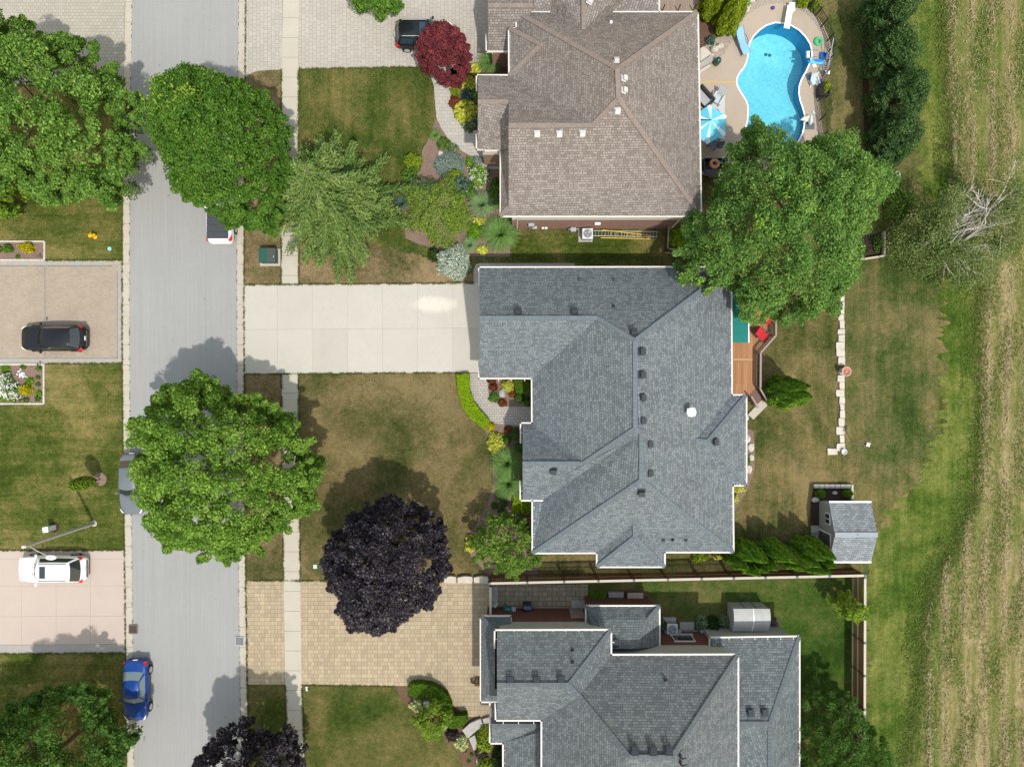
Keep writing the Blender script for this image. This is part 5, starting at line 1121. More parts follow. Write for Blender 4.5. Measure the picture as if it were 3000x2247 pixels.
b = MB(); b.lathe([(.3, .05), (.15, .55), (.06, .62), (0, .63)], W(1450, 1769), 5); tag(b.build('folded_parasol', mat('grey_white_cloth', (.45, .48, .5), .8)), 'small pale pyramid shaped cover in the patio corner', 'cover')
b = MB(); q = W(1467, 1792); b.box((q.x, q.y, .7), (.3, .3, 1.4)); b.box((q.x, q.y, 1.43), (.42, .34, .06)); tag(b.build('heat_pump_box', m_grey, bevel=.02), 'pale grey equipment box on the brick wall beside the green barbecue', 'box')
def ac_unit(px, py, label, rz=0.0, pad=True):
    t = thing('air_conditioner', label, 'air conditioner', W(px, py), rz)
    if pad: b = MB(); b.box((-.08, .08, .04), (1.05, 1.05, .08)); b.build('pad', m_stoneg, t, world=False)
    b = MB(); b.box((0, 0, .45), (.72, .72, .75)); b.build('cabinet', m_grey, t, world=False, bevel=.04)
    b = MB(); b.box((0, 0, .835), (.78, .78, .03)); b.build('top_panel', mat('ac_top', (.55, .56, .57), .5), t, world=False, bevel=.05)
    b = MB(); b.lathe([(.31, .852), (.30, .862)], (0, 0, 0), 24); b.build('fan_well', mat('ac_fan_well', (.19, .20, .21), .5), t, world=False)
    for k in range(3):
        a = k * 2.094 + .4; b = MB(); b.poly([(math.cos(a) * .06, math.sin(a) * .06, .87), (math.cos(a - .1) * .27, math.sin(a - .1) * .27, .875), (math.cos(a + .75) * .27, math.sin(a + .75) * .27, .895), (math.cos(a + .9) * .08, math.sin(a + .9) * .08, .885)]); b.build('fan_blade', m_grey, t, world=False)
    for r_ in (.1, .2, .3): b = MB(); b.torus((0, 0, .91), r_, .008, 24, 4); b.build('guard_ring', m_alu, t, world=False)
ac_unit(1718, 692, 'pale square air conditioner on the grass by the brick wall'); ac_unit(1962, 1831, 'grey air conditioner by the dark brick wall of the cut off house')
for x0_, x1_, y0_, y1_, lb in ((1782, 1826, 1732, 1755, 'grey metal window well cover beside the green plants'), (1990, 2032, 1820, 1842, 'grey metal window well cover between the air conditioner and pale shrubs')):
    b = MB(); q0, q1 = W(x0_, y0_), W(x1_, y1_); b.box(((q0.x + q1.x) / 2, (q0.y + q1.y) / 2, .1), (q1.x - q0.x, q0.y - q1.y, .2))
    for k in range(7): b.box((q0.x + (q1.x - q0.x) * (k + .5) / 7, (q0.y + q1.y) / 2, .215), (.05, q0.y - q1.y, .03))
    tag(b.build('window_well_cover', m_stoneg), lb, 'window well')
t = thing('garden_bench', 'tan wooden box bench along the shaded house wall', 'bench', W(1858, 1740))
for k in range(3): b = MB(); q = W(1843 + 15.5 * k, 1739); b.box((q.x, q.y, .42), (.38, .42, .05)); b.build('seat_board', mat('tan_boards', (.36, .27, .215), .8), t)
for x in (1838, 1879): b = MB(); q = W(x, 1739); b.box((q.x, q.y, .2), (.07, .4, .4)); b.build('leg', m_stair, t)
b = MB(); q = W(1872, 1757); b.box((q.x, q.y, .28), (.46, .32, .5)); b.box((q.x, q.y, .56), (.5, .36, .06)); tag(b.build('storage_tub', mat('slate_tub', (.12, .145, .175), .5), bevel=.03), 'slate blue lidded tub next to the tan bench', 'tub')
# ladders lying beside the brick wall
def ladder(name, A, B, C_, D_, z, m, mr, label, n):
    t = thing(name, label, 'ladder', W(*A)); a, b1, c, d = [W(*p) + V((0, 0, z)) for p in (A, B, C_, D_)]
    for p, q in ((a, b1), (c, d)): b = MB(); b.bar(p, q, .045, .09); b.build('rail', m, t)
    for k in range(n): b = MB(); u = (k + .6) / n; b.tube([a.lerp(b1, u), c.lerp(d, u)], .018, 6); b.build('rung', mr, t)
ladder('extension_ladder', (1739, 677), (1927, 680), (1738, 692), (1926, 695), .06, m_alu, m_alu, 'long silver ladder lying on the grass under the yellow one', 20)
ladder('step_ladder', (1764, 676), (1905, 692), (1759, 699), (1903, 702), .2, m_yellow, m_alu, 'yellow ladder lying on top of the silver ladder', 9)
# ---------------------------------------------------------------- vehicles and street furniture
def paint(name, c, flake=.03): return mat(name, c, .38, .25, .0, var=flake, coat=.22)
m_glass = mat('car_glass', (.022, .03, .033), .06, .7, var=.1)
m_tyre = mat('tyre_rubber', (.02, .02, .021), .85, .2)
m_rim = mat('alloy_rim', (.50, .50, .50), .35, .5, .6)
m_tail = mat('red_lamp_lens', (.55, .015, .012), .2, .5)
m_head = mat('clear_lamp_lens', (.72, .72, .70), .15, .6)
m_plate = mat('licence_plate_white', (.72, .74, .76), .5)
def car(label, cat, px, py, rz, L, Wd, Ht, pm, xw0, xw1, xr1, xr0, hood=.93, deck=1.0, name='parked_car', rails=False, sunroof=False, glass=None, roofw=.66, trim=None):
    """x forward; xw0/xw1 base and top of the windscreen, xr0/xr1 base and top of the rear window, as fractions of L from the rear"""
    gl = glass or m_glass
    t = thing(name, label, cat, W(px, py, .012), rz); X = lambda f: (f - .5) * L; w = Wd / 2
    st = [(0, .70, .66), (.012, .84, .80), (.05, .93, deck - .06), (.12, .985, deck), (.3, 1, deck), (.5, 1, deck - .03), (xw0 - .02, 1, hood + .05), (xw0 + .06, .985, hood), (.86, .95, hood - .06), (.94, .88, hood - .14), (.985, .76, hood - .24), (1, .58, hood - .36)]
    b = MB(); ring = []
    for f, hw, zt in st:
        hw *= w; z0 = .22 if .04 < f < .96 else .32
        r_ = [(hw * .88, z0), (hw * .985, .40), (hw, .60), (hw * .985, min(.80, zt - .08)), (hw * .93, zt - .03), (hw * .74, zt + .012), (hw * .38, zt + .032)]
        r_ = r_ + [(0, zt + .036)] + [(-y, z) for y, z in r_[::-1]]; ring.append([(X(f), y, z) for y, z in r_])
    m = len(ring[0]); vs = [p for r_ in ring for p in r_]; n = len(ring)
    fs = [(i * m + j, (i + 1) * m + j, (i + 1) * m + j + 1, i * m + j + 1) for i in range(n - 1) for j in range(m - 1)]
    fs += [tuple(range(m))[::-1], tuple((n - 1) * m + j for j in range(m))] + [(i * m, i * m + m - 1, (i + 1) * m + m - 1, (i + 1) * m)[::-1] for i in range(n - 1)]
    b.add(vs, [f[::-1] for f in fs]); bd = b.build('body', pm, t, smooth=True, world=False, sub=2)
    # cabin
    zb = min(hood, deck) - .01; zt = Ht
    def ringp(f0, f1, hw, z, cf, cr): 
        x0, x1 = X(f0), X(f1)
        return [(x0, 0, z), (x0 - cf * .35, hw * .55, z), (x0 - cf, hw, z), (x0 * .5 + x1 * .5, hw * 1.03, z), (x1 + cr, hw, z), (x1 + cr * .35, hw * .55, z), (x1, 0, z), (x1 + cr * .35, -hw * .55, z), (x1 + cr, -hw, z), (x0 * .5 + x1 * .5, -hw * 1.03, z), (x0 - cf, -hw, z), (x0 - cf * .35, -hw * .55, z)]
    lo = ringp(xw0, xr0, w * .90, zb, .22, .12); hi = ringp(xw1, xr1, w * roofw, zt - .06, .12, .06); top = ringp(xw1 - .015, xr1 + .015, w * roofw * .90, zt - .015, .12, .06)
    b = MB(); vs = [V(p) for p in lo + hi + top]; c = V(((X(xw1) + X(xr1)) / 2, 0, zt)); k = 12
    fs = [(r_ * k + i, r_ * k + (i + 1) % k, (r_ + 1) * k + (i + 1) % k, (r_ + 1) * k + i) for r_ in range(2) for i in range(k)]
    b.add(vs + [c], [f[::-1] for f in fs] + [(2 * k + (i + 1) % k, 2 * k + i, 3 * k) for i in range(k)]); b.build('roof', pm, t, smooth=True, world=False)
    def panel(name, idx, u0, u1, v0, v1, out, m_=gl):
        b = MB(); P = []
        for v in (v0, v1):
            row = [V(lo[i]).lerp(V(hi[i]), v) for i in idx]
            a, z_ = row[0].lerp(row[1], u0), row[-2].lerp(row[-1], u1); P.append([a] + row[1:-1] + [z_])
        for i in range(len(P[0]) - 1):
            q = [P[0][i], P[0][i + 1], P[1][i + 1], P[1][i]]; b.poly([V(p) + V(out) for p in q]); 
        return b.build(name, m_, t, world=False)
    panel('windscreen', (10, 11, 0, 1, 2), .10, .90, .04, .97, (.012, 0, .018))
    panel('rear_window', (4, 5, 6, 7, 8), .12, .88, .10, .95, (-.012, 0, .018))
    for s_, idx in ((1, (2, 3, 4)), (-1, (8, 9, 10))): panel('side_window', idx, .13, .84, .16, .93, (0, .012 * s_, .006))
    for s_ in (1, -1):
        for f in (.19, .80):
            b = MB(); y = s_ * (w - .11); b.tube([(X(f), y - .12 * s_, .34), (X(f), y + .135 * s_, .34)], .34, 20); wh = b.build('wheel', m_tyre, t, world=False)
            b = MB(); b.tube([(X(f), y + .12 * s_, .34), (X(f), y + .145 * s_, .34)], .22, 16); b.build('rim', m_rim, wh, world=False)
        b = MB(); b.box((X(xw0) - .28, s_ * (w * .98 + .09), hood + .1), (.13, .24, .15)); b.build('mirror', pm, t, world=False, bevel=.04)
        b = MB(); ys = s_ * w; b.add([(X(.030), ys * .72, deck - .03), (X(.065), ys * .90, deck - .005), (X(.10), ys * .985, deck - .10), (X(.04), ys * .97, deck - .22), (X(.012), ys * .86, deck - .17)], [(0, 1, 2, 3, 4) if s_ < 0 else (4, 3, 2, 1, 0)])
        for i in range(5): b.v[i].z += .02; b.v[i].x -= .015; b.v[i].y += s_ * .015
        b.build('tail_light', m_tail, t, world=False)
        b = MB(); b.add([(X(.88), ys * .93, hood - .05), (X(.955), ys * .80, hood - .15), (X(.985), ys * .60, hood - .22), (X(.965), ys * .62, hood - .13), (X(.91), ys * .80, hood - .055)], [(0, 1, 2, 3, 4) if s_ > 0 else (4, 3, 2, 1, 0)])
        for i in range(5): b.v[i].z += .025; b.v[i].x += .02; b.v[i].y += s_ * .012
        b.build('headlight', m_head, t, world=False)
        if rails: b = MB(); b.tube([(X(xw1) - .25, s_ * w * roofw * .86, zt - .01), (X(xw1) - .35, s_ * w * roofw * .88, zt + .05), (X(xr1) + .3, s_ * w * roofw * .88, zt + .05), (X(xr1) + .2, s_ * w * roofw * .86, zt - .01)], .022, 6); b.build('roof_rail', m_alu if rails == 1 else m_dkgrey, t, world=False)
        b = MB(); b.bar((X(xw0) - .12, s_ * w * .70, hood + .03), (X(.93), s_ * w * .56, hood - .09), .012, .012); b.build('hood_crease', pm, t, world=False)
    sm = m_dkgrey
    for f in (xw0 - .10, (xw0 + xr0) / 2 - .02):
        for s_ in (1, -1): b = MB(); b.bar((X(f), s_ * (w * 1.004), .40), (X(f) - .03, s_ * (w * .955), min(hood, deck) - .02), .012, .012); b.build('door_seam', sm, t, world=False)
    b = MB(); b.bar((X(xw0) - .02, -w * .62, hood + .035), (X(xw0) - .02, w * .62, hood + .035), .02, .012); b.build('hood_seam', sm, t, world=False)
    if sunroof: b = MB(); b.box((X(xw1) - .55, 0, zt + .004), (.42, .86, .018)); b.build('sunroof', gl, t, world=False, bevel=.006)
    b = MB(); b.box((X(-.004), 0, .74), (.03, .32, .16)); b.build('licence_plate', m_plate, t, world=False)
    if trim: b = MB(); b.box((X(.012) - .05, 0, .56), (.12, Wd * .62, .10)); b.build('bumper_trim', trim, t, world=False, bevel=.02)
    for s_ in (1, -1): b = MB(); b.bar((X(xw0) + .03, s_ * .1, hood + .06), (X(xw0) - .12, s_ * .55, hood + .17), .02, .02); b.build('wiper', m_black, t, world=False)
    return t
car('black crossover parked on the tan paver driveway', 'car', 174, 993, math.pi, 4.72, 1.9, 1.58, paint('black_car_paint', (.006, .007, .010)), .70, .60, .14, .03, .98, 1.04, trim=m_dkgrey)
car('white sport utility vehicle on the pink concrete driveway', 'car', 171, 1659, math.pi, 4.95, 1.95, 1.72, paint('white_car_paint', (.80, .80, .80), .01), .74, .62, .12, .02, 1.0, 1.08, rails=2, sunroof=True, roofw=.70, trim=m_dkgrey)
car('black sport utility vehicle half hidden by the red leaved tree', 'car', 1247, 117, 0, 4.3, 1.92, 1.70, paint('black_suv_paint', (.009, .011, .013)), .72, .62, .10, .02, 1.02, 1.08, rails=1, sunroof=True, roofw=.70, glass=mat('blue_black_glass', (.02, .04, .06), .08, .6))
car('grey sedan parked at the kerb under the maple edge', 'car', 402, 1414, -math.pi / 2, 4.5, 1.8, 1.45, paint('grey_car_paint', (.125, .14, .155)), .70, .58, .22, .08, .86, .96)
car('dusty blue sedan parked at the kerb above the bottom edge', 'car', 413, 2010, -math.pi / 2, 4.5, 1.78, 1.44, paint('blue_car_paint', (.008, .045, .21), .25), .70, .57, .28, .13, .86, .97, glass=mat('dusty_glass', (.16, .22, .24), .3, .5))
t = car('white pickup truck with a black bed cover beneath the round linden tree', 'pickup truck', 657, 607, math.pi / 2, 5.7, 1.95, 1.85, paint('white_truck_paint', (.78, .78, .78), .02), .74, .65, .40, .36, 1.1, 1.12, name='pickup_truck', roofw=.74)
for k in range(4): b = MB(); b.box((-2.62 + .27 + k * .50, 0, 1.185), (.485, 1.56, .05)); b.build('bed_cover_panel', mat('black_bed_cover', (.05, .054, .062), .6), t, world=False, bevel=.01)
# fire hydrant
m_hyd = mat('hydrant_yellow', (.75, .42, .01), .45, .4, var=.06)
t = thing('fire_hydrant', 'yellow fire hydrant on the left lawn', 'hydrant', W(279, 694))
b = MB(); b.lathe([(.17, 0), (.17, .05), (.12, .07), (.115, .5), (.15, .53), (.15, .57), (.13, .6), (.10, .7), (.04, .76), (.035, .82), (0, .83)], t.location, 16); b.build('barrel', m_hyd, t, smooth=True)
for a, r_ in ((.4, .075), (-2.74, .055), (1.97, .055)): b = MB(); d = V((math.cos(a), math.sin(a), 0)); b.tube([t.location + d * .08 + V((0, 0, .42)), t.location + d * .2 + V((0, 0, .42)), t.location + d * .2 + V((0, 0, .42)), t.location + d * .24 + V((0, 0, .42))], [r_, r_, r_ * 1.25, r_ * 1.2], 12); b.build('nozzle', m_hyd, t)
# transformer box
t = thing('transformer_box', 'dark green transformer box on a concrete pad by the sidewalk', 'transformer', W(793, 755))
q = W(793, 755); b = MB(); b.box((q.x, q.y, .05), (1.5, 1.26, .1)); b.build('pad', m_kerb, t)
m_tg = mat('dark_green_enamel', (.018, .075, .058), .5, .35, var=.1); m_tg2 = mat('faded_green_lid', (.05, .065, .055), .5, .3, var=.12)
b = MB(); b.box((q.x, q.y + .02, .45), (1.18, 1.0, .7)); b.build('cabinet', m_tg, t, bevel=.02)
b = MB(); b.bar((q.x - .6, q.y + .02, .80), (q.x, q.y + .02, .84), 1.06, .04); b.build('lid', m_tg, t); b = MB(); b.bar((q.x, q.y + .02, .845), (q.x + .62, q.y + .02, .79), 1.06, .04); b.build('lid', m_tg2, t)
b = MB(); b.box((q.x + .5, q.y - .08, .83), (.05, .12, .04)); b.build('lock', m_alu, t)
# cable pedestal
t = thing('utility_pedestal', 'pale green cable pedestal on the lawn beside the lamp post', 'utility box', W(158, 1544))
b = MB(); b.box(t.location + V((0, 0, .45)), (.34, .34, .9), .1); b.build('cabinet', mat('pale_green_plastic', (.45, .53, .46), .6), t, bevel=.02)
b = MB(); b.box(t.location + V((0, 0, .93)), (.40, .40, .08), .1); b.build('cap', m_whitep, t, bevel=.02)
b = MB(); b.lathe([(.42, .011), (.40, .012)], t.location, 12); structure(b.build('ground', m_mulch_d))
# street lamp
t = thing('street_lamp', 'tall grey street lamp leaning out over the white vehicle', 'street lamp', W(276, 1533)); L0 = t.location
hz = 7.35; b = MB(); b.lathe([(.24, 0), (.22, .06), (.15, .1)], L0, 14); b.build('base', m_kerb, t)
b = MB(); b.tube([L0 + V((0, 0, .05)), L0 + V((0, 0, hz * .5)), L0 + V((0, 0, hz))], [.125, .105, .08], 12); b.build('pole', mat('weathered_lamp_pole', (.33, .33, .30), .7, .3), t)
b = MB(); b.lathe([(.09, hz), (.06, hz + .1), (.09, hz + .16), (0, hz + .22)], L0, 10); b.build('finial', m_whitep, t)
hd = W(146, 1634, 7.7) - L0; hd.z = 0; b = MB(); b.tube([L0 + V((0, 0, hz - .35)), L0 + hd * .35 + V((0, 0, hz - .05)), L0 + hd * .92 + V((0, 0, hz + .22))], .035, 8); b.tube([L0 + V((0, 0, hz - .9)), L0 + hd * .3 + V((0, 0, hz - .1))], .02, 6); b.build('arm', m_alu, t)
b = MB(); p = L0 + hd + V((0, 0, hz + .24)); b.ball(p, .36, .17, .10, 14, 8); b.build('lamp_head', mat('pale_lamp_head', (.70, .72, .72), .4), t, smooth=True)
b = MB(); b.lathe([(.035, .08), (.035, .14), (0, .15)], p, 8); b.build('photocell', m_dkgrey, t)
# storm drains, covers, paper
for x, y, lb in ((391, 1842, 'rusty storm drain grate in the kerb near the pink driveway'), (703, 1877, 'grey storm drain grate in the kerb near the sand coloured driveway')):
    t = thing('storm_drain', lb, 'storm drain', W(x, y, .02)); L0 = t.location; b = MB()
    for a, c in (((-.3, -.31), (.3, -.31)), ((.3, -.31), (.3, .31)), ((.3, .31), (-.3, .31)), ((-.3, .31), (-.3, -.31))): b.bar(L0 + V((*a, .05)), L0 + V((*c, .05)), .06, .03)
    b.build('frame', mat('rusty_iron', (.17, .12, .09), .8) if x < 500 else m_grey, t)
    b = MB(); b.box(L0 + V((0, 0, .038)), (.56, .56, .012)); b.build('pit', mat('drain_dark', (.03, .028, .026), .9), t)
    for k in range(9): b = MB(); y_ = -.24 + .06 * k; b.bar(L0 + V((-.24, y_ - .03, .055)), L0 + V((.24, y_ + .03, .055)), .022, .02); b.build('bar', mat('rusty_bar', (.13, .10, .08), .8) if x < 500 else m_grey, t)
b = MB(); q = W(321.5, 729.5); b.lathe([(.15, 0), (.15, .05), (.05, .06), (.03, .045), (0, .045)], q, 16); tag(b.build('valve_cover', mat('teal_plastic', (.22, .48, .42), .6)), 'round pale teal valve cover in the lawn by the kerb', 'cover')
b = MB(); q = W(923.5, 1659); b.box((q.x, q.y, .03), (.27, .30, .06)); b.box((q.x, q.y, .065), (.09, .1, .02)); tag(b.build('valve_cover', mat('mint_plastic', (.38, .58, .50), .6), bevel=.02), 'square mint cover in the lawn beside the purple tree', 'cover')
b = MB(); q = W(899, 2017, .02); b.add([q + V(p) for p in ((-.1, .14, 0), (.09, .16, .03), (.05, .02, .09), (.08, -.13, .02), (-.05, -.15, .05), (-.07, 0, .02))], [(5, 2, 1, 0), (4, 3, 2, 5)]); tag(b.build('paper', m_whitep), 'crumpled white paper on the lawn at the sidewalk corner', 'litter')
for x, y, lb in ((115, 753, 'small dark path light in the bed with one golden shrub'), (115, 1067, 'small dark path light at the corner of the hydrangea bed')):
    t = thing('path_light', lb, 'garden light', W(x + 7, y + 1)); b = MB(); b.tube([t.location, t.location + V((0, 0, .42))], .02, 6); b.build('stake', m_dkgrey, t); b = MB(); b.lathe([(.07, .40), (.09, .44), (0, .5)], t.location, 10); b.build('lamp_cap', m_dkgrey, t)
rk = MB(); rr = random.Random(5); q = W(62, 1098)
for k in range(26):
    a, d = rr.uniform(0, 6.28), abs(rr.gauss(0, .24)); rk.ball((q.x + math.cos(a) * d * 1.3, q.y + math.sin(a) * d, .05), rr.uniform(.05, .1), rr.uniform(.05, .1), .06, 7, 5)
tag(rk.build('white_stones', mat('white_stone', (.66, .66, .65), .8)), 'small heap of white stones in the hydrangea bed', 'stones', kind='stuff')
# ---------------------------------------------------------------- trees
def leafmesh(name, P, N, L, Wd, rnd, m, parent=None, kind=None, seed=0, tang=None, fold=.12):
    g = np.random.default_rng(seed); n = len(P)
    N = N / (np.linalg.norm(N, axis=1, keepdims=True) + 1e-9)
    a = g.normal(size=(n, 3)) if tang is None else tang
    t = a - (a * N).sum(1, keepdims=True) * N; t /= np.linalg.norm(t, axis=1, keepdims=True) + 1e-9
    b_ = np.cross(N, t); L = np.broadcast_to(L, (n,))[:, None]; Wd = np.broadcast_to(Wd, (n,))[:, None]
    v = np.stack([P - t * L * .5, P - t * L * .02 + b_ * Wd * .5 + N * Wd * fold, P + t * L * .5, P - t * L * .02 - b_ * Wd * .5 + N * Wd * fold], 1).reshape(-1, 3)
    off = np.array(root_of(parent).location[:]) if parent else np.zeros(3)
    v = v - off
    me = bpy.data.meshes.new(name); me.vertices.add(n * 4); me.vertices.foreach_set('co', v.astype(np.float32).ravel())
    me.loops.add(n * 4); me.loops.foreach_set('vertex_index', np.arange(n * 4, dtype=np.int32))
    me.polygons.add(n); me.polygons.foreach_set('loop_start', np.arange(0, n * 4, 4, dtype=np.int32))
    try: me.polygons.foreach_set('loop_total', np.full(n, 4, dtype=np.int32))
    except Exception: pass
    at = me.attributes.new('rnd', 'FLOAT', 'FACE'); at.data.foreach_set('value', np.clip(rnd, 0, 1).astype(np.float32))
    me.materials.append(m); me.update(calc_edges=True)
    o = link(name, me, parent)
    return o
def lm(name, dark, mid, light, tip=None, **k): return leafmat(name, [(0.0, dark), (0.42, mid), (0.8, light), (0.93, sc(light, 1.25))] + ([(0.97, tip), (1.0, sc(tip, 1.3))] if tip else []), **k)
lf_maple = lm('maple_leaves', (.028, .074, .012), (.088, .188, .026), (.190, .315, .058))
lf_maple2 = lm('pale_maple_leaves', (.034, .082, .010), (.100, .205, .022), (.220, .350, .055))
lf_linden = lm('linden_leaves', (.020, .064, .010), (.060, .150, .016), (.145, .255, .036), (.19, .27, .030))
lf_big = lm('back_tree_leaves', (.028, .082, .016), (.088, .192, .036), (.195, .315, .070), (.20, .33, .035))
lf_dkmaple = lm('dark_maple_leaves', (.016, .048, .008), (.050, .125, .018), (.120, .215, .040))
lf_purple = leafmat('purple_leaves', [(0, (.0075, .006, .010)), (.45, (.022, .018, .026)), (.80, (.075, .063, .070)), (1, (.17, .150, .150))], trans=.10, rough=.42)
lf_red = leafmat('wine_red_leaves', [(0, (.045, .008, .012)), (.45, (.12, .022, .03)), (.85, (.21, .048, .055)), (1, (.36, .06, .045))], trans=.2)
lf_spruce = lm('spruce_needles', (.030, .075, .016), (.098, .165, .036), (.205, .275, .075), trans=.12)
lf_row = lm('dark_row_leaves', (.014, .046, .012), (.036, .088, .022), (.115, .175, .060))
lf_birch = lm('birch_leaves', (.05, .090, .022), (.115, .170, .045), (.21, .26, .09))
lf_yg = lm('young_tree_leaves', (.055, .12, .012), (.12, .21, .02), (.24, .32, .03))
lf_cedar = lm('cedar_sprays', (.020, .074, .006), (.058, .150, .011), (.175, .275, .018), trans=.15)
lf_gold = lm('golden_cedar_sprays', (.045, .085, .005), (.135, .190, .009), (.26, .31, .014), trans=.15)
def polar(outline, z):
    O = np.array([W(x, y, z)[:2] for x, y in outline]); x, y = O[:, 0], O[:, 1]; x2, y2 = np.roll(x, -1), np.roll(y, -1)
    cr = x * y2 - x2 * y; A = cr.sum() / 2; c = np.array([((x + x2) * cr).sum(), ((y + y2) * cr).sum()]) / (6 * A)
    th = np.arctan2(y - c[1], x - c[0]); r = np.hypot(x - c[0], y - c[1]); i = np.argsort(th); th, r = th[i], r[i]
    th = np.concatenate([th - 2 * np.pi, th, th + 2 * np.pi]); r = np.concatenate([r, r, r])
    return c, (lambda a: np.interp(a, th, r))
def blue(cx, cy, rf, n, g, qmax):
    k = n * 14; th = g.uniform(-np.pi, np.pi, k); q = np.sqrt(g.uniform(0, qmax * qmax, k)); R_ = rf(th)
    keep = g.random(k) < (R_ / R_.max()) ** 2; th, q, R_ = th[keep], q[keep], R_[keep]
    xy = np.stack([R_ * q * np.cos(th), R_ * q * np.sin(th)], 1); sel = [0]; d = np.hypot(*(xy - xy[0]).T)
    for _ in range(min(n, len(xy)) - 1):
        w = d * (1 + .25 * g.random(len(d))); i = int(np.argmax(w)); sel.append(i); d = np.minimum(d, np.hypot(*(xy - xy[i]).T))
    return th[sel], q[sel]
def clumps(outline, ze, zt, ncl, rc, g, edge=.34, pw=2.2, relief=.9, gap=-1.15, wl=2.3):
    c, rf = polar(outline, ze); n2 = int(ncl * edge); n1 = ncl - n2
    th1, q1 = blue(c[0], c[1], rf, n1, g, .93)
    th = np.concatenate([th1, (np.arange(n2) + g.random(n2)) / n2 * 2 * np.pi - np.pi]); R_ = rf(th)
    q = np.concatenate([q1, g.uniform(.90, 1.02, n2)])
    rad = np.maximum(0, R_ * q - rc * (.6 + .25 * g.random(len(q))) * np.clip(q * 1.2, 0, 1)); n = len(q)
    x, y = rad * np.cos(th), rad * np.sin(th)
    # boughs: a relief of ridges and hollows running outwards, so the crown breaks into masses with deep gaps between them
    k = 2 * np.pi / wl; ph = g.uniform(0, 6.28, 8); f = np.zeros(n)
    for i in range(4):
        a = ph[i]; f += np.sin((x * np.cos(a) + y * np.sin(a)) * k * (.75 + .2 * i) + ph[i + 4])
    f = f / 1.6 + .5 * np.sin(th * 7 + ph[0] + q * 2)
    z = ze + (zt - ze) * np.clip(1 - np.minimum(q, 1) ** pw, 0, 1) ** .75 + relief * np.clip(f, -1.6, 1.2) * .7 + g.normal(0, .2, n) - np.where(q > .86, g.uniform(0, .9, n), 0)
    keep = f > gap
    P = np.stack([c[0] + x, c[1] + y, z], 1)[keep]; q = q[keep]
    # sprigs that reach the tips of the outline
    S_ = []
    for px, py in outline:
        p = np.array(W(px, py, ze - .1)); dv = p[:2] - c; r_ = np.hypot(*dv); u = dv / (r_ + 1e-6)
        for e in (.45, 1.15): S_.append([*(p[:2] - u * rc * e * .8), ze - .1 + .18 * e])
    S_ = np.array(S_); P = np.concatenate([P, S_]); q = np.concatenate([q, np.full(len(S_), 2.0)])
    return c, P, q
def leaves_in(cl, rc, lpc, g, up=.75, flat=.72, jit=.55, rvar=.35):
    n = len(cl); rr = (rc if np.isscalar(rc) else np.asarray(rc)) * g.uniform(1 - rvar, 1 + rvar, n)
    C_ = np.repeat(cl, lpc, 0); r_ = np.repeat(rr, lpc); d = g.normal(size=(n * lpc, 3)); d /= np.linalg.norm(d, axis=1, keepdims=True)
    lowm = (d[:, 2] < -.2) & (g.random(len(d)) < .65); d[lowm, 2] *= -1
    rad = r_ * g.uniform(.35, 1, len(d)) ** .6
    P = C_ + d * rad[:, None] * np.array([1, 1, flat]); Nn = d * .55 + np.array([0, 0, up]) + g.normal(0, jit, d.shape)
    tone = np.repeat(g.normal(0, .10, n), lpc)
    return P, Nn, tone
def limb_mesh(t, base, cl, ztop, g, r0, m, nl=9):
    b = MB(); base = V(base); cz = float(np.mean(cl[:, 2])); cc = V((float(cl[:, 0].mean()), float(cl[:, 1].mean()), 0))
    tp = V((cc.x * .6 + base.x * .4, cc.y * .6 + base.y * .4, ztop * .82)); mid = base.lerp(tp, .45) + V((.1, -.08, 0))
    b.lathe([(r0 * 1.5, 0), (r0 * 1.1, .15), (r0, .4)], base, 10); b.tube([base + V((0, 0, .3)), mid, tp], [r0, r0 * .7, r0 * .2], 8)
    for i in g.choice(len(cl), min(nl, len(cl)), replace=False):
        e = V(cl[i]); u = g.uniform(.35, .75); s = base.lerp(tp, u); k = s.lerp(e, .5) + V((0, 0, .35))
        b.tube([s, k, e], [r0 * .42, r0 * .25, r0 * .07], 6)
    return b.build('trunk', m, t)
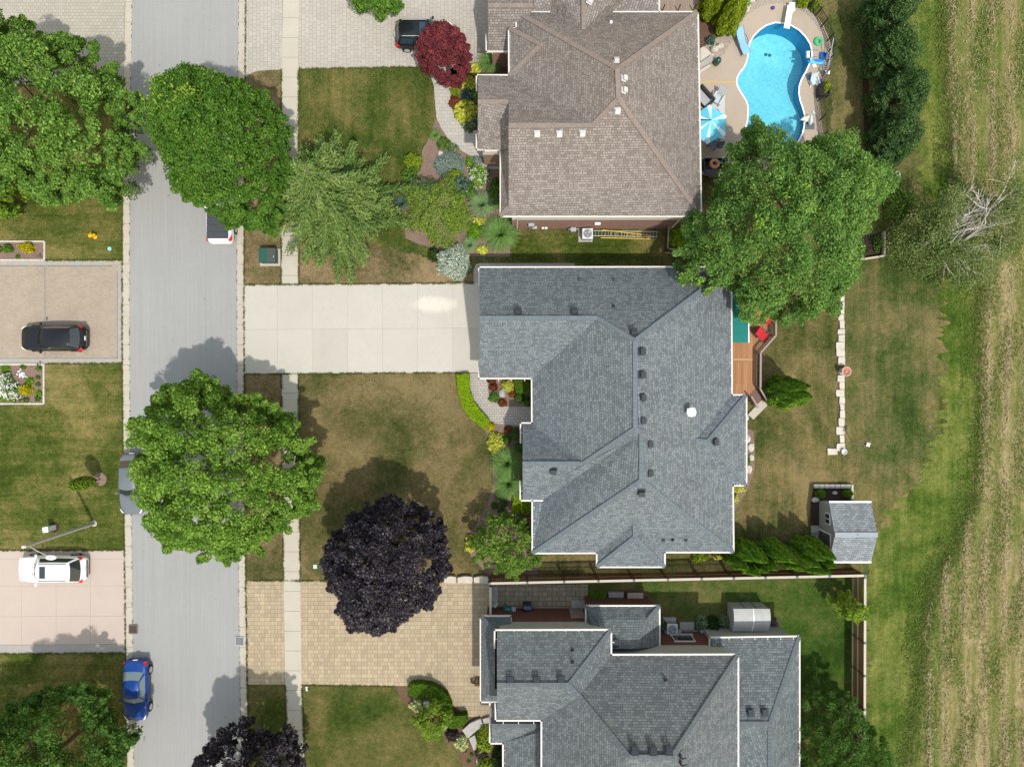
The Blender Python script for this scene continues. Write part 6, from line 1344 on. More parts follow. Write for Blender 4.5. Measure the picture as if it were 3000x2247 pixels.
def tree(name, label, outline, ze, zt, ncl, rc, lpc, leaf, lw, m, seed, base=None, group=None, r0=.2, fill=.45, edge=.34, up=.75, tips=None, cat='tree', bark=None, tone=.5, tv=.23, flat=.72, nl=9, jit=.55, pw=2.2, relief=.9, gap=-1.15, wl=2.3):
    g = np.random.default_rng(seed); c, cl, q = clumps(outline, ze, zt, ncl, rc, g, edge, pw, relief, gap, wl)
    bx = base if base is not None else (c[0], c[1], 0)
    t = thing(name, label, cat, (bx[0], bx[1], 0), 0, group)
    ncl = len(cl); nf = int(ncl * fill * .8); cf = cl[g.choice(ncl, nf, replace=False)] - np.stack([np.zeros(nf), np.zeros(nf), g.uniform(.8, 1.9, nf)], 1) if nf else np.zeros((0, 3))
    if nf: cf[:, :2] = c + (cf[:, :2] - c) * .88
    rcs = np.concatenate([np.where(q > 1.5, rc * .5, np.where(q > .89, rc * .76, rc * 1.06)), np.full(nf, rc)])
    P, N_, tn = leaves_in(np.concatenate([cl, cf]), rcs, lpc, g, up, flat, jit)
    P[:, 2] = np.maximum(P[:, 2], .25)
    rnd = np.clip(tone + tn + g.normal(0, tv, len(P)), 0, .93)
    if tips:   # a few shoots of young yellow leaves on top of the clumps nearest to where the photo shows them
        P2 = []
        for px, py, r_, k in tips:
            p0 = np.array(W(px, py, ze + (zt - ze) * .6)); cpt = cl[np.argmin(np.hypot(*((cl - p0)[:, :2].T)))]
            P2.append(cpt + g.normal(0, r_, (k, 3)) * np.array([1, 1, .35]) + np.array([0, 0, rc * .8]))
        P2 = np.concatenate(P2); P = np.concatenate([P, P2]); N_ = np.concatenate([N_, g.normal(0, .5, P2.shape) + np.array([0, 0, .8])]); rnd = np.concatenate([rnd, np.ones(len(P2))])
    L = leaf * g.uniform(.7, 1.3, len(P)); leafmesh('crown', P, N_, L, L * lw, rnd, m, t, seed=seed)
    limb_mesh(t, (bx[0], bx[1], 0), cl, zt, g, r0, bark or m_bark, nl)
    return t
tree('maple_tree', 'broad green maple at the upper left, cut off by the left frame edge', [(66,46),(92,68),(95,102),(136,115),(190,125),(244,117),(285,129),(285,163),(346,190),(339,210),(326,237),(373,278),(417,281),(453,315),(421,343),(373,360),(383,414),(428,438),(390,458),(393,505),(356,543),(336,613),(305,589),(258,576),(203,582),(170,606),(136,603),(102,579),(68,556),(7,500),(-60,560),(-150,430),(-165,260),(-90,120),(0,80)], 5.6, 11.0, 380, .58, 165, .185, .62, lf_maple, 1, edge=.38, fill=.6, tv=.22)
tree('small_tree', 'yellowish green small tree at the left frame edge below the maple', [(40,500),(48,540),(40,590),(15,625),(-40,640),(-80,580),(-60,500),(0,470)], 2.2, 4.6, 34, .55, 90, .26, .62, lf_yg, 2, r0=.1)
tree('linden_tree', 'dense rounded green linden with a few yellow shoots, over the pickup', [(560,198),(590,202),(634,224),(651,220),(712,234),(729,248),(750,261),(784,271),(801,305),(811,339),(841,346),(845,400),(852,480),(845,560),(835,610),(823,640),(797,684),(770,674),(746,670),(695,667),(672,674),(651,657),(644,640),(621,626),(577,603),(543,589),(509,562),(505,539),(518,495),(485,475),(471,434),(458,390),(466,346),(454,298),(461,265),(519,244),(529,217)], 4.8, 10.2, 420, .50, 170, .165, .55, lf_linden, 3, fill=.35, edge=.36, tips=([(470,283,.35,40),(500,295,.3,26),(555,278,.28,30),(572,312,.35,45),(628,315,.22,22),(497,322,.35,36),(540,330,.4,34),(556,355,.3,24),(595,306,.25,26)]), tone=.45, tv=.2, relief=.45, gap=-9, wl=1.8)
tree('maple_tree', 'open green maple overhanging the road and sidewalk left of the purple tree', [(475,1129),(522,1127),(577,1084),(604,1094),(631,1111),(644,1141),(682,1168),(712,1154),(740,1154),(760,1155),(811,1185),(828,1199),(842,1229),(879,1239),(879,1287),(926,1287),(903,1314),(920,1348),(953,1378),(933,1419),(916,1450),(935,1484),(909,1504),(875,1514),(845,1524),(852,1558),(825,1558),(791,1582),(770,1626),(712,1619),(668,1657),(645,1640),(587,1646),(573,1609),(529,1609),(485,1616),(461,1579),(436,1555),(425,1524),(448,1504),(421,1484),(424,1466),(402,1416),(412,1389),(400,1341),(428,1328),(395,1280),(424,1266),(380,1226),(438,1229),(429,1195),(448,1158)], 5.0, 9.6, 420, .50, 150, .175, .62, lf_maple2, 4, fill=.6, edge=.42, tone=.46, tv=.22, relief=1.0, gap=-1.7, wl=2.2)
tree('purple_maple', 'round dark purple maple between the front lawn and the sand coloured driveway', [(1126,1451),(1177,1467),(1225,1480),(1262,1497),(1306,1545),(1312,1582),(1323,1626),(1325,1667),(1308,1685),(1293,1732),(1266,1783),(1225,1790),(1184,1821),(1154,1848),(1110,1860),(1076,1851),(1028,1853),(1025,1821),(985,1794),(991,1753),(958,1726),(967,1680),(938,1650),(950,1602),(972,1558),(1008,1548),(1016,1511),(1059,1497),(1072,1470),(1106,1477)], 4.2, 8.2, 380, .38, 150, .15, .75, lf_purple, 5, fill=.4, edge=.36, tone=.42, tv=.24, relief=.6, gap=-1.5, wl=1.7)
tree('purple_maple', 'dark purple maple at the bottom edge beside the road', [(570,2220),(597,2187),(621,2160),(672,2143),(709,2110),(735,2136),(780,2160),(818,2156),(854,2127),(858,2160),(865,2200),(878,2238),(885,2330),(800,2400),(680,2400),(580,2330)], 4.0, 7.6, 240, .38, 150, .15, .75, lf_purple, 6, fill=.4, tone=.42, tv=.24, relief=.6, gap=-1.5, wl=1.7)
tree('maple_tree', 'dark green maple in the lower left corner', [(251,1998),(305,2045),(315,2075),(326,2102),(373,2140),(399,2167),(366,2194),(358,2228),(330,2330),(200,2420),(0,2420),(-120,2330),(-130,2180),(-20,2120),(20,2099),(25,2061),(85,2048),(102,2024),(170,2009),(217,2011)], 4.2, 8.4, 280, .56, 160, .185, .62, lf_dkmaple, 7, fill=.4, edge=.4, tone=.42)
tree('shade_tree', 'largest bright green tree, spreading over two back yards', [(2209,343),(2226,360),(2250,398),(2262,417),(2279,438),(2306,455),(2315,430),(2338,430),(2365,415),(2391,411),(2426,397),(2481,397),(2494,427),(2538,458),(2555,492),(2589,502),(2618,543),(2592,582),(2562,609),(2569,633),(2531,650),(2521,698),(2487,721),(2484,742),(2453,759),(2481,776),(2518,816),(2487,843),(2470,867),(2453,925),(2420,901),(2386,938),(2348,952),(2301,955),(2264,918),(2229,949),(2195,945),(2168,925),(2158,884),(2138,833),(2097,833),(2063,862),(2036,833),(1985,820),(2002,789),(1969,745),(2009,725),(1999,674),(2015,630),(2083,606),(2090,562),(2097,529),(2144,502),(2117,478),(2131,424),(2161,421),(2178,380),(2195,373)], 5.0, 10.4, 640, .54, 155, .165, .5, lf_big, 8, base=tuple(W(2240, 690)[:2]) + (0,), r0=.32, fill=.45, edge=.36, nl=14, tips=([(x, y, .22, 18) for x, y in ((2060,690),(2180,665),(2190,690),(2210,700),(2005,795),(2085,805),(2055,835),(2150,860),(2165,880),(2280,905),(2335,890),(2460,690),(2555,630),(2560,610),(2330,650),(2465,580),(2385,540),(2330,440),(2410,425),(2395,450),(2150,440),(2160,460),(2475,840),(2440,880),(2515,810),(2300,590),(2240,780),(2255,610))]), tone=.45)
tree('red_leaved_tree', 'small wine red tree covering the front of the black vehicle', [(1290,70),(1318,78),(1337,96),(1362,104),(1376,135),(1384,165),(1378,200),(1358,228),(1335,240),(1304,246),(1278,232),(1258,205),(1230,190),(1215,165),(1216,135),(1235,112),(1262,92),(1272,75)], 2.6, 4.8, 190, .27, 120, .125, .6, lf_red, 9, fill=.4, relief=.3, gap=-9, r0=.1, tv=.22)
for i, (x, y, rx, ry, hh, lb) in enumerate(((2598, 40, 62, 75, 5.2, 'topmost dark green tree of the row beside the field'), (2606, 165, 62, 75, 4.8, 'dark green tree of the row level with the blue pool float'), (2628, 285, 66, 75, 5.0, 'widest dark green tree of the row beside the field'), (2622, 405, 62, 70, 4.4, 'lowest dark green tree of the row, next to the big bright tree'))):
    r_ = random.Random(i); ol = [(x + math.cos(a) * rx * (1 + r_.uniform(-.18, .2)), y + math.sin(a) * ry * (1 + r_.uniform(-.12, .15))) for a in [k * .45 for k in range(14)]]
    tree('row_tree', lb, ol, 2.6, hh,  130, .38, 140, .165, .45, lf_row, 20 + i, relief=.5, gap=-1.6, wl=1.5, group='row of dark trees beside the field', r0=.09, fill=.4, tone=.45, tv=.22)
tree('plum_tree', 'bushy dark green tree in the bottom right corner behind the house', [(2350,2060),(2390,2025),(2480,2020),(2505,2040),(2500,2070),(2530,2100),(2560,2130),(2590,2160),(2600,2247),(2560,2350),(2400,2350),(2335,2247),(2345,2150)], 2.8, 5.8, 230, .36, 150, .155, .35, lf_dkmaple, 30, fill=.5, tone=.42, r0=.14)
tree('young_tree', 'small bright green young tree leaning over the dark side fence', [(2484,1730),(2501,1753),(2518,1768),(2533,1783),(2523,1814),(2508,1806),(2512,1826),(2487,1800),(2460,1806),(2455,1785),(2438,1770),(2467,1753)], 1.9, 3.2, 30, .30, 60, .19, .6, lf_yg, 31, relief=.3, gap=-9, base=tuple(W(2447, 1752)[:2]) + (0,), r0=.05, fill=.1, nl=6, edge=.5)
tree('overhanging_tree', 'green branch tips of a tree cut off by the top frame edge', [(1020,-10),(1075,22),(1095,12),(1110,20),(1140,22),(1165,18),(1180,-10),(1170,-90),(1100,-130),(1030,-90)], 3.8, 6.5, 60, .45, 90, .25, .55, lf_linden, 32, relief=.3, gap=-9, r0=.14)
# young columnar tree
g = np.random.default_rng(33); t = thing('young_tree', 'slender young tree in a bark ring on the left lawn', 'tree', W(293, 1404)); L0 = np.array(t.location[:])
n = 2300; zz = g.uniform(.7, 3.6, n); rad = .50 * np.sin(np.clip((zz - .6) / 3.1, 0, 1) * np.pi) ** .6 * np.sqrt(g.random(n)); a = g.uniform(0, 6.28, n)
P = L0 + np.stack([np.cos(a) * rad, np.sin(a) * rad, zz], 1); leafmesh('crown', P, g.normal(0, .6, (n, 3)) + np.array([0, 0, .6]), .16, .1, .5 + g.normal(0, .2, n), lf_yg, t)
b = MB(); b.tube([t.location, t.location + V((.03, 0, 1.5)), t.location + V((0, 0, 3.4))], [.04, .03, .01], 8); b.build('trunk', m_bark, t)
# spruce: whorls of separate boughs that stick out as spikes, each a flat spray with drooping side twigs
g = np.random.default_rng(40); t = thing('spruce_tree', 'spiky grey green spruce with radiating branches, right of the linden', 'tree', W(1003, 612)); L0 = np.array(t.location[:])
Ps, Ns, Ts, Rn, wb = [], [], [], [], MB(); Hs = 9.4; az0 = 0.0
for li, z in enumerate(np.linspace(.8, 8.9, 17)):
    RR = 5.1 * (1 - z / Hs) ** .85 + .12; nb = int(12 - 5 * z / Hs)
    for k in range(nb):
        az = az0 + 2 * np.pi * k / nb + g.normal(0, .2); R_ = RR * g.uniform(.72, 1.18); droop = g.uniform(.0, .14); tb = g.normal(0, .09)
        d = np.array([np.cos(az), np.sin(az), 0]); sd = np.array([-np.sin(az), np.cos(az), 0]); zz = z + g.normal(0, .12)
        ax = lambda u: d * R_ * u + np.array([0, 0, zz + .22 * (1 - u) - droop * R_ * u * u * .5 + .10 * u ** 4])
        wb.tube([V(L0 + ax(0)), V(L0 + ax(.5)), V(L0 + ax(1.0))], [.035, .022, .010], 4)
        ns = max(6, int(R_ / .15))
        for s_ in range(ns):
            u = (s_ + g.random()) / ns * .96 + .06; p0 = ax(u)
            tl = (R_ * .25 * (1.02 - u) ** .8 + .22) * g.uniform(.75, 1.2)
            for sg in (-1, 1):
                td = d * g.uniform(.75, 1.05) + sd * sg * g.uniform(.5, .85); td /= np.linalg.norm(td); td[2] -= g.uniform(.05, .35)
                m_ = max(4, int(tl / .06)); q = np.linspace(.03, 1, m_)[:, None]
                P = p0 + td * tl * q + g.normal(0, .016, (m_, 3)); Ps.append(P); Ns.append(g.normal(0, .45, (m_, 3)) + np.array([0, 0, .9])); Ts.append(np.tile(td, (m_, 1)) + g.normal(0, .5, (m_, 3))); Rn.append(np.full(m_, tb))
        m_ = int(R_ / .05); q = np.linspace(.1, 1.02, m_); P = np.array([ax(u) for u in q]) + g.normal(0, .02, (m_, 3)); Ps.append(P); Ns.append(g.normal(0, .4, (m_, 3)) + np.array([0, 0, .9])); Ts.append(np.tile(d, (m_, 1)) + g.normal(0, .5, (m_, 3))); Rn.append(np.full(m_, tb + .12))
    az0 += .61
P = np.concatenate(Ps) + L0; n = len(P); leafmesh('crown', P, np.concatenate(Ns), .20 * g.uniform(.7, 1.3, n), .085, .44 + np.concatenate(Rn) + g.normal(0, .18, n), lf_spruce, t, tang=np.concatenate(Ts))
wb.tube([t.location, t.location + V((0, 0, 4)), t.location + V((0, 0, 9.3))], [.2, .13, .02], 8); wb.build('trunk', mat('spruce_bark', (.26, .20, .13), .9, .1, var=.2), t)
# half bare birch: white limbs with thin foliage
g = np.random.default_rng(41); t = thing('birch_tree', 'half bare pale limbed tree with thin foliage at the right edge', 'tree', W(2690, 712)); L0 = V(t.location)
wb = MB(); tipsb = []
def limb(p, d, L, r, depth):
    pts = [p]; q = V(p); dd = V(d)
    for k in range(4):
        dd = (dd + V(g.normal(0, .14, 3)) + V((0, 0, .03))).normalized(); q = q + dd * L / 4; pts.append(V(q))
    wb.tube(pts, [r * 1.25, r * 1.1, r * .9, r * .75, r * .6], 5 if depth else 7, cap=False)
    if depth >= 3: tipsb.append((q, dd)); return
    nb = 4 if depth < 2 else 3
    for k in range(nb):
        a = pts[1 + k % 4] if depth else pts[min(4, 1 + k)]
        nd = (dd + V(g.normal(0, .62, 3)) + V((.12, 0, .05))).normalized(); limb(a, nd, L * g.uniform(.55, .8), r * .5, depth + 1)
    tipsb.append((q, dd))
limb(L0, V((.12, -.02, 1)), 3.0, .16, 0); limb(L0 + V((.1, 0, .2)), V((.55, .25, 1)), 3.4, .12, 0); limb(L0 + V((0, -.1, .3)), V((.6, -.35, 1)), 3.2, .11, 0); limb(L0 + V((-.1, .1, .3)), V((.1, .45, 1)), 3.0, .10, 0); limb(L0 + V((.2, 0, .4)), V((1.1, .1, 1)), 3.6, .11, 0); limb(L0 + V((.2, .1, .4)), V((.8, .6, 1)), 3.2, .09, 0)
wb.build('trunk', m_birch, t)
Ps = []
for q, dd in tipsb:
    dx = q.x - L0.x
    if (.1 < dx < 2.9 and q.y - L0.y > -.9) or g.random() < .12 or dx > 6.5: continue
    k = int(g.integers(70, 130)); Ps.append(np.array(q[:]) + np.clip(g.normal(0, .36, (k, 3)), -.7, .7) * np.array([1, 1, .6]))
c2 = np.array(L0[:])
for k in range(60):   # fuller leafy skirt on the west and south side
    a = g.uniform(0, 6.28); rr_ = math.sqrt(g.random()); Ps.append(c2 + np.array([-1.0 + math.cos(a) * rr_ * 2.1, -.5 + math.sin(a) * rr_ * 2.3, g.uniform(1.2, 3.6)]) + np.clip(g.normal(0, .32, (95, 3)), -.6, .6) * np.array([1, 1, .6]))
P = np.concatenate(Ps); n = len(P); leafmesh('crown', P, g.normal(0, .6, (n, 3)) + np.array([0, 0, .8]), .125 * g.uniform(.7, 1.4, n), .085, .5 + g.normal(0, .22, n), lf_birch, t)
# arborvitae columns: narrow flame shaped cedars built of upright sprays
def cedar(label, px, py, r, hh, m, seed, group=None, stems=1, name='cedar_tree', n=3600, tone=.45):
    g = np.random.default_rng(seed); t = thing(name, label, 'cedar', W(px, py), 0, group); L0 = np.array(t.location[:])
    u = g.random(n) ** .8; a = g.uniform(0, 6.283, n); prof = np.minimum(1, (u + .03) / .16) ** .5 * np.clip(1 - u ** 1.7, .02, 1) ** .85
    lob = 1 + .13 * np.sin(a * 5 + u * 9 + seed) + .08 * np.sin(a * 9 - u * 14)
    rad = r * prof * lob * g.uniform(.80, 1.03, n); d = np.stack([np.cos(a), np.sin(a), np.zeros(n)], 1)
    P = L0 + d * rad[:, None] + np.stack([np.zeros(n), np.zeros(n), .08 + u * (hh - .12)], 1)
    N_ = d + g.normal(0, .28, (n, 3)) + np.array([0, 0, .55]); T_ = np.array([0, 0, 1.0]) + d * .55 + g.normal(0, .3, (n, 3))
    leafmesh('crown', P, N_, .20 * g.uniform(.7, 1.3, n), .10, tone + g.normal(0, .18, n) , m, t, tang=T_, seed=seed)
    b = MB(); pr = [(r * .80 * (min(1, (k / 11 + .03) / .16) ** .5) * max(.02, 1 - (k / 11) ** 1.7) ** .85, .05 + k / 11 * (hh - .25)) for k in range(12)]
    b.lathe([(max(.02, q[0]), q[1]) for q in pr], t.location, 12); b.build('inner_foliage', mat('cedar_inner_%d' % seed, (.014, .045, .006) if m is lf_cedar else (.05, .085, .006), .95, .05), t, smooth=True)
    b = MB(); b.tube([t.location, t.location + V((0, 0, .4))], .09, 8); b.build('trunk', m_bark, t)
    return t
tipsc = [(2206,1641,4.5),(2190,1668,4.0),(2225,1686,4.4),(2234,1643,4.6),(2248,1646,4.2),(2277,1669,4.0),(2306,1644,4.6),(2318,1637,4.4),(2335,1648,4.7),(2358,1669,4.2),(2367,1660,4.4),(2403,1660,4.5),(2415,1640,4.9),(2414,1679,4.2),(2433,1680,4.1),(2447,1636,4.8),(2448,1661,4.4),(2250,1675,3.7)]
lbl = 'dark green flame shaped cedar packed in the hedge beside the shed'
for i, (x, y, hh) in enumerate(tipsc):
    q = W(x, y, hh); bx, by = PX(V((q.x, q.y, 0))); cedar(lbl, bx, by, (.70, .64, .58)[i % 3], hh + .1, lf_cedar, 50 + i, 'cedars in the hedge beside the shed', n=3400, tone=.48)
cedar('larger upright cedar stem by the deck stairs, the one nearer the stairs', 2272, 1159, 1.0, 6.3, lf_cedar, 70, 'cedars by the deck stairs', n=7500, tone=.52)
cedar('upright cedar stem by the deck stairs, nearest the angled deck railing', 2266, 1137, .95, 5.8, lf_cedar, 71, 'cedars by the deck stairs', n=6800, tone=.48)
cedar('small cedar stem at the back of the pair by the deck stairs', 2290, 1131, .55, 5.0, lf_cedar, 72, 'cedars by the deck stairs', n=2600)
cedar('bulky golden green cedar touching the brown roof at the top edge', 2072, 40, .95, 5.2, lf_gold, 73, 'golden cedars by the pool', n=7500)
cedar('bulky golden green cedar nearest to the blue lounger', 2118, 84, .95, 5.6, lf_gold, 74, 'golden cedars by the pool', n=8500)
cedar('small golden cedar at the top edge by the iron fence', 2346, 14, .45, 2.2, lf_gold, 75, n=2200)
# ---------------------------------------------------------------- shrubs, perennials, ornamental grasses
def lpal(name, a, b_, c, **k): return leafmat(name, [(0, a), (.45, b_), (.85, c), (1, sc(c, 1.2))], **k)
l_green = lpal('shrub_green', (.028, .075, .010), (.068, .15, .018), (.15, .26, .04))
l_dark = lpal('shrub_dark', (.008, .025, .006), (.02, .05, .010), (.05, .09, .02))
l_bright = lpal('shrub_bright', (.05, .13, .006), (.11, .24, .010), (.2, .36, .02))
l_box = lpal('boxwood', (.022, .062, .010), (.045, .108, .016), (.085, .16, .028))
l_gold = lpal('gold_hosta', (.14, .18, .01), (.36, .38, .03), (.62, .60, .12), trans=.15)
l_gold2 = lpal('gold_spirea', (.16, .17, .004), (.36, .33, .006), (.55, .47, .012))
l_var = lpal('variegated', (.10, .16, .04), (.36, .40, .14), (.66, .66, .36), trans=.15)
l_varg = lpal('variegated_green', (.03, .07, .02), (.10, .16, .06), (.30, .36, .22))
l_blue = lpal('blue_juniper', (.06, .105, .085), (.155, .225, .19), (.27, .35, .30), trans=.1)
l_blued = lpal('blue_green', (.02, .05, .035), (.05, .10, .07), (.11, .17, .12), trans=.15)
l_silver = lpal('silver_leaves', (.11, .15, .11), (.32, .39, .30), (.62, .67, .56), trans=.15)
l_copper = lpal('copper_cypress', (.060, .115, .012), (.135, .215, .025), (.235, .315, .05), trans=.1)
l_rust = lpal('rust_leaves', (.05, .012, .006), (.15, .04, .018), (.28, .09, .03))
l_hedge = lpal('lime_hedge', (.085, .16, .003), (.18, .30, .005), (.29, .42, .012), trans=.15)
l_hedge2 = lpal('green_hedge', (.03, .085, .005), (.07, .155, .010), (.16, .26, .02))
l_white = lpal('white_petals', (.46, .50, .36), (.74, .74, .64), (.84, .84, .78), trans=.12)
l_ygreen = lpal('yellow_green_shrub', (.07, .13, .008), (.16, .24, .015), (.30, .36, .03))
l_purp = lpal('purple_shrub', (.012, .008, .010), (.03, .02, .022), (.06, .04, .042), trans=.1)
l_grassb = lpal('ornamental_grass', (.05, .125, .022), (.115, .235, .045), (.22, .35, .11), trans=.3)
l_grassl = lpal('fountain_grass', (.08, .15, .05), (.17, .28, .10), (.30, .42, .20), trans=.3)
l_fine = lpal('fine_juniper', (.02, .06, .006), (.05, .12, .01), (.10, .19, .02))
def dome(g, n, rx, ry, hh, lump=.12, low=-.15, sharp=1.0):
    d = g.normal(size=(n, 3)); d /= np.linalg.norm(d, axis=1, keepdims=True); d[:, 2] = np.where(d[:, 2] < low, -d[:, 2], d[:, 2])
    ph = g.uniform(0, 6.28, 6); az = np.arctan2(d[:, 1], d[:, 0]); el = d[:, 2]
    f = 1 + lump * (np.sin(3 * az + ph[0] + 2 * el) + .7 * np.sin(5 * az + ph[1] - 3 * el) + .6 * np.sin(8 * az + ph[2] + 5 * el)) * .6
    f *= g.uniform(.55, 1.0, n) ** .45
    return d, d * f[:, None] * np.array([rx, ry, hh])
def shrub(name, label, px, py, rx, ry, hh, m, n=700, leaf=.14, lw=.6, cat='shrub', group=None, seed=None, flowers=None, lump=.18, up=.7, tone=.5, tv=.25, jit=.6, z0=.02, core=None):
    seed = int(px * 7 + py) if seed is None else seed; g = np.random.default_rng(seed); rx, ry = rx / S, ry / S; L0 = W(px, py)
    t = thing(name, label, cat, L0, 0, group) ; c = np.array(L0[:])
    d, p = dome(g, n, rx, ry, hh, lump); P = c + p; P[:, 2] = np.maximum(P[:, 2] + z0, .03)
    L = leaf * g.uniform(.7, 1.3, n); leafmesh('foliage', P, d * .6 + np.array([0, 0, up]) + g.normal(0, jit, (n, 3)), L, L * lw, tone + g.normal(0, tv, n), m, t, seed=seed)
    if core:
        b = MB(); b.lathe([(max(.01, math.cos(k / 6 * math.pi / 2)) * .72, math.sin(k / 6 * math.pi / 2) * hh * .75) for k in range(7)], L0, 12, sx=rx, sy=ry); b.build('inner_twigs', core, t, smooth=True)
    if flowers:
        mf, k, rf = flowers; d2, p2 = dome(g, k, rx * .98, ry * .98, hh, .05, low=.0); C_ = c + p2 * 1.02; C_[:, 2] += .03
        cnt = 16; Pf = np.repeat(C_, cnt, 0) + g.normal(0, rf, (k * cnt, 3)) * np.array([1, 1, .55]); nn = len(Pf)
        leafmesh('flowers', Pf, g.normal(0, .6, (nn, 3)) + np.array([0, 0, .9]), rf * 1.0, rf * .95, .5 + g.normal(0, .25, nn), mf, t, seed=seed + 1)
    return t
def tuft(name, label, px, py, r, hh, m, n=520, seed=0, group=None, cat='ornamental grass', lean=(0, 0), wd=.014):
    g = np.random.default_rng(seed); L0 = W(px, py); t = thing(name, label, cat, L0, 0, group); R0 = r / S; vs, fs, rn = [], [], []
    for i in range(n):
        a = g.uniform(0, 6.283); d = np.array([math.cos(a), math.sin(a), 0]); Lr = R0 * math.sqrt(g.uniform(.12, 1.0)); hz_ = hh * g.uniform(.65, 1.0); sd = np.array([-d[1], d[0], 0]); cur = g.normal(0, .16)
        pts = []
        for k in range(6):
            u = k / 5; rad = .05 + (Lr - .05) * (u ** 1.25); z = hz_ * (1.9 * u - 1.35 * u * u) ; pts.append(np.array(L0[:]) + d * rad + sd * cur * rad * u + np.array([lean[0] * u * u, lean[1] * u * u, max(.02, z)]))
        b0 = len(vs)
        for k, p in enumerate(pts):
            w_ = wd * (1 - .8 * k / 5) * g.uniform(.8, 1.3); vs += [p - sd * w_, p + sd * w_]
        for k in range(5): fs.append((b0 + 2 * k, b0 + 2 * k + 1, b0 + 2 * k + 3, b0 + 2 * k + 2)); rn.append(.5 + g.normal(0, .2) + (.12 if k > 2 else 0))
    me = bpy.data.meshes.new('blades'); off = np.array(L0[:]); me.from_pydata([tuple(v - off) for v in vs], [], fs); me.materials.append(m)
    at = me.attributes.new('rnd', 'FLOAT', 'FACE'); at.data.foreach_set('value', np.clip(rn, 0, 1).astype(np.float32)); link('blades', me, t); return t
def hedge(name, label, outline, hh, m, n, leaf=.10, seed=0):
    g = np.random.default_rng(seed); O = [W(x, y, hh) for x, y in outline]; P2 = [(p.x, p.y) for p in O]; c = sum(O, V()) / len(O); t = thing(name, label, 'hedge', (c.x, c.y, 0))
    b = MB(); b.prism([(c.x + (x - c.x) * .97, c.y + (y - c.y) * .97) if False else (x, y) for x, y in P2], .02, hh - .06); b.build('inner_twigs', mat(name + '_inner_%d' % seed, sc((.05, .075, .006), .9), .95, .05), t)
    xs, ys = [p[0] for p in P2], [p[1] for p in P2]; Pt = []; N_ = []
    while len(Pt) < n * .72:
        x, y = g.uniform(min(xs), max(xs)), g.uniform(min(ys), max(ys))
        if inside((x, y), P2): Pt.append((x, y, hh + g.normal(0, .022))); N_.append((0, 0, 1))
    for k in range(int(n * .28)):
        i = int(g.integers(0, len(P2))); u = g.random(); a, e = P2[i], P2[(i + 1) % len(P2)]; nx, ny = (e[1] - a[1]), -(e[0] - a[0]); l = math.hypot(nx, ny) + 1e-6
        x, y = a[0] + (e[0] - a[0]) * u, a[1] + (e[1] - a[1]) * u; s_ = -1 if (nx * (x - c.x) + ny * (y - c.y)) < 0 else 1
        Pt.append((x + s_ * nx / l * .03, y + s_ * ny / l * .03, g.uniform(.05, hh))); N_.append((s_ * nx / l, s_ * ny / l, .4))
    Pt, N_ = np.array(Pt), np.array(N_); k = len(Pt)
    leafmesh('foliage', Pt, N_ + g.normal(0, .45, (k, 3)), leaf * g.uniform(.7, 1.3, k), leaf * .6, .5 + g.normal(0, .17, k), m, t, seed=seed); return t
# --- west beds
shrub('gold_shrub', 'golden yellow shrub in the narrow bed above the tan driveway', 84, 728, 21, 15, .75, l_gold2, 700, .13, lump=.2)
shrub('dark_shrub', 'dark green shrub left of the golden shrub in the narrow bed', 26, 730, 16, 12, .55, l_green, 450, .14)
shrub('rust_shrub', 'rusty shrub cut off by the left edge in the narrow bed', -2, 731, 12, 9, .4, l_rust, 260, .13)
shrub('green_clump', 'tiny round green clump in front of the golden shrub', 54, 752, 6, 6, .2, l_green, 130, .09)
shrub('hydrangea', 'white flowering hydrangea nearer the tan driveway', 22, 1116, 24, 22, .9, l_green, 500, .17, flowers=(l_white, 60, .085))
shrub('hydrangea', 'white flowering hydrangea next to the small gold bush', 40, 1148, 26, 24, .95, l_green, 500, .17, flowers=(l_white, 75, .085))
shrub('hydrangea', 'white flowering hydrangea cut off by the left frame edge', -4, 1148, 18, 20, .8, l_green, 400, .17, flowers=(l_white, 40, .085))
shrub('gold_shrub', 'small rounded gold bush right of the white hydrangeas', 81, 1142, 20, 16, .65, l_gold2, 650, .12)
for x, y, r in ((18, 1082, 14), (69, 1075, 9), (115, 1079, 8), (88, 1117, 13), (113, 1106, 6), (113, 1126, 7), (116, 1152, 10), (112, 1168, 9), (78, 1172, 9), (59, 1171, 5), (12, 1166, 12), (40, 1174, 8)):
    shrub('ground_perennial', 'low green perennial clump in the hydrangea bed', x, y, r, r * .9, .2, l_bright if r > 9 else l_green, int(60 + r * 22), .10, cat='plant', group='green clumps in the hydrangea bed')
# --- north front garden
shrub('fountain_hosta', 'yellow hosta right beside the red leaved tree', 1392, 205, 17, 18, .5, l_gold, 330, .24, .5, cat='hosta', lump=.08)
shrub('fountain_hosta', 'yellow hosta just above the brown entry roof', 1373, 248, 22, 26, .55, l_gold, 420, .24, .5, cat='hosta', lump=.08)
shrub('gold_hosta', 'biggest yellow hosta, by the curved path', 1366, 331, 36, 36, .75, l_gold, 800, .27, .5, cat='hosta', lump=.08)
tuft('grass_tuft', 'dark green grass tuft between the red tree and the brown roof', 1434, 190, 44, 1.0, l_grassb, 520, 1)
shrub('yellow_green_perennial', 'lime green spiky perennial beside the path bend', 1334, 268, 15, 17, .4, l_ygreen, 380, .2, .25, cat='plant')
shrub('rust_shrub', 'rust red shrub above the biggest yellow hosta', 1333, 302, 18, 18, .45, l_rust, 420, .13)
shrub('blue_hosta', 'blue green hosta between rust shrub and entry roof', 1369, 280, 16, 22, .45, l_blued, 330, .24, .55, cat='hosta')
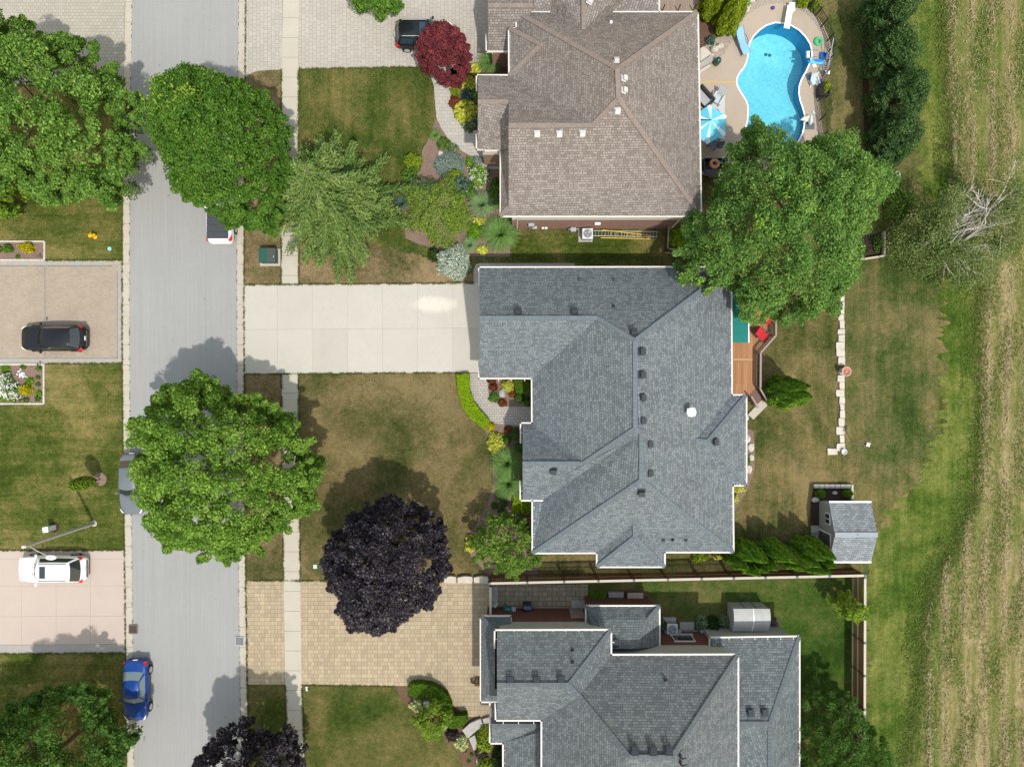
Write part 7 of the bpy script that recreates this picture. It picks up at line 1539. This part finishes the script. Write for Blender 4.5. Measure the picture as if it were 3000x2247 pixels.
shrub('green_shrub', 'deep green shrub against the brown entry roof', 1394, 284, 14, 22, .6, l_green, 380, .15)
shrub('blue_spruce_shrub', 'small blue green globe tucked under the entry roof', 1401, 352, 15, 20, .6, l_blued, 420, .10)
shrub('hosta', 'grey green hosta below the biggest yellow hosta', 1374, 372, 21, 17, .4, l_varg, 330, .18, .6, cat='hosta')
tuft('grass_tuft', 'dense green grass tuft at the lawn edge by the path', 1276, 400, 20, .55, l_grassb, 330, 2)
shrub('green_perennial', 'green daylily clump along the curved path', 1301, 424, 22, 20, .45, l_green, 420, .24, .16, cat='plant')
shrub('pale_perennial', 'pale silver green perennial at the path edge', 1328, 436, 18, 14, .35, l_varg, 350, .16, .3, cat='plant')
rock(1291, 451, 9, 9, .3, 'whitish pink rock at the edge of the blue juniper', m_stone)
shrub('blue_juniper', 'wide low blue grey juniper mound', 1318, 487, 47, 42, .65, l_blue, 3600, .10, .4, lump=.04)
shrub('blue_juniper', 'small blue grey juniper by the porch slab', 1400, 474, 19, 15, .45, l_blue, 750, .10, .4)
shrub('green_shrub', 'narrow green shrub between the two blue junipers', 1374, 477, 9, 16, .45, l_bright, 260, .14)
shrub('hydrangea', 'round white hydrangea beside the brown roofed porch', 1403, 515, 28, 34, .95, l_bright, 800, .16, flowers=(l_white, 52, .075), lump=.08)
shrub('yellow_shrub', 'yellow green shrub left of the bare mulch patch', 1212, 478, 26, 24, 1.0, l_ygreen, 650, .17, lump=.22)
shrub('green_shrub', 'dark green shrub at the lawn edge left of the cypress', 1203, 515, 24, 26, .9, l_green, 520, .16, lump=.2)
shrub('viburnum', 'broad mid green shrub between the juniper and the grasses', 1347, 545, 34, 36, 1.0, l_blued, 950, .19, .6)
shrub('ninebark', 'yellow green topped shrub below the blue juniper', 1336, 520, 24, 20, 1.05, l_ygreen, 420, .18)
shrub('white_phlox', 'green plant sprinkled with small white flowers', 1378, 560, 22, 30, .7, l_green, 520, .15, cat='plant', flowers=(l_white, 18, .03))
shrub('peony', 'glossy green shrub under the brown roof eave', 1452, 572, 20, 46, .8, l_green, 900, .19)
shrub('cypress_shrub', 'large olive and copper threadleaf cypress', 1284, 622, 88, 98, 2.6, l_copper, 12500, .14, .34, lump=.24, tv=.27, up=.5)
shrub('cypress_shrub', 'grey green cypress behind the copper one', 1246, 570, 46, 42, 2.3, l_varg, 2600, .13, .34, lump=.2, tone=.35)
shrub('cypress_shrub', 'olive cypress lobe leaning towards the striped grass', 1345, 640, 40, 48, 1.7, l_copper, 2600, .13, .34, lump=.2)
tuft('blue_grass', 'blue green grass tuft left of the copper cypress', 1178, 600, 28, .8, l_blued, 420, 3)
tuft('fountain_grass', 'silvery striped fountain grass near the brown eave', 1412, 604, 46, 1.25, l_grassl, 780, 4)
tuft('fountain_grass', 'biggest bright green fountain grass at the brick corner', 1466, 690, 62, 1.5, l_grassb, 1250, 5, wd=.016)
tuft('fountain_grass', 'dark small grass tuft below the palm like perennial', 1376, 720, 28, .8, l_grassl, 380, 6)
shrub('green_perennial', 'palm like bright green perennial between the grasses', 1392, 682, 25, 27, .6, l_bright, 380, .30, .25, cat='plant')
shrub('gold_hosta', 'golden hosta above the palm like perennial', 1405, 650, 18, 13, .4, l_gold, 210, .22, .5, cat='hosta')
shrub('gold_hosta', 'golden hosta below the palm like perennial', 1414, 733, 16, 14, .4, l_gold, 210, .22, .5, cat='hosta')
shrub('silver_shrub', 'round silvery white shrub at the driveway corner', 1331, 772, 50, 52, 1.7, l_silver, 3400, .13, .4, lump=.14, tv=.25)
shrub('dark_shrub', 'small dark shrub left of the silvery shrub', 1272, 748, 18, 22, .7, l_dark, 420, .13)
# --- middle front garden
hedge('curved_hedge', 'curved lime green clipped hedge beside the garden path', [(1338,1097),(1341,1140),(1354,1189),(1378,1225),(1417,1256),(1435,1234.5),(1410,1205.5),(1388,1176.5),(1377,1145),(1375,1094.5)], .55, l_hedge, 5200, .085, 1)
shrub('gold_hosta', 'yellow shrub between the garden path and the roof corner', 1489, 1130, 20, 18, .6, l_gold, 520, .18, .5, cat='hosta')
for x, y, lb in ((1446, 1134, 'dark rust shrub nearest the path in the small bed'), (1502, 1153, 'bronze shrub in the middle of the small bed'), (1473, 1180, 'bright rust red shrub at the inner path curve'), (1489, 1259, 'rust red shrub just below the garden path'), (1440, 1113, 'brown leaved shrub at the top of the small bed')):
    shrub('rust_shrub', lb, x, y, 13, 12, .4, l_rust, 340, .12, tone=.35 if 'dark' in lb or 'brown' in lb else .55)
shrub('green_perennial', 'low olive green clump at the inner path curve', 1448, 1163, 17, 17, .3, l_green, 420, .12, cat='plant')
rock(1472, 1152, 11, 13, .3, 'pale grey rock in the middle of the small bed', m_stoneg)
for x, y, r, lb in ((1521, 1164, 16, 'clipped box ball partly shaded beside the garden path'), (1548, 1178, 14, 'clipped box ball in full shade at the house wall'), (1484, 1287, 13, 'lone sunny clipped box ball next to the yellow shrub'), (1513, 1271, 20, 'largest clipped box ball, against the roof corner'), (1520, 1310, 15, 'clipped box ball just above the big green grass')):
    shrub('box_ball', lb, x, y, r, r, .8, l_box, 1500, .07, .6, cat='box ball', lump=.02, core=m_mulch_d)
hedge('box_hedge', 'square clipped dark hedge in the roof shade', [(1507,1114),(1560,1112),(1560,1156),(1512,1150)], .9, l_hedge2, 1700, .09, 2)
shrub('gold_shrub', 'small bright yellow shrub at the end of the curved hedge', 1437, 1250, 12, 15, .5, l_gold2, 420, .12)
shrub('gold_shrub', 'tall yellow and cream shrub above the big green grass', 1453, 1297, 25, 34, .8, l_gold, 900, .20, .35)
tuft('fountain_grass', 'long dark green ornamental grass against the house front', 1486, 1355, 54, 1.45, l_grassb, 1150, 7, wd=.016)
tuft('fountain_grass', 'dark green ornamental grass below the gable corner', 1490, 1415, 50, 1.3, l_grassb, 950, 8, wd=.016)
for x, y, r, lb in ((1461, 1450, 13, 'small bright box ball under the long grass'), (1449, 1480, 11, 'small box ball beside the lawn edge, lowest but one'), (1475, 1474, 12, 'small box ball between the lawn edge and the house'), (1468, 1497, 11, 'lowest small box ball above the round light tree')):
    shrub('box_ball', lb, x, y, r, r, .5, l_box, 700, .07, .6, cat='box ball', lump=.03, core=m_mulch_d)
hedge('box_hedge', 'olive green clipped hedge under the west eave', [(1506,1452),(1560,1450),(1560,1508),(1500,1500)], .6, l_hedge, 1500, .09, 3)
tree('serviceberry_tree', 'light airy green tree at the front left house corner', [(1430,1500),(1466,1508),(1500,1505),(1540,1520),(1560,1550),(1590,1590),(1604,1620),(1585,1650),(1540,1662),(1515,1700),(1490,1690),(1450,1680),(1420,1660),(1385,1640),(1395,1610),(1372,1580),(1400,1545)], 2.2, 4.2, 75, .40, 85, .18, .6, lpal('airy_leaves', (.04, .09, .012), (.09, .17, .02), (.18, .27, .045)), 91, r0=.07, fill=.3, edge=.42)
shrub('gold_shrub', 'pale yellow shrub at the left of the light airy tree', 1380, 1590, 19, 26, .8, l_gold, 620, .18, .45)
shrub('gold_shrub', 'pale yellow bush by the cedar hedge at the house corner', 2100, 1628, 15, 9, .6, l_gold, 320, .15)
shrub('green_shrub', 'soft light green shrub under the south eave', 2048, 1628, 26, 20, .7, l_ygreen, 700, .13, tone=.4)
shrub('gold_shrub', 'yellow shrub at the rear house corner below the bay', 2160, 1432, 20, 10, .5, l_gold, 420, .15)
shrub('gold_shrub', 'pale yellow plant below the rear bay corner', 2153, 1458, 8, 14, .4, l_gold, 230, .15)
shrub('green_perennial', 'green plant beside the stones of the rear bay', 2187, 1349, 10, 16, .35, l_green, 260, .13, cat='plant')
for k, (x, y, rx, ry, lb) in enumerate(((2190, 1285, 9, 12, 'upper white stone along the rear bay wall'), (2198, 1310, 11, 13, 'middle white stone along the rear bay wall'), (2200, 1340, 9, 11, 'white stone beside the green plant at the bay'), (2194, 1374, 9, 14, 'lowest white stone along the rear bay wall'), (2187, 1223, 7, 9, 'white stone between the stair landing and the bay'))): rock(x, y, rx, ry, .22, lb, m_stone, seed=k + 9)
for x, y, r, lb in ((2399, 1444, 15, 'round dark green bush at the left of the shed bed'), (2479, 1443, 14, 'round dark green bush at the right of the shed bed')): shrub('round_bush', lb, x, y, r, r, .75, l_hedge2, 1100, .09, cat='bush', lump=.04, core=m_mulch_d)
# --- south front garden
hedge('low_hedge', 'clipped dark green hedge curving along the sand coloured driveway', [(1195,2016),(1206,2004),(1235,2003),(1265,2008),(1292,2022),(1310,2040),(1320,2062),(1324,2085),(1330,2098),(1366,2095),(1369,2112),(1352,2130),(1322,2134),(1300,2120),(1296,2080),(1280,2050),(1255,2040),(1215,2044),(1197,2034)], .75, l_hedge2, 5200, .10, 4)
tree('dogwood_tree', 'airy bright green small tree inside the curved driveway hedge', [(1274,2046),(1295,2058),(1322,2090),(1322,2110),(1300,2125),(1285,2150),(1282,2170),(1262,2150),(1252,2168),(1240,2150),(1225,2125),(1204,2102),(1225,2095),(1240,2070),(1262,2062)], 1.8, 3.0, 40, .30, 55, .16, .55, lf_yg, 92, r0=.05, fill=.25, edge=.5, nl=6)
shrub('variegated_shrub', 'cream yellow shrub nearest the lawn inside the hedge curve', 1221, 2062, 20, 18, .6, l_var, 620, .15, .5)
shrub('variegated_shrub', 'small cream yellow shrub under the airy tree', 1300, 2122, 12, 14, .55, l_var, 320, .15, .5)
shrub('variegated_shrub', 'round cream yellow shrub touching the flat stones', 1352, 2171, 21, 22, .65, l_var, 760, .15, .5)
shrub('purple_shrub', 'blackish purple shrub between the hedge and the stones', 1324, 2148, 20, 18, .6, l_purp, 620, .13)
shrub('purple_shrub', 'brownish purple shrub between the stones and the gold bush', 1410, 2196, 22, 26, .6, l_purp, 700, .13, tone=.7)
shrub('gold_shrub', 'tall yellow green bush along the grey house front', 1420, 2160, 26, 42, 1.0, l_ygreen, 1100, .15, lump=.2, tone=.6)
shrub('gold_shrub', 'yellow green bush cut off by the bottom edge', 1420, 2232, 24, 20, .8, l_ygreen, 700, .15, tone=.5)
shrub('green_shrub', 'shaded dark green shrub against the bottom house wall', 1462, 2215, 20, 40, .9, l_dark, 800, .15)
shrub('green_shrub', 'green shrub in the bottom corner beside the house', 1446, 2260, 26, 26, .9, l_green, 700, .15)
for x, y in ((1362, 2198), (1382, 2209), (1374, 2229)): shrub('ground_perennial', 'tiny dark green plant in the brown mulch', x, y, 6, 6, .2, l_green, 120, .09, cat='plant', group='tiny plants in the south mulch bed')
shrub('copper_tuft', 'rusty dead shrub at the garage wall on the driveway', 1402, 1993, 22, 13, .5, leafmat('dead_rust', [(0, (.03, .015, .006)), (.5, (.10, .055, .015)), (1, (.2, .12, .03))]), 520, .13, .3)
b = MB(); q = W(1252, 2054); b.box((q.x, q.y, .3), (.42, .5, .6), .12); tag(b.build('stone_post', m_stoneg, bevel=.04), 'upright grey stone block inside the hedge curve', 'stone')
for pts, hh, lb in (([(1354,2139),(1377,2118),(1408,2105),(1415,2124),(1392,2143),(1371,2162)], .3, 'large flat grey stone between hedge and grey house'), ([(1374,2163),(1391,2153),(1399,2178),(1398,2204),(1388,2198)], .26, 'pointed flat grey stone beside the round cream shrub'), ([(1393,2205),(1402,2204),(1406,2247),(1396,2247)], .2, 'narrow grey stone at the bottom edge'), ([(1414,2106),(1436,2100),(1438,2116),(1417,2120)], .28, 'grey stone touching the house wall by the driveway')):
    b = MB(); b.prism([tuple(W(x, y, hh)[:2]) for x, y in pts], .0, hh); tag(b.build('flat_stone', m_stoneg, bevel=.04), lb, 'stone')
for k, (x0, x1, lb) in enumerate(((1300, 1338, 'pale stone block nearest the purple tree along the driveway'), (1340, 1386, 'pale stone block in the middle of the row by the driveway'), (1388, 1432, 'pale stone block at the fence end of the row by the driveway'))):
    b = MB(); b.prism([tuple(W(x, y, .35)[:2]) for x, y in ((x0, 1692), ((x0 + x1) / 2, 1688), (x1 - 3, 1690), (x1 - 1, 1700), (x1 - 4, 1709), ((x0 + x1) / 2, 1708), (x0 + 1, 1707))], 0, .35); tag(b.build('stone_block', m_stone, bevel=.05), lb, 'stone')
# --- south back yard planting
shrub('green_perennial', 'long leaved green plants beside the dark patio', 1750, 1744, 30, 16, .6, l_bright, 420, .26, .25, cat='plant', tone=.3)
shrub('variegated_shrub', 'variegated shrub beside the round air conditioner', 1938, 1822, 9, 18, .5, l_varg, 260, .15)
shrub('variegated_shrub', 'pale variegated shrub left of the dark bush by the barrel shed', 2052, 1820, 20, 22, .7, l_varg, 620, .16, .4, tone=.6)
shrub('dark_shrub', 'dark green bush between two pale variegated shrubs', 2086, 1823, 20, 24, .9, l_dark, 700, .13)
shrub('variegated_shrub', 'pale variegated shrub touching the barrel roofed shed', 2118, 1816, 17, 20, .7, l_varg, 560, .16, .4, tone=.6)
shrub('lavender_clump', 'faded purple grey clump right of the barrel roofed shed', 2268, 1824, 14, 14, .4, lpal('lavender', (.10, .07, .075), (.19, .14, .14), (.28, .22, .22)), 420, .13, .3)
# --- pool garden
shrub('green_shrub', 'round olive green shrub by the dark railing at the brick corner', 1978, 705, 26, 34, 1.3, l_hedge, 1300, .12, tone=.25)
shrub('grey_shrub', 'grey green shrub among the pool gravel', 2079, 122, 14, 13, .5, l_blued, 380, .13)
shrub('white_flowers', 'white flowering plant above the golden cedar by the pool', 2187, 12, 10, 16, .5, l_bright, 260, .14, flowers=(l_white, 18, .06), cat='plant')
shrub('planter_plant', 'yellow green plant growing in the black pool planter', 2412, 262, 9, 16, .4, l_ygreen, 260, .14, z0=.45, cat='plant')
shrub('green_shrub', 'green shrub behind the iron fence at the top edge', 2384, 18, 16, 22, .7, l_ygreen, 520, .14, tone=.35)
shrub('hydrangea', 'white flowering shrub at the right of the big bright tree', 2600, 530, 30, 26, 1.1, l_green, 700, .16, flowers=(l_white, 30, .07))
shrub('green_shrub', 'mid green shrub right of the timber bordered bed', 2620, 600, 44, 55, 1.5, l_birchs if False else l_green, 1500, .15, lump=.2)
shrub('dark_shrub', 'dark plant in the timber bordered bed, right side', 2566, 715, 12, 26, .5, l_green, 420, .13)
shrub('dark_shrub', 'dark plant in the timber bordered bed by the front board', 2515, 735, 26, 14, .5, l_dark, 520, .13)
rock(2488, 743, 5, 4, .15, 'small pale stone in the timber bordered bed', m_stone)
# --- straw and rough grass of the field, far too many to count
g = np.random.default_rng(77)
def scatter(name, label, n, m, L, Wd, colx, upz, tone, seed, band=0):
    X = np.empty(0); Y = np.empty(0); g = np.random.default_rng(seed)
    rows = [2716, 2768, 2823, 2881, 2938, 2993] if band else None
    if band:
        X = np.array(rows)[g.integers(0, len(rows), n)] + g.normal(0, 1, n) * g.choice([4.0, 9.0], n); Y = g.uniform(-60, 2310, n); X = X + 4 * np.sin(Y / 310.0) + 3 * np.sin(Y / 57.0) + 24 * (1 - Y / 2247)
        keep = (np.sin(Y / 83.0 + X / 9.0) + np.sin(Y / 31.0) * .7 + g.normal(0, .8, n)) > .1; X, Y = X[keep], Y[keep]
    else:
        X = colx[0] + (colx[1] - colx[0]) * g.random(n); Y = g.uniform(-60, 2310, n)
        keep = (np.sin(X / 17.0 + np.sin(Y / 90.0) * 2) + np.sin(Y / 61.0 + X / 23.0) + g.normal(0, .9, n)) > .3; X, Y = X[keep], Y[keep]
    keep = X > np.interp(Y, FB_Y, FB_X) - (2 if 'straw' in name else 60); X, Y = X[keep], Y[keep]
    n = len(X); P = np.stack([(X - CX) / S, -(Y - CY) / S, g.uniform(.03, .16, n)], 1)
    N_ = g.normal(0, .35, (n, 3)) + np.array([0, 0, 1.0]); T_ = g.normal(0, 1, (n, 3)) * np.array([.5, 1, .25]); T_[:, 2] += upz
    o = leafmesh(name, P, N_, L * g.uniform(.5, 1.5, n), Wd, tone + g.normal(0, .22, n), m, None, seed=seed, tang=T_); tag(o, label, 'straw' if 'straw' in name else 'grass', kind='stuff')
scatter('dry_straw', 'dry straw lying in rows on the mown field', 26000, leafmat('straw', [(0, (.20, .15, .075)), (.5, (.36, .29, .16)), (1, (.52, .43, .27))], trans=.15), 0.38, .035, None, .1, .5, 1, band=1)
scatter('loose_straw', 'loose dry straw scattered between the field rows', 14000, bpy.data.materials['straw'], .34, .03, (2720, 3030), .1, .4, 2)
scatter('field_grass', 'rough green grass growing through the field stubble', 60000, lpal('field_grass', (.03, .07, .01), (.08, .13, .02), (.16, .21, .04)), .20, .045, (2640, 3030), .7, .5, 3)
g = np.random.default_rng(9); P = []   # tufts that blur the line between rear lawn, mown strip and field
for (xa, ya), (xb, yb), sp, n in [] + [(FBND[i], FBND[i + 1], 16, 1500) for i in range(1, 12)]:
    u = g.random(n); P.append(np.stack([(xa + (xb - xa) * u + g.normal(0, sp, n) - CX) / S, -(ya + (yb - ya) * u + g.normal(0, 8, n) - CY) / S, g.uniform(.03, .10, n)], 1))
P = np.concatenate(P); n = len(P); T_ = g.normal(0, 1, (n, 3)); T_[:, 2] = .6 * abs(T_[:, 2])
tag(leafmesh('rough_grass', P, g.normal(0, .5, (n, 3)) + np.array([0, 0, 1.]), .2 * g.uniform(.5, 1.5, n), .04, .5 + g.normal(0, .25, n), lpal('rough_grass_blades', (.03, .065, .01), (.075, .115, .02), (.17, .19, .05)), None, seed=3, tang=T_), 'uneven grass along the edge of the field', 'grass', kind='stuff')
fringes()
bpy.context.view_layer.update()
